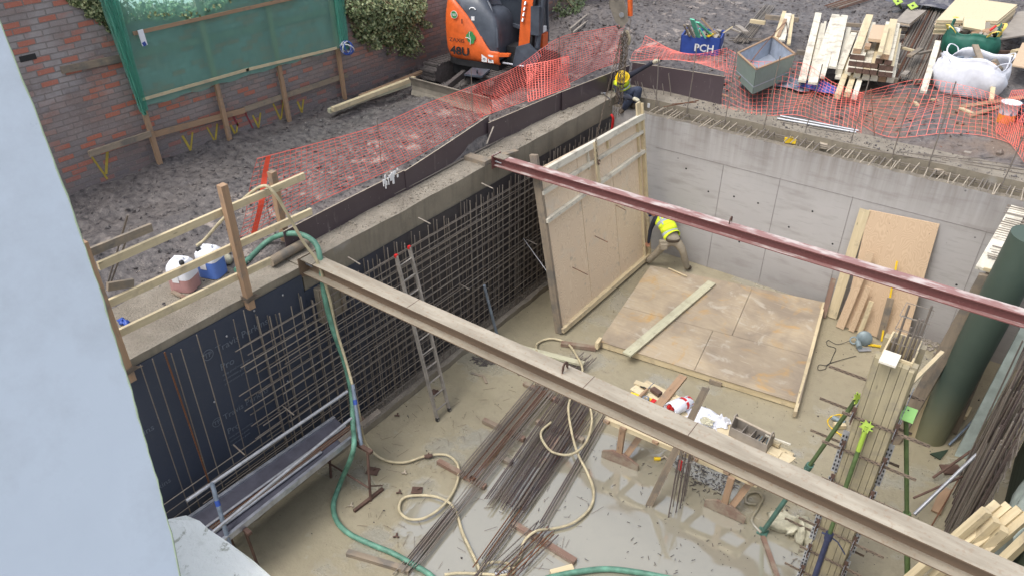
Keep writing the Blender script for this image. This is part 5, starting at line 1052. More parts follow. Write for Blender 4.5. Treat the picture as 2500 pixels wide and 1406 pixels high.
# tube and bars propped near the third prop
def stick(name, pa, za, pb, zb, r, mt, lbl, cat='tube', grp=None): a, b = onz(*pa, za), onz(*pb, zb); mb = MB(); mb.tube([a, b], r, 10); return tag(mb.build(name, M[mt]), lbl, cat, grp)
stick('scaffold_tube', (2232, 1255), .35, (2385, 1108), 1.0, .028, 'galv', 'grey tube running from the right prop towards the right hand rebar')
stick('scaffold_tube', (2230, 1215), .3, (2350, 1162), .6, .018, 'rust_plate', 'thin tube just above the grey tube by the right prop')
stick('scaffold_tube', (2278, 1165), .1, (2385, 1090), .5, .022, 'rust_plate', 'short brown tube above the grey tube at the right')
stick('scaffold_tube', (2317, 1085), .05, (2380, 1022), .3, .022, 'tube_grey', 'blue and white painted tube leaning at the foot of the pale strip')
stick('rebar_rod', (2270, 1290), .05, (2340, 1170), .35, .01, 'rebar_rust', 'bent rusty bar in front of the right hand rebar', 'rebar')
stick('rebar_rod', (2380, 1150), .5, (2430, 1105), .8, .01, 'rebar', 'short bar crossing the right hand rebar', 'rebar')
# batten leaning behind the column
a, b = onz(2213, 945, .6), onz(2295, 862, .9); a = ony(2215, 945, cy_ + .6); b = ony(2300, 860, cy_ + 1.8); mb = MB(); mb.beam(a, b, .05, .05); tag(mb.build('timber_batten', M['pine']), 'thin raking batten between the timber column and the right hand shutter', 'batten')
# standing shutter along the right wall, seen almost edge on
t_ = thing('wall_shutter', (.05, 13.6, 0), 'timber shutter standing on end against the right return wall with a bleached top board', 'shutter')
mb = MB(); mb.hexa([(-.42, 11.5, 0), (-.22, 11.62, 0), (-.2, 11.7, 0), (-.42, 11.6, 0), (-.05, 12.2, 3.22), (.18, 12.3, 3.22), (.2, 12.4, 3.22), (-.05, 12.3, 3.22)], UP); mb.build('end_stud', M['grey_wood'], t_)
mb = MB(); mb.hexa([(-.18, 11.9, 0), (.0, 12.0, 0), (.05, 12.1, 0), (-.16, 12.02, 0), (.12, 12.3, 2.6), (.2, 12.36, 2.6), (.2, 12.46, 2.6), (.12, 12.4, 2.6)], UP); mb.build('second_stud', M['pine'], t_)
mb = MB(); mb.beam((-.0, 12.32, 3.27), (.14, 15.0, 3.27), .26, .05); mb.build('top_board', M['pine_white'], t_)
mb = MB(); mb.beam((-.02, 12.28, 3.31), (.18, 12.28, 3.31), .03, .05); mb.build('top_cleat', M['pine'], t_)
mb = MB(); mb.box((.28, 13.7, 1.58), (.5, 2.5, 3.1)); mb.build('back_frame', M['grey_wood'], t_)
t_ = thing('stand_in_pipe', (.25, 12, 0), 'made-up green pipe standing in for a dark blurred shape beside the right hand shutter, its foot faded to mud colour', 'pipe'); mb = MB(); pa_, pb_ = onz(2268, 1062, .0), onz(2520, 575, 4.2); pb_ = pa_.lerp(pb_, 1.0); mb.tube([pa_ + (pb_ - pa_) * k / 12 for k in range(13)], .27, 36); mb.build('stand_in_pipe_wall', M['pipe_stand_in'], t_)  # made-up pipe, added in place of a dark blurred shape
t_ = thing('upstand_strip', (.8, 12.2, 0), 'smooth pale upright strip beside the made-up green pipe', 'panel')
mb = MB(); mb.hexa([(.60, 11.9, 0), (.78, 11.95, 0), (.78, 12.05, 0), (.6, 12.0, 0), (.74, 12.2, 2.9), (.92, 12.25, 2.9), (.92, 12.35, 2.9), (.74, 12.3, 2.9)], UP); mb.build('strip', M['clear_sheet'], t_)  # stands for the pale corner of a concrete upstand
onfloor('timber_block', (2300, 928), (2338, 938), .12, .08, 'pine', 'white timber block at the foot of the right hand shutter', 'block', .05)
mb = MB(); p_ = [onz(2270, 1108, .01), onz(2315, 1098, .01), onz(2295, 1122, .01)]; mb.prism(p_, (0, 0, .02)); tag(mb.build('sheet_offcut', M['dark_green']), 'dark triangular offcut on the floor below the right hand shutter', 'offcut')
onfloor('timber_block', (2352, 1018), (2365, 995), .1, .08, 'pine', 'small timber block in the shade at the foot of the pale strip', 'block', .2)
onfloor('board', (2285, 1250), (2310, 1190), .14, .03, 'post', 'short brown board on the floor behind the right prop', 'board')
onfloor('board', (2300, 1145), (2345, 1145), .2, .03, 'rust_plate', 'dark board end on the floor behind the grey tube', 'board')
# right hand cage
rg = thing('rebar_cage', (1.0, 9.6, 0), 'dense rusty cage of vertical bars at the right edge of the pit', 'rebar cage'); bb = []
for i in range(95):
    y_ = 11.9 - i * .029; x_ = .78 + rnd(-.04, .3); z_ = 2.2 + 1.0 * random.random() - .35 * (i % 3 == 0); bb.append((V((x_, y_, .03)), V((x_ + rnd(-.02, .12), y_ + rnd(-.08, .12), z_))))
cage_bars(rg, bb, 95, [M['rebar_dark'], M['rebar_dark'], M['rebar_wet'], M['rebar']], .011)
mb = MB()
for i in range(12): z = .15 + i * .22; bar(mb, (1.05, 9.1, z), (1.0, 12.0, z), .009, 4)
o = mb.build('bar_bundle', M['rebar_dark'], rg); o['kind'] = 'stuff'
mb = MB()
for i in range(11): z = .3 + i * .25; mb.beam((1.42, 7.4, z), (1.42, 12.2, z), .02, .235, up=UP)
tag(mb.build('shutter_backing', M['dark_green']), 'dark green sheeting behind the rusty right hand cage', 'sheeting')
# pale polythene over the wall further right
mb = MB(); n1_, n2_ = 16, 20; vs = []
for j in range(n2_ + 1):
    for i in range(n1_ + 1):
        u, v = i / n1_, j / n2_; y_ = 9.7 - 1.6 * u; z_ = .4 + 2.2 * v * (1 - .25 * abs(u - .2)); vs.append((1.32 + .05 * math.sin(u * 14 + v * 3) + .03 * math.sin(v * 17 + u * 5) , y_ + .12 * (v - .5), z_))
mb.mesh(vs, [(j * (n1_ + 1) + i, j * (n1_ + 1) + i + 1, (j + 1) * (n1_ + 1) + i + 1, (j + 1) * (n1_ + 1) + i) for j in range(n2_) for i in range(n1_)]); o = mb.build('polythene_sheet', M['clear_sheet']); tag(o, 'crumpled pale polythene sheet hanging behind the rusty cage above the sawn timbers', 'sheeting')
o.modifiers.new('thickness', 'SOLIDIFY').thickness = .004
# leaning sawn timbers, bottom right
tb = [((2410, 1245), 2.35, (2120, 1500), .3), ((2432, 1268), 2.25, (2180, 1500), .25), ((2452, 1290), 2.2, (2230, 1500), .2), ((2438, 1228), 2.3, (2290, 1352), 1.6), ((2465, 1232), 2.32, (2330, 1345), 1.7), ((2492, 1242), 2.35, (2360, 1350), 1.7), ((2515, 1255), 2.35, (2390, 1360), 1.7), ((2520, 1300), 2.4, (2310, 1500), .9), ((2408, 1345), 1.6, (2220, 1490), .5), ((2440, 1368), 1.5, (2330, 1490), .6), ((2462, 1376), 1.5, (2370, 1490), .6), ((2484, 1388), 1.5, (2400, 1490), .6), ((2330, 1395), .9, (2200, 1500), .2)]
for i, (pa, za, pb, zb) in enumerate(tb):
    a, b = onz(*pa, za), onz(*pb, zb); mb = MB(); mb.beam(a, b, .095, .095, up=(0, 0, 1)); tag(mb.build('sawn_timber', M['pine']), 'square sawn timber in the leaning stack at the bottom right of the pit', 'timber', 'leaning sawn timbers')
# rubble sack
def blobmesh(name, c, sx, sy, sz, mt, lbl, cat, nz=3.0, amp=.25, seed=0, parent=None, k=28, fold=5):
    vs, fs = [], []; rs = random.Random(seed); ph = [rs.uniform(0, 6) for _ in range(6)]
    for j in range(k // 2 + 1):
        t = j / (k // 2); th = t * math.pi
        for i in range(k):
            a = 2 * math.pi * i / k; r_ = math.sin(th) * (1 + amp * (math.sin(a * 2 + ph[0]) * .4 + math.sin(a * fold + ph[1] + t * 4) * .25 + math.sin(a * (fold * 2 + 1) + t * 9 + ph[2]) * .14 + math.sin(t * 11 + a * 3 + ph[3]) * .15))
            z = math.cos(th) * (1 + amp * .5 * math.sin(a * 3 + ph[4])); vs.append(V((c[0] + math.cos(a) * r_ * sx, c[1] + math.sin(a) * r_ * sy, max(c[2] + z * sz, c[2] - sz * .75))))
    for j in range(k // 2):
        for i in range(k): fs.append((j * k + i, (j + 1) * k + i, (j + 1) * k + (i + 1) % k, j * k + (i + 1) % k))
    mb = MB(); mb.mesh(vs, fs); o = mb.build(name, M[mt], parent)
    if lbl: tag(o, lbl, cat)
    return o
q = onz(1945, 1290, .1); blobmesh('crumpled_sheet', (q.x, q.y, .12), .3, .24, .16, 'rag', 'crumpled muddy plastic sack on the wet floor near the foot of the green prop', 'sack', amp=.9, seed=3, k=44, fold=9)
q = onz(2010, 1385, .05); blobmesh('crumpled_rag', (q.x, q.y, .05), .16, .14, .07, 'rag', 'wet rag on the floor at the bottom of the view by the column straps', 'rag', amp=1.0, seed=5, k=36, fold=7)
onfloor('board', (1862, 1308), (1905, 1425), .07, .03, 'wet_wood', 'thin reddish board edge running off the bottom of the view', 'board')
hose('rope', [F(1845, 1230, .02), F(1822, 1225, .02), F(1825, 1205, .02), F(1850, 1200, .03), F(1862, 1215, .02), F(1850, 1240, .02), F(1835, 1270, .02), F(1858, 1300, .02)], .025, 'slurry', 'mud-covered rope loop in the puddle beside the green prop foot')
# circular saw and cable
q = onz(2095, 842); t_ = thing('circular_saw', q, 'grey-blue circular saw lying on the mud by the leaning plywood', 'circular saw')
mb = MB(); mb.lathe(q + V((.06, .1, .14)), [(.0, -.03), (.15, -.03), (.155, -.02), (.155, .02), (.15, .03), (.0, .03)], 24, axis=(.3, -1, .35), cap=False); mb.build('blade_guard', M['saw_blue'], t_)
mb = MB(); mb.tube([q + V((-.02, -.05, .1)), q + V((.06, -.18, .08))], .055, 14); mb.build('motor', M['saw_blue'], t_)
mb = MB(); mb.box(q + V((.14, -.12, .03)), (.26, .12, .006), .7); mb.build('sole_plate', M['galv'], t_)
mb = MB(); mb.tube([q + V((-.1 + .07 * math.cos(a), -.02 + .05 * math.sin(a), .09 + .05 * math.sin(a))) for a in np.linspace(0, 6.28, 14)], .017, 8); mb.build('handle', M['saw_blue'], t_)
mb = MB(); mb.tube(crom([q + V((-.16, -.02, .06)), onz(2045, 840, .01), onz(2022, 830, .01), onz(2020, 842, .01), onz(2040, 850, .01), onz(2035, 865, .01), onz(2022, 890, .01), onz(2000, 890, .01), onz(1998, 902, .01), onz(2015, 900, .01), onz(2022, 888, .01), onz(2060, 876, .01), onz(2090, 868, .01)], 8), .006, 6); mb.build('power_cable', M['black'], t_)
t_ = thing('yellow_ruler', onz(2140, 845), 'yellow measuring staff lying behind the saw', 'ruler'); a, b = onz(2118, 840, .03), onz(2168, 848, .03); mb = MB(); mb.beam(a, b, .06, .02); mb.build('staff', M['yellow'], t_); mb = MB()
for k in range(16): mb.beam(a.lerp(b, (k + .5) / 16) + V((0, -.03, .011)), a.lerp(b, (k + .5) / 16) + V((0, 0.0, .011)), .006, .002)
mb.build('graduations', M['black'], t_)
# yellow-corded tool by the column
q = onz(2045, 1030); t_ = thing('breaker_tool', q, 'pale tool with yellow cable on the floor left of the timber column', 'power tool')
mb = MB(); mb.tube([q + V((-.1, 0, .06)), q + V((.12, -.05, .08))], .045, 12); mb.build('body', M['saw_blue'], t_); mb = MB(); mb.box(q + V((.06, -.14, .06)), (.2, .1, .08), .6); mb.build('timber_rest', M['pine'], t_)
mb = MB(); mb.tube(crom([q + V((.0, .05, .05)), onz(2065, 1012, .02), onz(2030, 1015, .02), onz(2022, 1035, .02), onz(2045, 1055, .02), onz(2065, 1075, .02)], 8), .007, 6); mb.tube(crom([q + V((.05, .0, .03)), onz(2050, 1010, .02), onz(2020, 1025, .02), onz(2035, 1050, .02), onz(2060, 1062, .02)], 8), .006, 6); mb.build('yellow_cable', M['yellow'], t_)
# ---- workbench
ZW = .85
wbn = thing('workbench', onz(1690, 1180), 'rough timber workbench on trestles cluttered with bags and tools behind the dusty girder', 'workbench')
def wbeam(pa, pb, w, h, mt, nm, za=ZW, zb=None): a, b = onz(*pa, za), onz(*pb, za if zb is None else zb); mb = MB(); mb.beam(a, b, w, h); return mb.build(nm, M[mt], wbn)
wbeam((1478, 1022), (1850, 1180), .09, .09, 'pine', 'front_rail', ZW - .05); wbeam((1575, 935), (1935, 1115), .09, .09, 'pine', 'rear_rail', ZW - .05)
for f in (.02, .14, .36, .62, .82, .97):
    a = onz(1478, 1022, ZW - .03).lerp(onz(1850, 1180, ZW - .03), f); b = onz(1575, 935, ZW - .03).lerp(onz(1935, 1115, ZW - .03), f); mb = MB(); mb.beam(a + (a - b) * .06, b, .1, .05); mb.build('cross_rail', M['post'], wbn)
for f0, f1 in ((.5, .62), (.66, .8)):
    a = onz(1478, 1022, ZW).lerp(onz(1850, 1180, ZW), .06); pts = [a]
def WQ(u, v, d=0): return onz(1478, 1022, ZW).lerp(onz(1850, 1180, ZW), u).lerp(onz(1575, 935, ZW).lerp(onz(1935, 1115, ZW), u), v) + V((0, 0, d))
mb = MB(); mb.hexa([WQ(.0, .55, 0), WQ(1.02, .55, 0), WQ(1.02, 1, 0), WQ(.0, 1, 0), WQ(.0, .55, .02), WQ(1.02, .55, .02), WQ(1.02, 1, .02), WQ(.0, 1, .02)]); mb.build('top_board', M['osb'], wbn)
for (lx, ly, foot) in ((0.07, .0, [(1468, 1115), (1470, 1103), (1500, 1088), (1528, 1100), (1553, 1130), (1556, 1150)]), (.8, .0, [(1718, 1235), (1722, 1220), (1755, 1207), (1782, 1218), (1812, 1250), (1816, 1278)])):
    a = onz(*foot[0], 0.0); e = onz(*foot[-1], 0.0); dd = (e - a); P_ = [a, a + V((0, 0, .14)), a + dd * .28 + V((0, 0, .24)), a + dd * .62 + V((0, 0, .24)), e + V((0, 0, .12)), e]
    mb = MB(); mb.prism(P_, V((0, .04, 0))); mb.build('foot_board', M['wet_wood'], wbn)
    c_ = a.lerp(e, .45) + V((0, .03, .2)); mb = MB(); mb.beam(c_, V((c_.x + .02, c_.y, ZW - .05)), .1, .05, up=(0, 1, 0)); mb.build('leg', M['post'], wbn)
    mb = MB(); mb.beam(a.lerp(e, .6) + V((0, .05, .15)), V((c_.x + .3, c_.y + .45, ZW - .08)), .1, .05, up=(0, 1, 0)); mb.build('brace', M['post'], wbn)
    P2 = [p + V((0, 1.0, 0)) for p in P_]; mb = MB(); mb.prism(P2, V((0, .04, 0))); mb.build('foot_board', M['wet_wood'], wbn); mb = MB(); mb.beam(c_ + V((0, .98, 0)), V((c_.x, c_.y + .98, ZW - .05)), .1, .05, up=(0, 1, 0)); mb.build('leg', M['post'], wbn)
wbeam((1600, 1000), (1668, 918), .14, .05, 'post', 'cross_plank', ZW + .06, ZW + .06)
def onb(name, pa, pb, w, h, mt, lbl, cat, z=ZW + .05): a, b = onz(*pa, z), onz(*pb, z); mb = MB(); mb.beam(a, b, w, h); return tag(mb.build(name, M[mt]), lbl, cat)
onb('board_offcut', (1545, 945), (1612, 985), .16, .02, 'osb', 'pale board offcut at the left end of the bench under the sealant gun', 'board', ZW + .035)
onb('board_offcut', (1550, 932), (1585, 945), .1, .03, 'pine', 'reddish wood offcut on the far left corner of the bench', 'offcut', ZW + .06)
onb('plane_block', (1592, 948), (1612, 962), .1, .06, 'rust_plate', 'dark hand plane on the bench behind the sealant gun', 'hand plane', ZW + .08)
q = onz(1572, 965, ZW + .06); t_ = thing('sealant_gun', q, 'brown-cartridge sealant gun lying on the bench offcut', 'sealant gun')
a, b = onz(1555, 975, ZW + .1), onz(1580, 950, ZW + .1); mb = MB(); mb.tube([a, b], .03, 12); mb.build('cartridge', M['post'], t_); mb = MB(); mb.tube([b, b + (b - a) * .7], .008, 6); mb.build('plunger_rod', M['chrome'], t_); mb = MB(); mb.tube(crom([b, b + V((-.06, .02, 0)), b + V((-.14, .02, -.02))], 4), .012, 6); mb.build('trigger', M['black'], t_)
q = onz(1567, 978, ZW + .05); t_ = thing('yellow_packet', q, 'yellow packet with red print under the tape roll on the bench', 'packet'); mb = MB(); a, b = onz(1536, 966, ZW + .05), onz(1596, 985, ZW + .05); mb.beam(a, b, .2, .03); mb.build('packet', M['yellow'], t_)
mb = MB(); a2, b2 = onz(1540, 968, ZW + .068), onz(1552, 972, ZW + .068); mb.beam(a2, b2, .12, .003); a2, b2 = onz(1590, 975, ZW + .068), onz(1600, 980, ZW + .068); mb.beam(a2, b2, .1, .003); mb.build('red_print', M['red'], t_)
q = onz(1576, 976, ZW + .07); t_ = thing('tape_roll', q, 'grey roll of tape lying on the yellow packet', 'tape'); mb = MB(); mb.lathe(q, [(.035, 0), (.06, 0), (.06, .05), (.035, .05), (.035, 0)], 20, cap=False); mb.build('tape', M['tube_grey'], t_); mb = MB(); mb.lathe(q, [(.03, 0), (.035, .001), (.035, .052), (.03, .052), (.03, 0)], 20, cap=False); mb.build('core', M['pheno_edge'], t_)
q = onz(1665, 988, ZW + .1); t_ = thing('plastic_sack', q, 'open printed plastic sack with red packets inside, lying on the bench', 'sack')
a, b = onz(1635, 1000, ZW + .12), onz(1690, 975, ZW + .12); dd = (b - a).normalized(); mb = MB(); prof = [(.02, .46), (.12, .42), (.15, .3), (.15, .15), (.16, 0), (.14, .0), (.13, .12), (.0, .14)]
mb.lathe(a, prof, 22, axis=dd, sx=1, sy=.75, cap=False); mb.v = [(x + rnd(-.012, .012), y + rnd(-.012, .012), z + rnd(-.018, .012)) for x, y, z in mb.v]; o = mb.build('sack', M['bag_white'], t_)
for k, (c_, u) in enumerate((('red', .30), ('blue', .40), ('red', .42))): mb = MB(); mb.lathe(a, [(.152 - .03 * (u > .35), u - .05), (.153 - .035 * (u > .35), u), ], 22, axis=dd, sx=1, sy=.76, cap=False); mb.build('printed_band', M[c_], t_)
for k in range(5): mb = MB(); p = a + dd * .05 + V((rnd(-.07, .07), rnd(-.03, .03), rnd(-.05, .05))); mb.tube([p - dd * .04, p + dd * .1], .03, 8); mb.build('red_packet', M['red'], t_)
def crump(name, c, sx, sy, mt, lbl, h=.05, seed=1, n=26):
    rs = random.Random(seed); vs = []
    for j in range(n + 1):
        for i in range(n + 1):
            u, v = i / n * 2 - 1, j / n * 2 - 1; e = max(abs(u), abs(v)); z = h * (.5 + .5 * math.sin(u * 5 + v * 3 + seed) * math.cos(v * 6 - u * 4)) * (1 - e ** 3) + h * .4 * rs.random() * (1 - e)
            vs.append((c.x + u * sx * (1 + .15 * math.sin(v * 5 + seed)), c.y + v * sy * (1 + .15 * math.sin(u * 4 + seed)), c.z + z))
    mb = MB(); mb.mesh(vs, [(j * (n + 1) + i, j * (n + 1) + i + 1, (j + 1) * (n + 1) + i + 1, (j + 1) * (n + 1) + i) for j in range(n) for i in range(n)], 0, False); o = mb.build(name, M[mt]); o.modifiers.new('thickness', 'SOLIDIFY').thickness = .003; return tag(o, lbl, 'plastic bag')
crump('plastic_bag', onz(1722, 1018, ZW + .03), .3, .2, 'bag_white', 'flat crumpled white plastic bag on the bench left of the tool box', .09, 2)
crump('plastic_bag', onz(1762, 1030, ZW + .04), .12, .1, 'white_plastic', 'small clear bag bundled against the wooden tool box', .13, 5)
crump('cloth', onz(1726, 1028, ZW + .1), .1, .08, 'rag', 'cream cloth lying on the white plastic bag', .05, 9)
# tool box
q = onz(1830, 1075, ZW); t_ = thing('tool_box', q, 'open grey wooden tool box with a dowel handle on the bench', 'tool box')
A_, B_ = onz(1778, 1062, ZW + .02), onz(1868, 1108, ZW + .02); ex = (B_ - A_).normalized(); L_ = (B_ - A_).length; ey = V((-ex.y, ex.x, 0)); Wd = .26
def TB(u, v, w): return A_ + ex * u + ey * v + UP * w
def tbox(u0, u1, v0, v1, w0, w1, nm, mt='grey_board'): mb = MB(); mb.hexa([TB(u0, v0, w0), TB(u1, v0, w0), TB(u1, v1, w0), TB(u0, v1, w0), TB(u0, v0, w1), TB(u1, v0, w1), TB(u1, v1, w1), TB(u0, v1, w1)], ex); mb.build(nm, M[mt], t_)
tbox(0, L_, 0, Wd, 0, .015, 'base'); tbox(.016, L_ - .016, 0, .015, .016, .18, 'side_board'); tbox(.016, L_ - .016, Wd - .015, Wd, .016, .18, 'side_board')
for u in (0, L_ - .015):
    mb = MB(); mb.prism([TB(u, 0, 0.016), TB(u, Wd, 0.016), TB(u, Wd, .2), TB(u, Wd * .62, .36), TB(u, Wd * .38, .36), TB(u, 0, .2)], ex * .015); mb.build('end_board', M['grey_board'], t_)
for u in (.28, .52): tbox(L_ * u, L_ * u + .01, .016, Wd - .016, .016, .16, 'divider')
mb = MB(); mb.tube([TB(-.02, Wd / 2, .31), TB(L_ + .02, Wd / 2, .31)], .018, 10); mb.build('handle', M['pheno_edge'], t_)
for k in range(4): mb = MB(); mb.tube([TB(L_ * .6 + k * .06, .06 + .03 * k, .04), TB(L_ * .68 + k * .05, .16, .17)], .012, 6); mb.build('hand_tool', M['saw_blue' if k % 2 else 'black'], t_)
onb('dowel', (1868, 1062), (1930, 1085), .03, .03, 'pine_white', 'thin pale dowel sticking out past the tool box', 'dowel', ZW + .16)
onb('board_offcut', (1855, 1085), (1905, 1110), .16, .02, 'osb', 'pale board corner projecting from the right end of the bench', 'board', ZW + .03)
onb('board_offcut', (1870, 1068), (1905, 1085), .12, .05, 'pine', 'thick pale offcut behind the tool box', 'offcut', ZW + .05)
onb('tube_offcut', (1785, 1082), (1858, 1108), .02, .02, 'tube_grey', 'thin blue-grey tube lying in front of the tool box', 'tube', ZW + .1)
onb('yellow_case', (1845, 1100), (1872, 1112), .1, .06, 'yellow', 'dirty yellow case below the tool box', 'case', ZW - .1)
hose('cable_loop', [onz(1880, 1085, ZW), onz(1905, 1095, ZW - .1), onz(1910, 1120, ZW - .3), onz(1895, 1135, ZW - .35), onz(1875, 1130, ZW - .2)], .008, 'black', 'black cable looping down from the right end of the bench')
# leaning steel angle and starter bars in front of the bench
a, b = onz(1582, 1234, .0), ony(1722, 945, onz(1582, 1234).y + .75); mb = MB(); d_ = (b - a).normalized(); mb.beam(a, b, .09, .01, up=(.6, -1, 0)); mb.beam(a + V((.045, .03, 0)), b + V((.045, .03, 0)), .01, .07, up=(.6, -1, 0)); tag(mb.build('steel_angle', M['grey_wood']), 'tall dark angle post leaning across the bench behind the dusty girder', 'angle post')
cs = thing('column_starter_bars', onz(1655, 1240), 'bunch of upright column starter bars tied with a tape roll in front of the bench', 'starter bars')
for i, (px, py) in enumerate([(1632, 1262), (1643, 1235), (1650, 1250), (1655, 1225), (1660, 1240), (1640, 1215), (1668, 1222), (1673, 1210), (1648, 1205), (1665, 1200)]):
    q = onz(px, py); mb = MB(); mb.tube([q, q + V((rnd(-.02, .03), rnd(-.02, .02), 1.28))], .0105, 6); mb.build('bar', M['rebar_dark' if i % 2 else 'rebar_wet'], cs)
q = onz(1655, 1228, 0); mb = MB(); mb.tube([q + V((.02 + .1 * math.cos(a), .02 + .1 * math.sin(a), 1.0)) for a in np.linspace(0, 6.28, 16)], .008, 6); mb.build('link', M['rebar'], cs)
mb = MB(); mb.box(q + V((-.05, -.04, .85)), (.05, .02, .2)); mb.build('red_tag', M['red'], cs)
t_ = thing('silicone_tube', onz(1600, 1115), 'yellow-tipped tube lying on the wet floor under the bench', 'tube'); mb = MB(); mb.tube([onz(1597, 1119, .03), onz(1612, 1119, .03)], .03, 10); mb.build('body', M['yellow'], t_); mb = MB(); mb.tube([onz(1612, 1119, .03), onz(1622, 1113, .05), onz(1632, 1122, .02)], .018, 8); mb.build('nozzle', M['pheno_edge'], t_)
# jerrycans
def jerry(px, py, lc, lf, cap_, lbl, s=1.0, rz=.5):
    q = onz(px, py, ZC); t_ = thing('jerrycan', q, lbl, 'jerrycan'); hx_, hy_, Hc = .155 * s, .14 * s, .40 * s
    def shell(z0, z1, nm, mt, top=False, e=0):
        mb = MB(); rings = []
        pr = [(z0, 1)] + [(z, 1) for z in np.linspace(z0, z1, 6)[1:]] if not top else [(z0, 1), (z0 + (z1 - z0) * .4, 1), (z0 + (z1 - z0) * .62, .97), (z0 + (z1 - z0) * .82, .86), (z1, .66)]
        vs = []; n = 28
        for z, k in pr:
            for i in range(n):
                a = 2 * math.pi * i / n; cxx, syy = math.cos(a), math.sin(a); p_ = 5.0; rr = (abs(cxx) ** p_ + abs(syy) ** p_) ** (-1 / p_); v_ = Matrix.Rotation(rz, 3, 'Z') @ V((cxx * rr * (hx_ + e) * k, syy * rr * (hy_ + e) * k, z)); vs.append(q + v_)
        fs = [(j * n + i, j * n + (i + 1) % n, (j + 1) * n + (i + 1) % n, (j + 1) * n + i) for j in range(len(pr) - 1) for i in range(n)]; mb.mesh(vs, fs); mb.mesh(vs[-n:], [tuple(range(n))], 0, True); mb.mesh(vs[:n], [tuple(range(n))[::-1]]); return mb.build(nm, M[mt], t_)
    shell(.005, Hc * lf, 'liquid_part', lc); shell(Hc * lf + .001, Hc, 'body', 'white_plastic', True)
    mb = MB(); mb.beam(q + V((-.07, -.02, Hc + .025)), q + V((.06, .04, Hc + .025)), .035, .035); mb.build('handle', M['white_plastic'], t_)
    mb = MB(); c_ = q + Matrix.Rotation(rz, 3, 'Z') @ V((-.09 * cap_, -.08, Hc - .02)); mb.lathe(c_, [(.033, 0), (.036, .02), (.033, .05), (.0, .05)], 16); mb.build('cap', M['black'], t_)
    mb = MB(); a_ = q + Matrix.Rotation(rz, 3, 'Z') @ V((-.02, -hy_ - .006, Hc * .5)); mb.beam(a_ - UP * .06, a_ + UP * .06, .1, .004, up=Matrix.Rotation(rz, 3, 'Z') @ V((0, -1, 0))); mb.build('paper_label', M['white'], t_)
jerry(455, 700, 'jerry_pink', .45, -1, 'translucent jerrycan half full of pinkish liquid behind the guard rail', 1.12, .45)
jerry(522, 668, 'jerry_blue', .62, 1, 'translucent jerrycan full of blue liquid behind the guard rail', 1.08, .35)
onfloor('timber_scrap', (420, 712), (455, 728), .05, .03, 'wet_wood', 'short dark stick beside the pink jerrycan', 'offcut', ZC + .03)
q = onz(550, 640, ZC); blobmesh('cement_lump', (q.x, q.y, ZC + .06), .13, .1, .09, 'rag', 'pale lump of hardened cement beside the blue jerrycan', 'lump', seed=8)
q = onz(303, 790, ZC); blobmesh('blue_rag', (q.x, q.y, ZC + .03), .08, .06, .04, 'blue', 'scrap of blue cloth at the foot of the first guard rail post', 'rag', amp=.8, seed=4)
# stakes in the mud behind the rail
for k, (pa, pb) in enumerate([((262, 695), (312, 525)), ((270, 690), (318, 560))]):
    a = onz(*pa, 3.6); b = ony(*pb, a.y + .05); mb = MB(); mb.tube([a, b], .014, 7); tag(mb.build('steel_stake', M['rebar_dark']), ['taller of the two steel stakes in the mud behind the guard rail', 'shorter of the two steel stakes in the mud behind the guard rail'][k], 'stake')
# ================================================================ DIGGER
HX, HY, HG = -10.82, 14.3, 3.72
TH = R(10)
ff, ll = V((math.cos(TH), math.sin(TH), 0)), V((-math.sin(TH), math.cos(TH), 0))
def E(x, y, z): return V((HX, HY, HG)) + ff * x + ll * y + UP * z
dg = thing('mini_digger', (HX, HY, HG), 'orange and dark grey tracked mini digger parked by the brick wall', 'digger')
def outline(ins=0.0, n=28, x1=.48):
    P_ = [(x1 - ins, -.98 + ins)]
    for i in range(n + 1):
        a = math.pi * 1.5 - math.pi * i / n; c0_, s0_ = math.cos(a), math.sin(a); k0_ = (abs(c0_) ** 5 + abs(s0_) ** 5) ** (-.2); P_.append((c0_ * k0_ * (1.02 - ins) * (1 if c0_ < 0 else .3), s0_ * k0_ * (.98 - ins)))
    P_.append((x1 - ins, .98 - ins)); return P_
def resamp(P_, k=6):
    out = []
    for a, b in zip(P_[:-1], P_[1:]):
        m_ = max(1, int(math.dist(a, b) / .07))
        for j in range(m_): out.append((a[0] + (b[0] - a[0]) * j / m_, a[1] + (b[1] - a[1]) * j / m_))
    return out + [P_[-1]]
O_ = resamp(outline())
def ztop(x, y):
    if y > .2 and x > -.6: return 1.15
    t0 = max(0, min(1, (x + .85) / 1.1)); z = 1.98 - 1.06 * t0 ** 1.35 if y < .2 else 1.9
    return max(z, .93)
mb = MB(); prof = [(0.0, .60, .06), (0, .66, 0), (0, 1, 0)]
vs = []; n = len(O_); rows = 12
for j in range(rows + 1):
    for (x, y) in O_:
        zt_ = ztop(x, y); v = j / rows; z = .62 + (zt_ - .62) * v; cv = .035 * math.sin(v * math.pi) - (.05 * (1 - v * 6) if v < 1 / 6 else 0) - .22 * max(0, v - .55) ** 1.6 * (zt_ > 1.2); nrm = V((x + .05, y, 0)).normalized() if x < .0 else V((0, -1 if y < 0 else 1, 0)); vs.append(E(x + nrm.x * cv, y + nrm.y * cv, z))
fs = [(j * n + i, (j + 1) * n + i, (j + 1) * n + i + 1, j * n + i + 1) for j in range(rows) for i in range(n - 1)]
mb.mesh(vs, fs); ob = mb.build('counterweight_panel', M['orange_paint'], dg); ob.modifiers.new('thickness', 'SOLIDIFY').thickness = .04
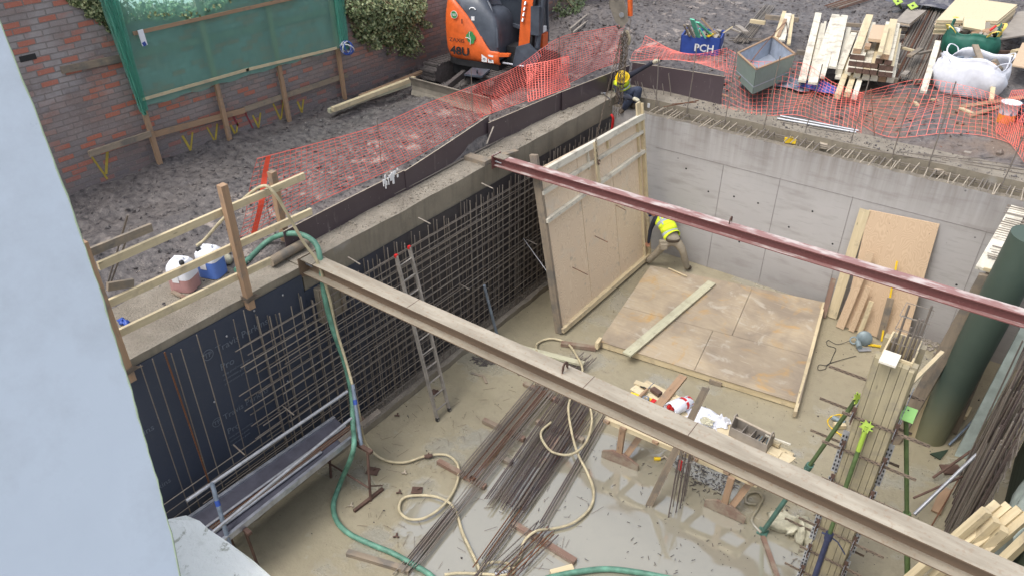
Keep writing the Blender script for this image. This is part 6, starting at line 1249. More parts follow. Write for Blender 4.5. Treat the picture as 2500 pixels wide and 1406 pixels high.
# arch lip on the lower front of the side panel
mb = MB(); mb.hexa([E(.3, -1.0, .8), E(.72, -1.0, .86), E(.72, -.9, .86), E(.3, -.9, .8), E(.3, -1.0, .88), E(.74, -1.0, .92), E(.74, -.9, .92), E(.3, -.9, .88)]); mb.build('panel_lip', M['orange_paint'], dg)
mb = MB(); B2 = resamp(outline(.03)); mb.prism([E(x, y, .5) for x, y in B2], (0, 0, .14)); mb.build('base_skirt', M['black'], dg)
# hood: dark dome over the engine
vs = []; B3 = [p for p in resamp(outline(.045, x1=.42))]; B3 = B3 + [(.42, y) for y in np.linspace(.85, -.85, 14)]; n = len(B3); pf_ = [(1, .7), (1, 1.0), (.995, 1.25), (.97, 1.5), (.92, 1.7), (.84, 1.86), (.7, 1.97), (.5, 2.04), (.25, 2.07), (.02, 2.08)]
for k, z in pf_:
    for (x, y) in B3:
        yy = min(y, .25); drop = .62 * max(0, (x + .25)) ** 1.5 * (z - .7) / 1.3; vs.append(E((x + .1) * k - .1, (yy + .3) * k - .3, z - drop))
mb = MB(); mb.mesh(vs, [(j * n + i, j * n + (i + 1) % n, (j + 1) * n + (i + 1) % n, (j + 1) * n + i) for j in range(len(pf_) - 1) for i in range(n)]); hood = mb.build('engine_hood', M['black_paint'], dg)
mb = MB(); mb.tube(crom([E(.4, -.9, 1.0), E(.36, -.86, 1.35), E(.22, -.74, 1.62), E(.02, -.6, 1.86), E(-.3, -.5, 2.0)], 6), .035, 8); mb.build('hood_seam', M['black_paint'], dg)
# decals and lettering on the right side panel
dx_, up_ = ff, UP
def sidep(x, z, o=.045): return E(x, -.98 - o, z)
text('48U', .25, sidep(-.74, .76), ff, UP, M['black'], dg, 'model_number', squash=1.15, bold=.008); text('ZAXIS', .115, sidep(-.76, 1.04), ff, UP, M['black'], dg, 'model_name', squash=1.25)
def disc(nm, c, r, mt, n=20):
    mb = MB(); mb.prism([c + ff * math.cos(a) * r + UP * math.sin(a) * r for a in np.linspace(0, 2 * math.pi, n + 1)[:-1]], ll * .004); return mb.build(nm, M[mt], dg)
disc('round_decal', sidep(-.62, 1.62, .03), .085, 'white'); disc('round_decal_centre', sidep(-.62, 1.62, .035), .074, 'green_decal'); text('360', .085, sidep(-.69, 1.595, .04), ff, UP, M['white'], dg, 'decal_number')
# tree-like green emblem
for (a, b, r_) in ((.10, 1.24, .075), (.04, 1.2, .06), (.15, 1.18, .07), (.12, 1.10, .06), (.06, 1.12, .05)): disc('green_emblem', sidep(a - .3, b, .046 + r_ * .05), r_, 'green_decal', 14)
for pts in ([(.06, 1.02), (.08, 1.13), (.05, 1.22), (.06, 1.3)], [(.08, 1.13), (-.0, 1.17), (-.05, 1.16)]): mb = MB(); mb.tube([sidep(a - .28, b, .056) for a, b in pts], .008, 5); mb.build('white_figure', M['white'], dg)
for x, tx in ((.12, '79'), (.28, '96')): mb = MB(); mb.box(sidep(x, .76, .03), (.135, .006, .17), TH); mb.build('number_sticker', M['white'], dg); text(tx, .075, sidep(x - .045, .71, .038), ff, UP, M['black'], dg, 'sticker_number')
mb = MB(); mb.box(E(.14, -.9, 1.22), (.2, .02, .1), TH); mb.build('hood_label', M['white'], dg)
mb = MB(); mb.box(E(-.2, -.9, 1.56), (.08, .03, .08), TH); mb.build('hood_label', M['white'], dg)
mb = MB(); mb.tube([E(-.22 + .08 * math.cos(a), -.88, 1.72 + .06 * math.sin(a)) for a in np.linspace(.4, 2.8, 8)], .014, 6); mb.build('hood_hook', M['white'], dg)
mb = MB(); mb.box(sidep(-.42, 1.5, .035), (.02, .01, .1), TH); mb.build('panel_slot', M['black'], dg)
# cab
cb = []
def post(a, b, w=.07, nm='cab_post', mt='black_paint'): mb = MB(); mb.beam(E(*a), E(*b), w, w); mb.build(nm, M[mt], dg)
for a, b in (((.78, -.12, .75), (.70, -.08, 2.55)), ((.80, .92, .75), (.72, .9, 2.55)), ((-.55, -.05, 1.2), (-.5, -.05, 2.55)), ((-.55, .92, 1.0), (-.5, .9, 2.55)), ((.1, .94, .75), (.1, .92, 2.55))): post(a, b, .08)
for a, b in (((.70, -.08, 2.55), (.72, .9, 2.55)), ((-.5, -.05, 2.55), (-.5, .9, 2.55)), ((-.55, -.08, 1.5), (.75, -.12, 1.25)), ((.78, -.12, 1.0), (.8, .92, 1.0))): post(a, b, .07, 'cab_rail')
mb = MB(); mb.box(E(.1, .42, 2.6), (1.35, 1.06, .08), TH); mb.build('cab_roof', M['black_paint'], dg)
for nm, c in (('side_window', [(-.5, -.06, 1.5), (.74, -.1, 1.3), (.7, -.08, 2.52), (-.48, -.05, 2.52)]), ('front_window', [(.79, -.08, 1.05), (.80, .88, 1.05), (.72, .86, 2.5), (.71, -.04, 2.5)])):
    mb = MB(); P_ = [E(*q) for q in c]; nrm = (P_[1] - P_[0]).cross(P_[2] - P_[0]).normalized() * .006; mb.prism(P_, nrm); mb.build(nm, M['glass'], dg)
mb = MB(); mb.box(E(.15, .45, .78), (1.3, .98, .22), TH); mb.build('cab_floor', M['black_paint'], dg); mb = MB(); mb.box(E(-.1, .42, 1.15), (.5, .5, .5), TH); mb.box(E(-.35, .42, 1.6), (.12, .48, .6), TH); mb.build('seat', M['black'], dg)
mb = MB(); mb.box(E(.86, .55, .88), (.1, .3, .3), TH); mb.build('front_step_panel', M['orange_paint'], dg); mb = MB(); mb.box(E(.86, .5, 1.12), (.06, .3, .12), TH); mb.build('warning_sticker', M['white'], dg)
# swing post, boom, arm, hitch
mb = MB(); mb.box(E(.7, -.35, .78), (.5, .4, .35), TH); mb.build('swing_bracket', M['black'], dg)
mb = MB(); mb.lathe(E(.82, -.5, .62), [(.2, -.16), (.24, -.1), (.24, .12), (.18, .16)], 18); mb.build('swing_post', M['black'], dg)
mb = MB(); mb.prism([E(.72, -.82, .6), E(1.15, -.62, .6), E(1.25, -.5, .8), E(1.0, -.6, 1.08), E(.78, -.75, 1.02)], ll * .08 + V((0, 0, 0))); mb.build('guard_plate', M['black_paint'], dg)
mb = MB(); mb.tube([E(.5, -.85, .66), E(.95, -.7, .6)], .028, 8); mb.build('swing_cylinder', M['chrome'], dg)
hz = ony(1512, 50, 13.15); HK = V((hz.x, 13.15, hz.z)); tip = HK + V((.02, .05, .25))
b0 = E(.82, -.35, .95); b1 = E(.92, -.33, 2.3); b2 = E(1.9, -.3, 3.6); b3 = E(2.9, -.6, 4.1)
mb = MB(); 
for a, b, w0 in ((b0, b1, .26), (b1, b2, .30), (b2, b3, .26)): mb.beam(a, b, .18, w0, up=ff)
mb.build('boom', M['orange_paint'], dg)
mb = MB(); mb.beam(b3 + V((-.1, 0, .25)), tip + V((0, 0, .35)), .14, .22, up=ff); mb.build('arm', M['orange_paint'], dg)
for s_ in (-.07, .07): mb = MB(); mb.tube([E(.98, -.35 + s_, .9), E(1.1, -.35 + s_, 2.4)], .03, 8); mb.build('boom_hose', M['black'], dg)
mb = MB(); mb.tube([E(1.12, -.35, .95), E(1.24, -.33, 2.1)], .055, 10); mb.build('boom_cylinder', M['black_paint'], dg); mb = MB(); mb.tube([E(1.24, -.33, 2.1), E(1.6, -.32, 3.1)], .035, 10); mb.build('cylinder_rod', M['chrome'], dg)
mb = MB(); mb.box(E(1.1, -.36, 1.55), (.2, .24, .6), TH); mb.build('boom_guard', M['black_paint'], dg)
for k in range(4): mb = MB(); mb.tube([E(.8 + .02 * k, -.48, 1.5 + .12 * k), E(.8 + .02 * k, -.44, 1.56 + .12 * k)], .03, 8); mb.build('hose_fitting', M['chrome'], dg)
# hitch plates
u_ = cr.copy(); u_.z = 0; u_.normalize(); nH = V((-u_.y, u_.x, 0))
for s_ in (-.09, .07):
    mb = MB(); P_ = [HK + nH * s_ + u_ * a + UP * b for a, b in ((-.22, .62), (-.02, .55), (.12, .2), (.16, .0), (.06, -.12), (-.08, -.02), (-.2, .25))]; mb.prism(P_, nH * .03); mb.build('hitch_plate', M['blade'], dg)
mb = MB(); mb.tube([HK + u_ * .02 + UP * .12 - nH * .13, HK + u_ * .02 + UP * .12 + nH * .13], .045, 12); mb.tube([HK + u_ * -.12 + UP * .45 - nH * .13, HK + u_ * -.12 + UP * .45 + nH * .13], .045, 12); mb.build('hitch_pins', M['galv'], dg)
mb = MB(); mb.tube([HK + u_ * .2 + UP * .08, HK + u_ * .17 + UP * .4, HK + u_ * .25 + UP * .75], .05, 10); mb.build('hitch_link', M['orange_paint'], dg)
# tracks and blade
for s_ in (-.83, .83):
    tx = HX - .2 + s_; mb = MB(); pts = []; L0, L1 = HY - 1.15, HY + 1.15
    prof_ = [(L0, .02), (L0 - .2, .12), (L0 - .24, .26), (L0 - .16, .42), (L0, .48), (L1, .48), (L1 + .16, .42), (L1 + .24, .26), (L1 + .2, .12), (L1, .02)]
    mb.prism([V((tx - .2, y, HG + z)) for y, z in prof_], (.4, 0, 0)); tk = mb.build('track', M['track_mud'], dg)
    mb = MB()
    for i in range(22): y = L0 + (L1 - L0) * i / 21; mb.box((tx, y, HG + .49), (.42, .05, .03)); 
    for i in range(4): a = math.pi / 2 + math.pi * (i + .5) / 4; mb.box((tx, L0 - .06 + math.cos(a) * .2, HG + .25 + math.sin(a) * .24), (.42, .05, .05))
    mb.build('track_lug', M['track_mud'], tk)
mb = MB(); mb.box((HX - .2, HY, HG + .32), (1.3, 1.5, .3)); mb.lathe((HX - .1, HY, HG + .42), [(.5, 0), (.5, .12)], 24); mb.build('undercarriage', M['black'], dg)
bl0, bl1 = onz(1003, 232, HG + .02), onz(1195, 285, HG + .02); mb = MB(); cv = [(0, 0), (-.05, .1), (-.06, .2), (-.02, .32), (.03, .4)]
vs = []; 
for e, t_ in enumerate((0, 1)):
    p = bl0.lerp(bl1, t_)
    for (oy, z) in cv: vs.append(p + V((0, -oy * 1.0, z)))
    for (oy, z) in cv[::-1]: vs.append(p + V((0, -oy + .05, z)))
k = len(cv) * 2; mb.mesh(vs, [(i, (i + 1) % k, k + (i + 1) % k, k + i) for i in range(k)] + [tuple(range(k))[::-1], tuple(range(k, 2 * k))], 0, False); mb.build('dozer_blade', M['blade'], dg)
for x in (-.35, .35): mb = MB(); mb.beam((HX + x, HY - .9, HG + .3), (bl0.lerp(bl1, .5).x + x, bl0.y + .15, HG + .2), .1, .14); mb.build('blade_arm', M['track_mud'], dg)
mb = MB(); mb.box(onz(1165, 178, HG + .55), (.42, .5, .04), .3); mb.tube([onz(1165, 178, HG + .57), onz(1165, 170, HG + .75)], .02, 6); mb.build('track_step', M['black_paint'], dg)
# driver glimpsed in the cab
# ================================================================ CHAINS
def chain(mb, a, b, pitch=.045, r=.006, sag=0):
    a, b = V(a), V(b); L = (b - a).length; n = max(2, int(L / pitch)); d = (b - a).normalized(); x = d.orthogonal().normalized(); y = d.cross(x)
    rot0 = rnd(0, 3)
    for i in range(n):
        c = a.lerp(b, (i + .5) / n) + V((rnd(-.004, .004), rnd(-.004, .004), 0)); q = x if i % 2 else y; q = Matrix.Rotation(rot0, 3, d) @ q
        pts = [c + d * (math.sin(t) * pitch * .62) + q * (math.cos(t) * .016) for t in np.linspace(0, 2 * math.pi, 7)]
        mb.tube(pts, r, 4, cap=False)
ch = thing('chain_hoist', HK, 'bunch of rusty lifting chains hanging from the digger hitch in front of the crouching worker', 'chain')
mb = MB(); mb.tube([HK + u_ * .04, HK + u_ * .07 - UP * .1, HK + u_ * .0 - UP * .16, HK - u_ * .03 - UP * .1], .02, 8); mb.build('hook', M['chain'], ch)
bx = lambda px, py, yy=13.15: ony(px, py, yy)
sts = [((1524, 70), (1498, 285)), ((1527, 75), (1503, 290)), ((1530, 80), (1510, 287)), ((1532, 80), (1516, 280)), ((1522, 80), (1512, 240)), ((1519, 85), (1505, 250)), ((1534, 90), (1520, 230)), ((1517, 80), (1488, 262))]
for k, (a, b) in enumerate(sts):
    mb = MB(); y0 = 13.15 + (k % 3 - 1) * .03; chain(mb, bx(*a, y0), bx(*b, y0), .05); mb.build('chain_strand', M['chain'], ch)
mb = MB(); top_p = bx(1517, 85); low_p = S(.47, .99, .12); chain(mb, top_p, low_p, .05); chain(mb, low_p, S(.47, .86, .14), .05); mb.build('chain_strand', M['chain'], ch)
mb = MB(); p = S(.47, .87, .16); mb.tube([p + V((0, .04 * math.cos(t), .05 * math.sin(t))) for t in np.linspace(0, 5.4, 10)], .012, 6); mb.build('lifting_shackle', M['rust_plate'], ch)
mb = MB(); mb.tube(crom([bx(1530, 75), bx(1537, 95), bx(1534, 110)], 5), .03, 8); mb.build('webbing', M['rope'], ch)
# ================================================================ PEOPLE
def person(lbl, J, bones, cols, extra, cloth):
    """J: joint -> (position, radius); bones: pairs; cols: bone -> material slot"""
    names = list(J); idx = {n_: i for i, n_ in enumerate(names)}; me = bpy.data.meshes.new('body'); me.from_pydata([J[n_][0] for n_ in names], [(idx[a], idx[b]) for a, b in bones], [])
    ob = bpy.data.objects.new('body', me); C.objects.link(ob); ob.modifiers.new('skin', 'SKIN').use_smooth_shade = True
    if not me.skin_vertices: me.attributes.new
    sv = me.skin_vertices[0].data
    for i, n_ in enumerate(names): r_ = J[n_][1]; sv[i].radius = r_ if isinstance(r_, tuple) else (r_, r_); sv[i].use_root = (n_ == 'pelvis')
    ss = ob.modifiers.new('sub', 'SUBSURF'); ss.levels = 2; ss.render_levels = 2
    dg_ = bpy.context.evaluated_depsgraph_get(); ev = bpy.data.meshes.new_from_object(ob.evaluated_get(dg_)); bpy.data.objects.remove(ob)
    root = thing('person', J['pelvis'][0] * 1.0, lbl, 'person')
    mb = MB(); segs = [(J[a][0], J[b][0], cols[(a, b)]) for a, b in bones]; vs = [v.co.copy() for v in ev.vertices]; b0_ = len(mb.v); mb.v += [tuple(v) for v in vs]
    for p in ev.polygons:
        c = p.center; best = min(segs, key=lambda s_: (lambda d, t_: (c - (s_[0] + d * t_)).length)(s_[1] - s_[0], max(0, min(1, (c - s_[0]).dot(s_[1] - s_[0]) / max(1e-9, (s_[1] - s_[0]).length_squared)))))
        mb.f.append(tuple(i + b0_ for i in p.vertices)); mb.uv.append([(vs[i].x, vs[i].z) for i in p.vertices]); mb.m.append(best[2]); mb.sm.append(True)
    for pts, rr, m_ in extra: mb.tube(pts, rr, 7, m_)
    mb.build('body', [M[c] for c in cloth], root); return root
def loft(nm, pts, rad, side, mats, root, bands=(), n=24):
    """clothing shell round a spine: pts, (rx, ry) per ring, side = direction of rx"""
    mb = MB(); rings = []
    for i, p in enumerate(pts):
        t = (pts[min(i + 1, len(pts) - 1)] - pts[max(i - 1, 0)]).normalized(); x = (side - t * side.dot(t)).normalized(); y = t.cross(x)
        rings.append([p + x * math.cos(a) * rad[i][0] + y * math.sin(a) * rad[i][1] for a in np.linspace(0, 2 * math.pi, n + 1)[:-1]])
    for j in range(len(rings) - 1):
        vs = rings[j] + rings[j + 1]; mb.mesh(vs, [(i, (i + 1) % n, n + (i + 1) % n, n + i) for i in range(n)], 1 if j in bands else 0)
    o = mb.build(nm, [M[m_] for m_ in mats], root); o.modifiers.new('thickness', 'SOLIDIFY').thickness = .008; return o
def fingers(palm, d, side, nrm, r=.0105, L=.075, curl=.6, m_=2):
    out = []; d, side, nrm = d.normalized(), side.normalized(), nrm.normalized()
    for k, (o, ls) in enumerate(((-.033, .92), (-.011, 1.05), (.011, 1.0), (.033, .8))):
        a = palm + side * o; b = a + d * L * ls * .55 + nrm * .004; c = b + (d * math.cos(curl) - nrm * math.sin(curl)) * L * ls * .4; e = c + (d * math.cos(curl * 2) - nrm * math.sin(curl * 2)) * L * ls * .3; out.append(([a, b, c, e], [r * 1.15, r * 1.05, r, r * .8], m_))
    a = palm - side * .035 - d * .03; out.append(([a, a - side * .03 + d * .03 - nrm * .01, a - side * .03 + d * .07 - nrm * .03], [r * 1.3, r * 1.15, r * .9], m_)); return out
# -- worker bending in the corner, seen from behind
y0 = 14.42
hip = ony(1642, 583, y0); sh_ = ony(1618, 537, y0 + .22); head = ony(1594, 518, y0 + .3)
wf = V((-.55, .8, 0)).normalized(); ws = V((wf.y, -wf.x, 0))     # ws: to the person's right
sd = (ws * .9 + V((0, 0, -.05))).normalized()
fl, frt = onz(1584, 640, .08), onz(1676, 655, .08); kl = ony(1609, 612, y0 - .02); kr = ony(1667, 612, y0 + .1)
mid = hip.lerp(sh_, .5) + V((0, 0, .06)); neck = sh_.lerp(head, .45)
J = {'pelvis': (hip, (.155, .13)), 'mid': (mid, (.15, .125)), 'chest': (sh_, (.165, .13)), 'neck': (neck, .06), 'head': (head, (.085, .1)), 'crown': (head + (head - neck).normalized() * .1, (.07, .08)),
     'hipl': (hip - sd * .1 - V((0, 0, .06)), .125), 'hipr': (hip + sd * .1 - V((0, 0, .06)), .125), 'kneel': (kl, .092), 'kneer': (kr, .092), 'anklel': (fl + V((0, 0, .03)), .08), 'ankler': (frt + V((0, 0, .03)), .08),
     'toel': (fl + V((-.12, .08, -.03)), .045), 'toer': (frt + V((.06, .13, -.03)), .045),
     'shl': (sh_ - sd * .18, .075), 'shr': (sh_ + sd * .18, .075), 'elbl': (ony(1588, 560, y0 + .12), .05), 'elbr': (ony(1640, 520, y0 + .52), .05), 'handl': (ony(1583, 595, y0 + .1), .036), 'handr': (ony(1606, 510, y0 + .62), .036)}
B = [('pelvis', 'mid'), ('mid', 'chest'), ('chest', 'neck'), ('neck', 'head'), ('head', 'crown'), ('pelvis', 'hipl'), ('pelvis', 'hipr'), ('hipl', 'kneel'), ('hipr', 'kneer'), ('kneel', 'anklel'), ('kneer', 'ankler'), ('anklel', 'toel'), ('ankler', 'toer'), ('chest', 'shl'), ('chest', 'shr'), ('shl', 'elbl'), ('shr', 'elbr'), ('elbl', 'handl'), ('elbr', 'handr')]
cl = {b: 0 for b in B}
for b in B:
    if b[0] in ('neck', 'head') : cl[b] = 2
    if b[1].startswith('toe'): cl[b] = 3
    if b[0] in ('mid', 'chest') or b[1].startswith('elb') or b[1].startswith('hand'): cl[b] = 1
ex = fingers(J['handl'][0], J['handl'][0] - J['elbl'][0], ws, wf, m_=2) + fingers(J['handr'][0], J['handr'][0] - J['elbr'][0], ws, UP, m_=2)
w1 = person('person in a yellow vest and dusty trousers bending into the corner behind the lifted shutter', J, B, cl, ex, ['trousers', 'dark_cloth', 'skin', 'boot'])
sp_ = [hip + V((0, 0, .05)), hip.lerp(mid, .35), hip.lerp(mid, .6), mid, mid.lerp(sh_, .35), mid.lerp(sh_, .65), sh_, sh_.lerp(neck, .6)]
loft('hi_vis_vest', sp_, [(.195, .165), (.20, .168), (.195, .165), (.195, .162), (.205, .165), (.215, .165), (.22, .155), (.13, .12)], ws, ['hivis', 'reflect'], w1, bands=(1, 4))
for s_ in (-.09,): mb = MB(); mb.tube([mid.lerp(sh_, .4) + ws * s_ - wf * .15 + UP * .06, sh_ + ws * s_ - wf * .1 + UP * .12], .024, 6); mb.build('reflective_strap', M['reflect'], w1)
loft('tool_belt', [hip - V((0, 0, .03)), hip + V((0, 0, .04))], [(.178, .148), (.18, .15)], ws, ['boot'], w1)
mb = MB(); c_ = hip - ws * .2 - V((0, 0, .13)) - wf * .05; mb.box(c_, (.2, .09, .2), math.atan2(ws.y, ws.x)); mb.box(c_ - wf * .07 + V((0, 0, -.02)), (.14, .06, .13), math.atan2(ws.y, ws.x)); mb.build('nail_pouch', M['trousers'], w1)
mb = MB(); mb.tube([hip + ws * .19, hip + ws * .21 - V((0, 0, .33))], .014, 6); mb.build('hammer', M['tube_grey'], w1)
mb = MB(); mb.lathe(head + (head - neck).normalized() * .03, [(.14, -.02), (.118, 0), (.115, .06), (.09, .12), (.0, .145)], 20, axis=(head - neck).normalized(), cap=False); mb.build('hard_hat', M['blue'], w1)
# -- worker crouching on the wall
y1 = 15.3
hd = ony(1519, 190, y1 - .05); chs = ony(1516, 204, y1 + .22); pel = V((-8.0, 15.62, 3.80)); pel = ony(1518, 240, 15.62)
shL = ony(1499, 200, y1 + .22); shR = ony(1534, 187, y1 + .28)         # seen left / seen right
kR, kL = ony(1561, 217, y1 + .0), ony(1538, 243, y1 - .28); aR, aL = ony(1549, 256, y1 + .08), ony(1522, 268, y1 - .1)
J = {'pelvis': (pel, (.16, .14)), 'mid': (pel.lerp(chs, .5) + V((0, .05, .02)), (.15, .13)), 'chest': (chs, (.16, .13)), 'neck': (chs.lerp(hd, .6) , .06), 'head': (hd + V((0, 0, -.02)), (.08, .095)), 'crown': (hd + V((0, -.02, .08)), (.07, .08)),
     'kr': (kR, .105), 'kl': (kL, .105), 'ar': (aR, .075), 'al': (aL, .075), 'tr': (aR + V((.03, -.14, -.04)), .045), 'tl': (aL + V((-.02, -.14, -.04)), .045),
     'shl': (shL, .07), 'shr': (shR, .07), 'el': (ony(1512, 236, y1 - .12), .052), 'er': (ony(1568, 168, y1 + .42), .052), 'hl': (ony(1551, 243, y1 - .42), .038), 'hr': (ony(1600, 151, y1 + .36), .038)}
B = [('pelvis', 'mid'), ('mid', 'chest'), ('chest', 'neck'), ('neck', 'head'), ('head', 'crown'), ('pelvis', 'kr'), ('pelvis', 'kl'), ('kr', 'ar'), ('kl', 'al'), ('ar', 'tr'), ('al', 'tl'), ('chest', 'shl'), ('chest', 'shr'), ('shl', 'el'), ('shr', 'er'), ('el', 'hl'), ('er', 'hr')]
cl = {b: 0 for b in B}
for b in B:
    if b[0] in ('neck', 'head'): cl[b] = 2
    if b[1] in ('tr', 'tl'): cl[b] = 3
    if b[1] in ('kr', 'kl', 'ar', 'al'): cl[b] = 4
gl = []
for a, b in (('el', 'hl'), ('er', 'hr')):
    h_ = J[b][0]; d = (h_ - J[a][0]).normalized(); gl += fingers(h_ + d * .03, d, d.cross(UP), UP, .012, .09, .7, 5); gl.append(([h_ - d * .05, h_, h_ + d * .045], [.042, .05, .045], 5))
w2 = person('person in yellow helmet crouching on the wall, gripping the shutter and a bar', J, B, cl, gl, ['dark_cloth', 'dark_cloth', 'skin', 'boot', 'jeans', 'glove'])
ws2 = (shR - shL).normalized(); m2_ = J['mid'][0]
loft('hi_vis_vest', [m2_ - (chs - m2_) * .35, m2_, m2_.lerp(chs, .35), m2_.lerp(chs, .65), chs, chs.lerp(J['neck'][0], .7)], [(.20, .17), (.205, .175), (.2, .17), (.205, .165), (.2, .15), (.12, .11)], ws2, ['hivis', 'reflect'], w2, bands=(1, 3))
mb = MB(); ax = V((.1, -.55, .8)).normalized(); mb.lathe(hd + V((0, 0, .02)), [(.165, -.03), (.13, -.012), (.128, .03), (.115, .08), (.08, .12), (.0, .14)], 22, axis=ax, cap=False); mb.build('hard_hat', M['hat_yellow'], w2)
# tool on the beam by the worker, red tube in the corner
a, b = onz(1473, 228, ZC + .05), onz(1492, 246, ZC + .02); mb = MB(); mb.tube([a, b], .015, 6); mb.box(a, (.12, .04, .04), .4); tag(mb.build('hammer', M['chrome']), 'hammer lying on the beam beside the crouching worker', 'hammer')
mb = MB(); mb.tube(crom([onx(1492, 280, -7.75), onx(1497, 290, -7.7), onx(1494, 318, -7.75)], 6), .03, 10); tag(mb.build('red_conduit', M['red']), 'short bent red conduit in the corner under the crouching worker', 'conduit')
# driver inside the cab
hp_ = E(-.1, .42, 1.45); J = {'pelvis': (hp_, (.15, .13)), 'chest': (hp_ + UP * .45, (.17, .12)), 'neck': (hp_ + UP * .62, .055), 'head': (hp_ + UP * .72 + ff * .02, (.08, .095)), 'crown': (hp_ + UP * .82 + ff * .02, .075), 'kr': (hp_ + ff * .45 - ll * .1, .075), 'kl': (hp_ + ff * .45 + ll * .1, .075), 'ar': (hp_ + ff * .5 - ll * .1 - UP * .4, .05), 'al': (hp_ + ff * .5 + ll * .1 - UP * .4, .05), 'tr': (hp_ + ff * .65 - ll * .1 - UP * .44, .04), 'tl': (hp_ + ff * .65 + ll * .1 - UP * .44, .04), 'shr': (hp_ + UP * .45 - ll * .19, .065), 'shl': (hp_ + UP * .45 + ll * .19, .065), 'er': (hp_ + UP * .2 - ll * .25 + ff * .1, .05), 'el': (hp_ + UP * .2 + ll * .25 + ff * .1, .05), 'hr': (hp_ + UP * .2 - ll * .2 + ff * .35, .036), 'hl': (hp_ + UP * .2 + ll * .2 + ff * .35, .036)}
B = [('pelvis', 'chest'), ('chest', 'neck'), ('neck', 'head'), ('head', 'crown'), ('pelvis', 'kr'), ('pelvis', 'kl'), ('kr', 'ar'), ('kl', 'al'), ('ar', 'tr'), ('al', 'tl'), ('chest', 'shl'), ('chest', 'shr'), ('shl', 'el'), ('shr', 'er'), ('el', 'hl'), ('er', 'hr')]
cl = {b: 0 for b in B}; cl[('pelvis', 'chest')] = 1; cl[('chest', 'shl')] = cl[('chest', 'shr')] = 1; cl[('neck', 'head')] = cl[('head', 'crown')] = 2
w3 = person('person in a yellow vest sitting in the digger cab', J, B, cl, fingers(J['hr'][0], ff, ll, UP) + fingers(J['hl'][0], ff, ll, UP), ['dark_cloth', 'hivis', 'skin'])
# ================================================================ THINGS IN THE YARD BEHIND THE PIT
def gpt(px, py, dz=0.0):
    q = onz(px, py, 3.8)
    for _ in range(3): q = onz(px, py, gq(q.x, q.y) + dz)
    return q
def gbeam(name, pa, pb, w, h, mt, lbl, cat='timber', za=None, zb=None, grp=None, up=UP):
    a = gpt(*pa, h / 2) if za is None else onz(*pa, za); b = gpt(*pb, h / 2) if zb is None else onz(*pb, zb); mb = MB(); mb.beam(a, b, w, h, up=up); return tag(mb.build(name, M[mt] if isinstance(mt, str) else mt), lbl, cat, grp)
# timbers along the wall by the blade
gbeam('timber', (803, 272), (1000, 205), .1, .09, 'green_wood', 'long pale timber lying by the wall left of the digger blade', za=3.85, zb=3.9)
gbeam('timber', (812, 268), (1012, 192), .1, .09, 'pine', 'second pale timber against the first, left of the digger blade', za=3.93, zb=3.98)
gbeam('timber', (880, 236), (1095, 150), .12, .05, 'post', 'long brown plank between the brick wall and the digger track', za=3.9, zb=3.95)
gbeam('pole', (1392, 72), (1452, 22), .05, .05, 'grey_board', 'grey pole lying in the mud beyond the digger cab', 'pole', za=3.95, zb=4.0); gbeam('pole', (1400, 80), (1465, 28), .05, .05, 'grey_board', 'second grey pole beside it nearer the orange mesh', 'pole', za=3.9, zb=3.95)
q = onx(847, 118, -12.45); t_ = thing('strap_coil', q, 'coil of blue and white strapping hung on the last frame post', 'strap')
for k in range(9):
    mb = MB(); ax = V((rnd(-.4, 1), rnd(-.6, .6), rnd(-.4, .4))).normalized(); u = ax.orthogonal().normalized(); v = ax.cross(u); mb.tube([q + u * math.cos(a) * .13 + v * math.sin(a) * .15 for a in np.linspace(0, 6.28, 16)], .013, 5); mb.build('loop', M['blue'] if k % 3 else M['white'], t_)
# doubled fold of mesh behind the first
barrier('barrier_mesh', [onz(1285, 160, 4.4), onz(1340, 150, 4.5), onz(1388, 138, 4.5)], [onz(1290, 250, 3.95), onz(1340, 232, 3.95), onz(1392, 212, 3.95)], 'dense doubled fold of orange mesh in the sagging length by the digger', 16, .07, wob=.05, seed=15, wth=.012)
# blue tub
def quadbox(name_, c0, ex, ey, h, th, mt, par, nm='wall', taper=0.0, inner=None):
    """open box: c0 corner, ex/ey edge vectors on the ground, h height"""
    P_ = [c0, c0 + ex, c0 + ex + ey, c0 + ey]; cen = (P_[0] + P_[2]) / 2
    for i in range(4):
        a, b = P_[i], P_[(i + 1) % 4]; o = (cen - (a + b) / 2).normalized() * th; ta, tb_ = a + (a - cen) * taper + UP * h, b + (b - cen) * taper + UP * h
        mb = MB(); mb.hexa([a, b, b + o, a + o, ta, tb_, tb_ + o, ta + o]); mb.build(nm, M[mt], par)
        if inner: mb = MB(); mb.hexa([a + o * 1.05 + UP * .01, b + o * 1.05 + UP * .01, b + o * 1.3 + UP * .01, a + o * 1.3 + UP * .01, ta + o * 1.05 - UP * .03, tb_ + o * 1.05 - UP * .03, tb_ + o * 1.3 - UP * .03, ta + o * 1.3 - UP * .03]); mb.build('lining', M[inner], par)
    mb = MB(); mb.hexa([p + UP * .02 for p in P_] + [p + UP * .05 for p in P_]); mb.build('floor', M[inner or mt], par); return P_
g0 = gpt(1659, 132); g1_ = gpt(1752, 148); ex = g1_ - g0; ex.z = 0; ey = V((-ex.y, ex.x, 0)).normalized() * .85
tub = thing('rubbish_tub', g0, 'blue steel tub lettered PCH full of mint green and grey timber scraps', 'tub')
quadbox('t', g0, ex, ey, .48, .03, 'blue_skip', tub, 'side_panel', .02)
f_ = ex.normalized(); text('PCH', .26, g0 + f_ * (ex.length * .36) + UP * .12 - ey.normalized() * .035, f_, UP, M['white'], tub, 'lettering', bold=.006)
e2 = ey.normalized(); text('PCH', .2, g0 + ex + f_ * .035 + e2 * .12 + UP * .1, e2, UP, M['white'], tub, 'lettering', bold=.005)
cen = g0 + ex / 2 + ey / 2
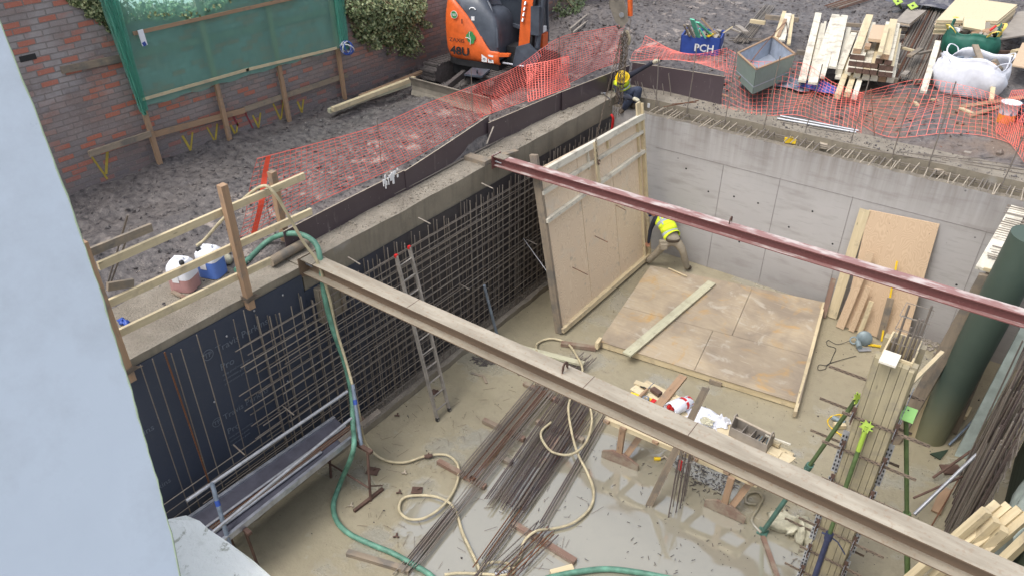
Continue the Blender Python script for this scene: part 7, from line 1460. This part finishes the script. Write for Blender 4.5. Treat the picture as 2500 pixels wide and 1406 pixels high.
for k, (pa, za, pb, zb, w_, m_, l_) in enumerate([((1705, 92), 4.25, (1690, 48), 4.75, .13, 'teal_board', 'mint green board standing highest in the blue tub'), ((1735, 85), 4.25, (1703, 55), 4.65, .11, 'teal_board', 'second mint green board slanting right in the blue tub'), ((1694, 92), 4.25, (1678, 60), 4.6, .12, 'grey_board', 'grey board left of the mint green ones in the blue tub'), ((1683, 90), 4.2, (1670, 62), 4.5, .08, 'grey_wood', 'leftmost grey scrap in the blue tub'), ((1748, 84), 4.25, (1712, 46), 4.6, .06, 'post', 'brownish stick slanting right in the blue tub'), ((1722, 94), 4.25, (1708, 70), 4.5, .07, 'teal_board', 'short mint green piece in the blue tub'), ((1765, 82), 4.2, (1788, 66), 4.4, .05, 'pine', 'pale stick poking over the right end of the blue tub'), ((1740, 84), 4.25, (1728, 90), 4.25, .07, 'yellow', 'ochre block in the blue tub')]):
    a, b = onz(*pa, za), onz(*pb, zb); mb = MB(); mb.beam(a, b, w_, .03); tag(mb.build('board_scrap', M[m_]), l_, 'scrap')
mb = MB()
for i in range(160): p = cen + ex * rnd(-.42, .42) + ey * rnd(-.4, .4) + UP * rnd(.3, .5); mb.box(p, (rnd(.04, .14), rnd(.03, .1), rnd(.02, .06)), rot=Matrix.Rotation(rnd(0, 6), 3, V((rnd(-1, 1), rnd(-1, 1), 1)).normalized()))
o = mb.build('rubble', M['grey_board']); o['kind'] = 'stuff'
# grey-green open box standing cornerwise
zr = 4.5; rl, rt, rr, rb = onz(1800, 131, zr), onz(1886, 90, zr), onz(1942, 134, zr), onz(1846, 172, zr)
bxx = thing('open_box', gpt(1850, 215), 'grey-green open box with zinc lining standing cornerwise behind the mesh', 'box'); rim = [rl, rb, rr, rt]
cen = (rl + rr) / 2; base = [p.lerp(cen, .08) - UP * .56 for p in rim]
for i in range(4):
    a, b = rim[i], rim[(i + 1) % 4]; a0, b0_ = base[i], base[(i + 1) % 4]; o = (cen - (a + b) / 2); o.z = 0; o = o.normalized()
    mb = MB(); mb.hexa([a0, b0_, b0_ + o * .018, a0 + o * .018, a, b, b + o * .018, a + o * .018], UP); mb.build('side_panel', M['grey_green'], bxx)
    mb = MB(); mb.hexa([a0 + o * .02 + UP * .1, b0_ + o * .02 + UP * .1, b0_ + o * .03 + UP * .1, a0 + o * .03 + UP * .1, a + o * .02 - UP * .01, b + o * .02 - UP * .01, b + o * .03 - UP * .01, a + o * .03 - UP * .01], UP); mb.build('lining', M['zinc'], bxx)
    mb = MB(); mb.beam(a + o * .015 + UP * .01, b + o * .015 + UP * .01, .05, .025); mb.build('rim_strip', M['post'], bxx)
mb = MB(); mb.hexa([p.lerp(cen, .05) - UP * .4 for p in rim] + [p.lerp(cen, .05) - UP * .38 for p in rim]); mb.build('floor', M['zinc'], bxx)
mb = MB(); mb.tube([onz(1848, 168, zr + .02), onz(1848, 215, 4.0)], .025, 8); mb.build('corner_tube', M['black_paint'], bxx)
mb = MB(); mb.tube(crom([onz(1803, 195, 4.0), onz(1850, 130, 4.6), onz(1886, 88, 4.75), onz(1915, 58, 4.8), onz(1921, 62, 4.7), onz(1922, 82, 4.5)], 6), .011, 6); tag(mb.build('hooked_bar', M['rebar_rust']), 'long hooked bar leaning across the grey-green box', 'rebar')
# bars and scraps beyond it
def ybundle(n, pa, pb, width, mt, lbl, grp, z=None, r=.011):
    A, B_ = gpt(*pa, .05), gpt(*pb, .05); d = (B_ - A).normalized(); nn = V((-d.y, d.x, 0))
    for i in range(n):
        o = (i / max(1, n - 1) - .5) * width; mb = MB(); a = A + nn * (o + rnd(-.01, .01)) + d * rnd(-.15, .15) + UP * (.02 * (i % 3)); b = B_ + nn * (o + rnd(-.03, .03)) + d * rnd(-.15, .15) + UP * (.02 * (i % 3)); mb.tube([a, b], r, 5); tag(mb.build('rebar_rod', M[random.choice(mt)]), lbl, 'rebar', grp)
ybundle(13, (1806, 105), (1880, 15), .38, ['rebar', 'rebar_dark'], 'straight bar in the bundle between the blue tub and the grey-green box', 'yard bars by the blue tub', r=.014)
ybundle(4, (1785, 98), (1862, 100), .08, ['rebar_dark'], 'bar lying crosswise right of the blue tub', 'crosswise yard bars', r=.013)
ybundle(58, (2215, 200), (2300, 20), 1.25, ['rebar', 'rebar_dark', 'rebar_dark', 'rebar_rust'], 'bar in the wide field of bars between the timber stack and the rubble bags', 'wide field of yard bars', r=.014)
ybundle(16, (2030, 20), (2120, -8), .5, ['rebar_rust', 'rebar'], 'bar of the brown bundle at the top edge beyond the timber stack', 'yard bars at the top edge', r=.012)
for k, (pa, pb, w_, h_, m_, l_, za, zb) in enumerate([
    ((1868, 42), (1950, 50), .12, .12, 'grey_wood', 'grey bearer lying across behind the bleached boards', 3.95, 3.95), ((1832, 52), (1868, 57), .1, .1, 'pine', 'pale bearer end between the bars and scraps', 3.95, 3.95), ((1945, 128), (1990, 132), .12, .1, 'grey_wood', 'short bearer end right of the grey-green box', 3.95, 3.95),
    ((1800, 64), (1822, 80), .14, .05, 'grey_board', 'grey offcut right of the blue tub', 4.0, 4.0), ((1893, 100), (1915, 30), .1, .05, 'pine', 'pale narrow offcut leaning behind the grey-green box', 4.3, 4.4), ((1908, 100), (1925, 35), .16, .04, 'pine_white', 'broad pale offcut behind the grey-green box', 4.3, 4.4), ((1925, 110), (1935, 38), .09, .04, 'pine', 'narrow offcut right of the broad pale one', 4.2, 4.35), ((1900, 90), (1918, 48), .08, .03, 'post', 'brown stick between the pale offcuts', 4.35, 4.45)]):
    gbeam('timber_offcut', pa, pb, w_, h_, m_, l_, za=za, zb=zb)
# bleached boards
wb = [((1958, 200), (1998, 34), .17, 4.05, 4.25), ((1978, 196), (2008, 60), .10, 4.02, 4.1), ((1990, 190), (2015, 55), .06, 4.0, 4.1), ((1984, 205), (2040, 38), .20, 4.12, 4.3), ((2005, 190), (2050, 42), .14, 4.16, 4.3), ((2032, 166), (2062, 40), .17, 4.2, 4.3), ((2045, 192), (2072, 70), .12, 4.0, 4.1)]
nmz = ['leftmost bleached board, broad and splayed', 'second narrow bleached board', 'thin bleached strip between the boards', 'broad bleached board with a hooked corner', 'bleached board beside the broad hooked one', 'bleached board raised highest in the white heap', 'lower pale board at the right of the white heap']
for (pa, pb, w_, za, zb), l_ in zip(wb, nmz): gbeam('bleached_board', pa, pb, w_, .05, 'pine_white', l_, 'board', za=za, zb=zb)
for k in range(5): gbeam('battens', (1972 + k * 5, 150 + k), (1990 + k * 5, 60), .03, .04, 'pine', 'thin batten between the bleached boards', 'batten', za=4.0, zb=4.05, grp='thin battens in the white heap').name = 'batten'
crump('blue_sheet', gpt(1925, 205, .1), .5, .35, 'tube_grey', 'crumpled grey-blue sheet under the bleached boards', .15, 4)
crump('dark_sheet', gpt(2000, 215, .08), .4, .25, 'blue', 'dark blue sheet corner under the bleached boards', .14, 7)
# big timber stack
dA_, dB_ = onz(2130, 160, 4.3), onz(2175, 0, 4.3); dT = (dB_ - dA_).normalized(); nT = V((dT.y, -dT.x, 0))
def stackt(px, py, z, L, w, h, mt, lbl, zoff=0): a = onz(px, py, z); mb = MB(); mb.beam(a, a + dT * L, w, h); mb.m[-4] = 1; return tag(mb.build('stacked_timber', [M[mt], M['rust_plate' if 4.2 < z < 4.6 else 'post' if random.random() < .3 else mt]]), lbl, 'timber', 'pale timbers of the big stack')
rowsT = [(4.08, (2048, 2070, 2092, 2114, 2134, 2154, 2174), (176, 178, 186, 190, 192, 194, 196), .15, .13, 3.3), (4.26, (2078, 2096, 2114, 2132, 2152, 2170), (172, 174, 176, 178, 182, 184), .14, .11, 3.2), (4.38, (2080, 2098, 2116, 2134, 2154, 2172), (156, 158, 160, 162, 166, 168), .145, .11, 3.3), (4.50, (2084, 2102, 2146, 2168), (140, 142, 150, 154), .15, .11, 3.4), (4.62, (2092, 2160), (126, 140), .17, .11, 3.2)]
for z, xs_, ys_, w_, h_, L_ in rowsT:
    for i, (a, b) in enumerate(zip(xs_, ys_)): stackt(a, b, z, L_ + rnd(-.2, .3), w_, h_, random.choice(['pine', 'pine_white', 'pine_white']), 'pale sawn timber of the big stack beyond the mesh')
for k, (px, py, z, L_, w_, m_, l_) in enumerate([(2044, 236, 3.98, 3.0, .12, 'pine', 'timber sticking out lowest at the front left of the big stack'), (2068, 232, 3.98, 3.0, .12, 'pine', 'second low timber at the front left of the big stack'), (2086, 238, 3.98, 3.0, .11, 'pine_white', 'third low timber with a square pale end in front of the big stack'), (2136, 100, 4.70, 1.4, .3, 'ply_fresh', 'plywood strip lying on top of the big stack'), (2148, 132, 4.74, 2.6, .1, 'pine', 'narrow timber lying on top right of the big stack'), (2117, 118, 4.66, .3, .12, 'post', 'short block on top of the big stack')]):
    a = onz(px, py, z); mb = MB(); mb.beam(a, a + dT * L_, w_, .07 if k > 2 else .11); tag(mb.build('timber', M[m_]), l_, 'timber')
for k, py in enumerate((60, 78, 105, 150, 185)): gbeam('stack_bearer', (2062 - k * 5, py), (2215 - k * 6, py + 12), .1, .09, 'grey_wood', 'grey bearer under the big timber stack', 'bearer', za=3.98, zb=3.98, grp='bearers under the big timber stack')
gbeam('timber_offcut', (2205, 118), (2232, 125), .07, .05, 'pine', 'pale offcut leading into the pile on the yard bars', za=4.05, zb=4.05); gbeam('timber_offcut', (2220, 138), (2248, 120), .12, .05, 'grey_wood', 'grey offcut crossing on the yard bars', za=4.1, zb=4.1); gbeam('timber_offcut', (2242, 132), (2275, 125), .08, .05, 'grey_wood', 'bent grey offcut right of the crossing one', za=4.08, zb=4.08)
gbeam('timber_offcut', (2205, 185), (2215, 176), .12, .05, 'grey_board', 'small square offcut on the mud right of the big stack', za=3.95, zb=3.95)
for k, (px, py) in enumerate(((2192, 5), (2228, 16))):
    q = onz(px, py, 4.3); t_ = thing('spare_prop', q, ['lime green prop head at the top edge beyond the timber stack', 'lime green prop head nearer the plywood pile'][k], 'prop'); n_ = V((.1, -.6, .8)).normalized(); u = n_.orthogonal().normalized(); v = n_.cross(u)
    mb = MB(); mb.prism([q + (u * math.cos(a) + v * math.sin(a)) * (.15 if i % 2 else .1) for i, a in enumerate(np.linspace(0, 6.283, 9)[:-1])], n_ * .02); mb.build('head_plate', M['lime'], t_); mb = MB(); mb.lathe(q + n_ * .021, [(.035, 0), (.035, .002)], 10, axis=n_); mb.build('hole', M['black'], t_); mb = MB(); mb.tube([q, q - n_ * .5 + V((0, .8, 0))], .035, 8); mb.build('tube', M['prop'], t_)
# plywood pile with stencil
def slabpx(name, pts, z, th, mt, lbl, cat, n=1): 
    t_ = thing(name, onz(*pts[0], z), lbl, cat); P_ = [onz(a, b, z) for a, b in pts]
    for k in range(n):
        o = V((rnd(-.02, .02), rnd(-.02, .02), 0)) if k else V((0, 0, 0)); mb = MB(); zt_ = -k * (th / n); q = [p + o + UP * zt_ for p in P_]; mb.hexa([p - UP * (th / n * .9) for p in q] + q); mb.build('sheet', M[mt] if k % 3 != 1 else M['ply'], t_)
    return t_, P_
pp, Pp = slabpx('plywood_pile', [(2286, 50), (2436, 52), (2484, 12), (2340, -8)], 4.55, .36, 'osb', 'neat pile of plywood sheets with a black stencil on its edge', 'plywood', 14)
fdir = (Pp[1] - Pp[0]).normalized(); fn = V((fdir.y, -fdir.x, 0)); fc = Pp[0].lerp(Pp[1], .56) - UP * .14 + fn * .028
for k in range(9):
    a0 = k / 9 * 2 * math.pi; mb = MB(); pts = [fc + fdir * math.cos(a) * .26 + UP * math.sin(a) * .09 for a in np.linspace(a0, a0 + .42, 4)]; mb.tube(pts, .016, 5); mb.build('stencil_mark', M['black'], pp)
text('PSC', .1, fc - fdir * .13 - UP * .21, fdir, UP, M['black'], pp, 'stencil_lettering', bold=.002)
slabpx('plywood_offcut', [(2186, 52), (2222, 58), (2262, 26), (2215, 22)], 4.2, .1, 'grey_board', 'grey plywood offcuts left of the plywood pile', 'plywood', 3)
slabpx('board', [(2437, 96), (2520, 84), (2540, 22), (2484, 30)], 4.3, .04, 'grey_board', 'muddy grey board leaning right of the plywood pile', 'board')
slabpx('board', [(2470, 160), (2530, 170), (2550, 100), (2496, 105)], 4.2, .03, 'ply_fresh', 'brown plywood piece at the right edge behind the white bag', 'board')
gbeam('timber_block', (2472, 132), (2495, 128), .14, .16, 'pine', 'pale block under the brown plywood piece', 'block', za=4.0, zb=4.0)
gbeam('timber', (2425, 128), (2500, 130), .1, .08, 'rust_plate', 'dark bearer under the grey board at the right edge', za=3.95, zb=3.95)
crump('tarpaulin', gpt(2275, 8, .25), 1.1, .6, 'tarp_dark', 'dark tarpaulin with pale streaks beyond the yard bars', .25, 11)
# rubble bags
def bulkbag(name, px, py, w_, d_, h_, mt, strap, lbl, seed, lean=0.0, rz=0.0):
    q = gpt(px, py); t_ = thing(name, q, lbl, 'rubble bag'); n, rows = 48, 16; rs = random.Random(seed); ph = [rs.uniform(0, 6.3) for _ in range(8)]; vs = []
    Rz = Matrix.Rotation(rz, 3, 'Z')
    for j in range(rows + 1):
        v = j / rows
        for i in range(n):
            a = 2 * math.pi * i / n; c_, s_ = math.cos(a), math.sin(a); p_ = 3.2; rr = (abs(c_) ** p_ + abs(s_) ** p_) ** (-1 / p_); bul = .82 + .22 * math.sin(min(1, v * 1.25) * math.pi * .75) - .1 * (v > .85)
            wr = 1 + .05 * math.sin(a * 4 + ph[0] + v * 3) + .035 * math.sin(a * 9 + v * 6 + ph[1]) + .02 * math.sin(a * 17 - v * 9 + ph[2]); z = h_ * v * (1 + (.14 * math.sin(a * 2 + ph[3]) + .10 * math.sin(a * 4 + ph[4])) * v * v) ; vs.append(q + Rz @ V((c_ * rr * w_ * bul * wr + lean * v, s_ * rr * d_ * bul * wr, z)))
    fs = [(j * n + i, j * n + (i + 1) % n, (j + 1) * n + (i + 1) % n, (j + 1) * n + i) for j in range(rows) for i in range(n)]; mb = MB(); mb.mesh(vs, fs); ob = mb.build('bag', M[mt], t_); ob.modifiers.new('thickness', 'SOLIDIFY').thickness = .012
    for k in range(4):
        a = math.pi / 4 + k * math.pi / 2; b_ = q + Rz @ V((math.cos(a) * w_ * 1.05 + lean, math.sin(a) * d_ * 1.05, h_ * .9)); tt = Rz @ V((-math.sin(a), math.cos(a), 0)); mb = MB(); pts = crom([b_ - tt * .14, b_ - tt * .12 + UP * .12 + Rz @ V((math.cos(a) * .08, math.sin(a) * .08, 0)), b_ + UP * .17 + Rz @ V((math.cos(a) * .16, math.sin(a) * .16, 0)), b_ + tt * .12 + UP * .1 + Rz @ V((math.cos(a) * .08, math.sin(a) * .08, 0)), b_ + tt * .15], 5)
        for x, y in zip(pts[:-1], pts[1:]): mb.beam(x, y, .07 if strap == 'cream' else .03, .012, up=UP)
        mb.build('lifting_strap', M[strap], t_)
    return t_, q
tg, qg = bulkbag('rubble_bag', 2358, 142, .62, .5, .75, 'bag_green', 'cream', 'green rubble bag with yellow straps full of broken timber and plaster', 4)
tw, qw = bulkbag('rubble_bag', 2352, 224, .72, .5, .78, 'bag_white', 'bag_white', 'white woven rubble bag full of wood scraps in front of the green bag', 9, .05)
def fill(q, w_, d_, z0, n, mts, lbl, grp, big=.2):
    for k in range(n):
        p = q + V((rnd(-w_, w_), rnd(-d_, d_), z0 + rnd(-.05, .14))); mb = MB(); mb.box(p, (rnd(.1, big * 2.2), rnd(.06, big), rnd(.02, .09)), rot=Matrix.Rotation(rnd(0, 6.3), 3, V((rnd(-.5, .5), rnd(-.5, .5), 1)).normalized())); tag(mb.build('rubble_piece', M[random.choice(mts)]), lbl, 'rubble', grp)
fill(qg, .45, .36, .62, 30, ['white', 'pheno_edge', 'pine', 'grey_board', 'post'], 'piece of broken board or plaster in the green bag', 'rubble in the green bag')
fill(qw, .5, .32, .62, 26, ['grey_wood', 'grey_board', 'tube_grey', 'post'], 'piece of wood scrap in the white bag', 'rubble in the white bag', .14)
a = qg + V((-.05, -.1, .85)); mb = MB(); mb.box(a, (.5, .4, .06), rot=Matrix.Rotation(.5, 3, V((1, .4, .6)).normalized())); tag(mb.build('board_scrap', M['osb']), 'large ochre board on top of the green bag', 'board')
mb = MB(); mb.tube([qg + V((.35, -.3, .8)), qg + V((.45, -.25, .92))], .03, 8); tag(mb.build('red_tube', M['red']), 'small red tube sticking out of the green bag', 'tube')
mb = MB(); mb.beam(qw + V((.15, -.1, .75)), qw + V((-.1, .35, .95)), .13, .04); tag(mb.build('board_scrap', M['grey_wood']), 'grey plank end sticking out of the white bag', 'board')
gbeam('plank', (2254, 226), (2290, 102), .13, .05, 'pine_white', 'long pale plank leaning between the yard bars and the white bag', 'plank', za=4.05, zb=4.3)
gbeam('timber', (2420, 245), (2424, 215), .09, .05, 'pine', 'pale stick end at the right foot of the white bag', za=4.0, zb=4.05)
q = gpt(2435, 222, .05); blobmesh('foam_lump', (q.x, q.y, q.z + .02), .1, .08, .07, 'bag_white', 'small white lump right of the white bag', 'lump', seed=2)
# broken boards and tub at the right
for k, (pa, pb, w_, m_, l_) in enumerate([((2350, 262), (2500, 238), .16, 'post', 'upper long broken board beside the orange and white tub'), ((2365, 285), (2440, 262), .12, 'post', 'lower splintered board left of the orange and white tub'), ((2345, 265), (2375, 278), .1, 'pine', 'short pink splintered end of the broken boards'), ((2425, 265), (2500, 250), .1, 'grey_wood', 'grey board behind the orange and white tub'), ((1762, 232), (1800, 242), .14, 'post', 'brown board piece at the foot of the orange mesh by the dark board'), ((1912, 243), (1985, 240), .18, 'post', 'flat brown board under the orange mesh'), ((1905, 255), (1978, 256), .12, 'post', 'second flat brown board under the orange mesh'), ((2004, 280), (2035, 296), .12, 'grey_wood', 'muddy block on the brown bank'), ((2135, 278), (2156, 316), .05, 'pine', 'pale stick on the bank below the orange mesh'), ((2233, 250), (2240, 258), .07, 'pine', 'tiny square offcut below the timber stack'), ((2360, 375), (2372, 365), .12, 'grey_board', 'grey tile piece on the back beam edge'), ((1785, 70), (1812, 82), .06, 'grey_board', 'grey stick right of the blue tub'), ((2275, 243), (2290, 247), .06, 'pine', 'small pale offcut below the white bag')]):
    gbeam('broken_board', pa, pb, w_, .035, m_, l_, 'board')
q = gpt(2452, 300); t_ = thing('plastic_tub', q, 'orange and white plastic tub under the bunched orange mesh', 'tub'); mb = MB(); mb.lathe(q, [(.15, 0), (.165, .2)], 22, cap=True); mb.build('orange_part', M['orange_bucket'], t_); mb = MB(); mb.lathe(q, [(.165, .2005), (.185, .42), (.19, .42), (.19, .44), (.175, .44), (.16, .3)], 22, cap=False); mb.build('white_part', M['white_plastic'], t_); mb = MB(); mb.lathe(q, [(.0, .3), (.158, .3)], 22, cap=False); mb.build('contents', M['post'], t_)
mb = MB(); mb.beam(q + V((-.09, -.155, .26)), q + V((.1, -.155, .26)), .004, .13); mb.build('printed_label', M['tube_grey'], t_)
q = gpt(2497, 296); t_ = thing('corrugated_pipe', q, 'black corrugated pipe end standing at the right edge beside the tub', 'pipe'); mb = MB(); pr = []
for k in range(7): pr += [(.17, .06 * k), (.19, .06 * k + .015), (.19, .06 * k + .035), (.17, .06 * k + .05)]
mb.lathe(q, pr, 24, cap=False); mb.build('ribbed_wall', M['tarp_dark'], t_)
# on the back beam
def onb2(name, pa, pb, r, mt, lbl, cat, z=ZC): a, b = onz(*pa, z + r), onz(*pb, z + r); mb = MB(); mb.tube([a, b], r, 10); tag(mb.build(name, M[mt]), lbl, cat)
onb2('conduit', (1898, 290), (2090, 324), .026, 'galv', 'pale grey conduit pipe lying on the back beam', 'pipe'); onb2('conduit', (1905, 284), (2096, 320), .022, 'galv', 'second conduit pipe just behind the first on the back beam', 'pipe')
for k, (pa, pb) in enumerate([((1905, 298), (2080, 330)), ((2080, 360), (2310, 398)), ((2190, 370), (2500, 415)), ((2240, 375), (2500, 405)), ((2340, 388), (2500, 380)), ((2300, 390), (2500, 425)), ((1620, 262), (1705, 246)), ((1640, 255), (1700, 250)), ((2245, 335), (2300, 360))]):
    onb2('thin_bar', pa, pb, .009, 'rebar_dark' if k < 6 else 'rebar_rust', ['thin bar lying under the two conduit pipes', 'thin bar along the beam below the sixth pin', 'longest thin bar on the beam at the right', 'thin bar behind the longest one on the beam', 'thin bar angled back at the right end of the beam', 'thin bar nearest the recess at the right end', 'rusty bar lying in front of the spattered dark board', 'second rusty bar by the spattered dark board', 'dark strip lying on the brown bank'][k], 'rebar')
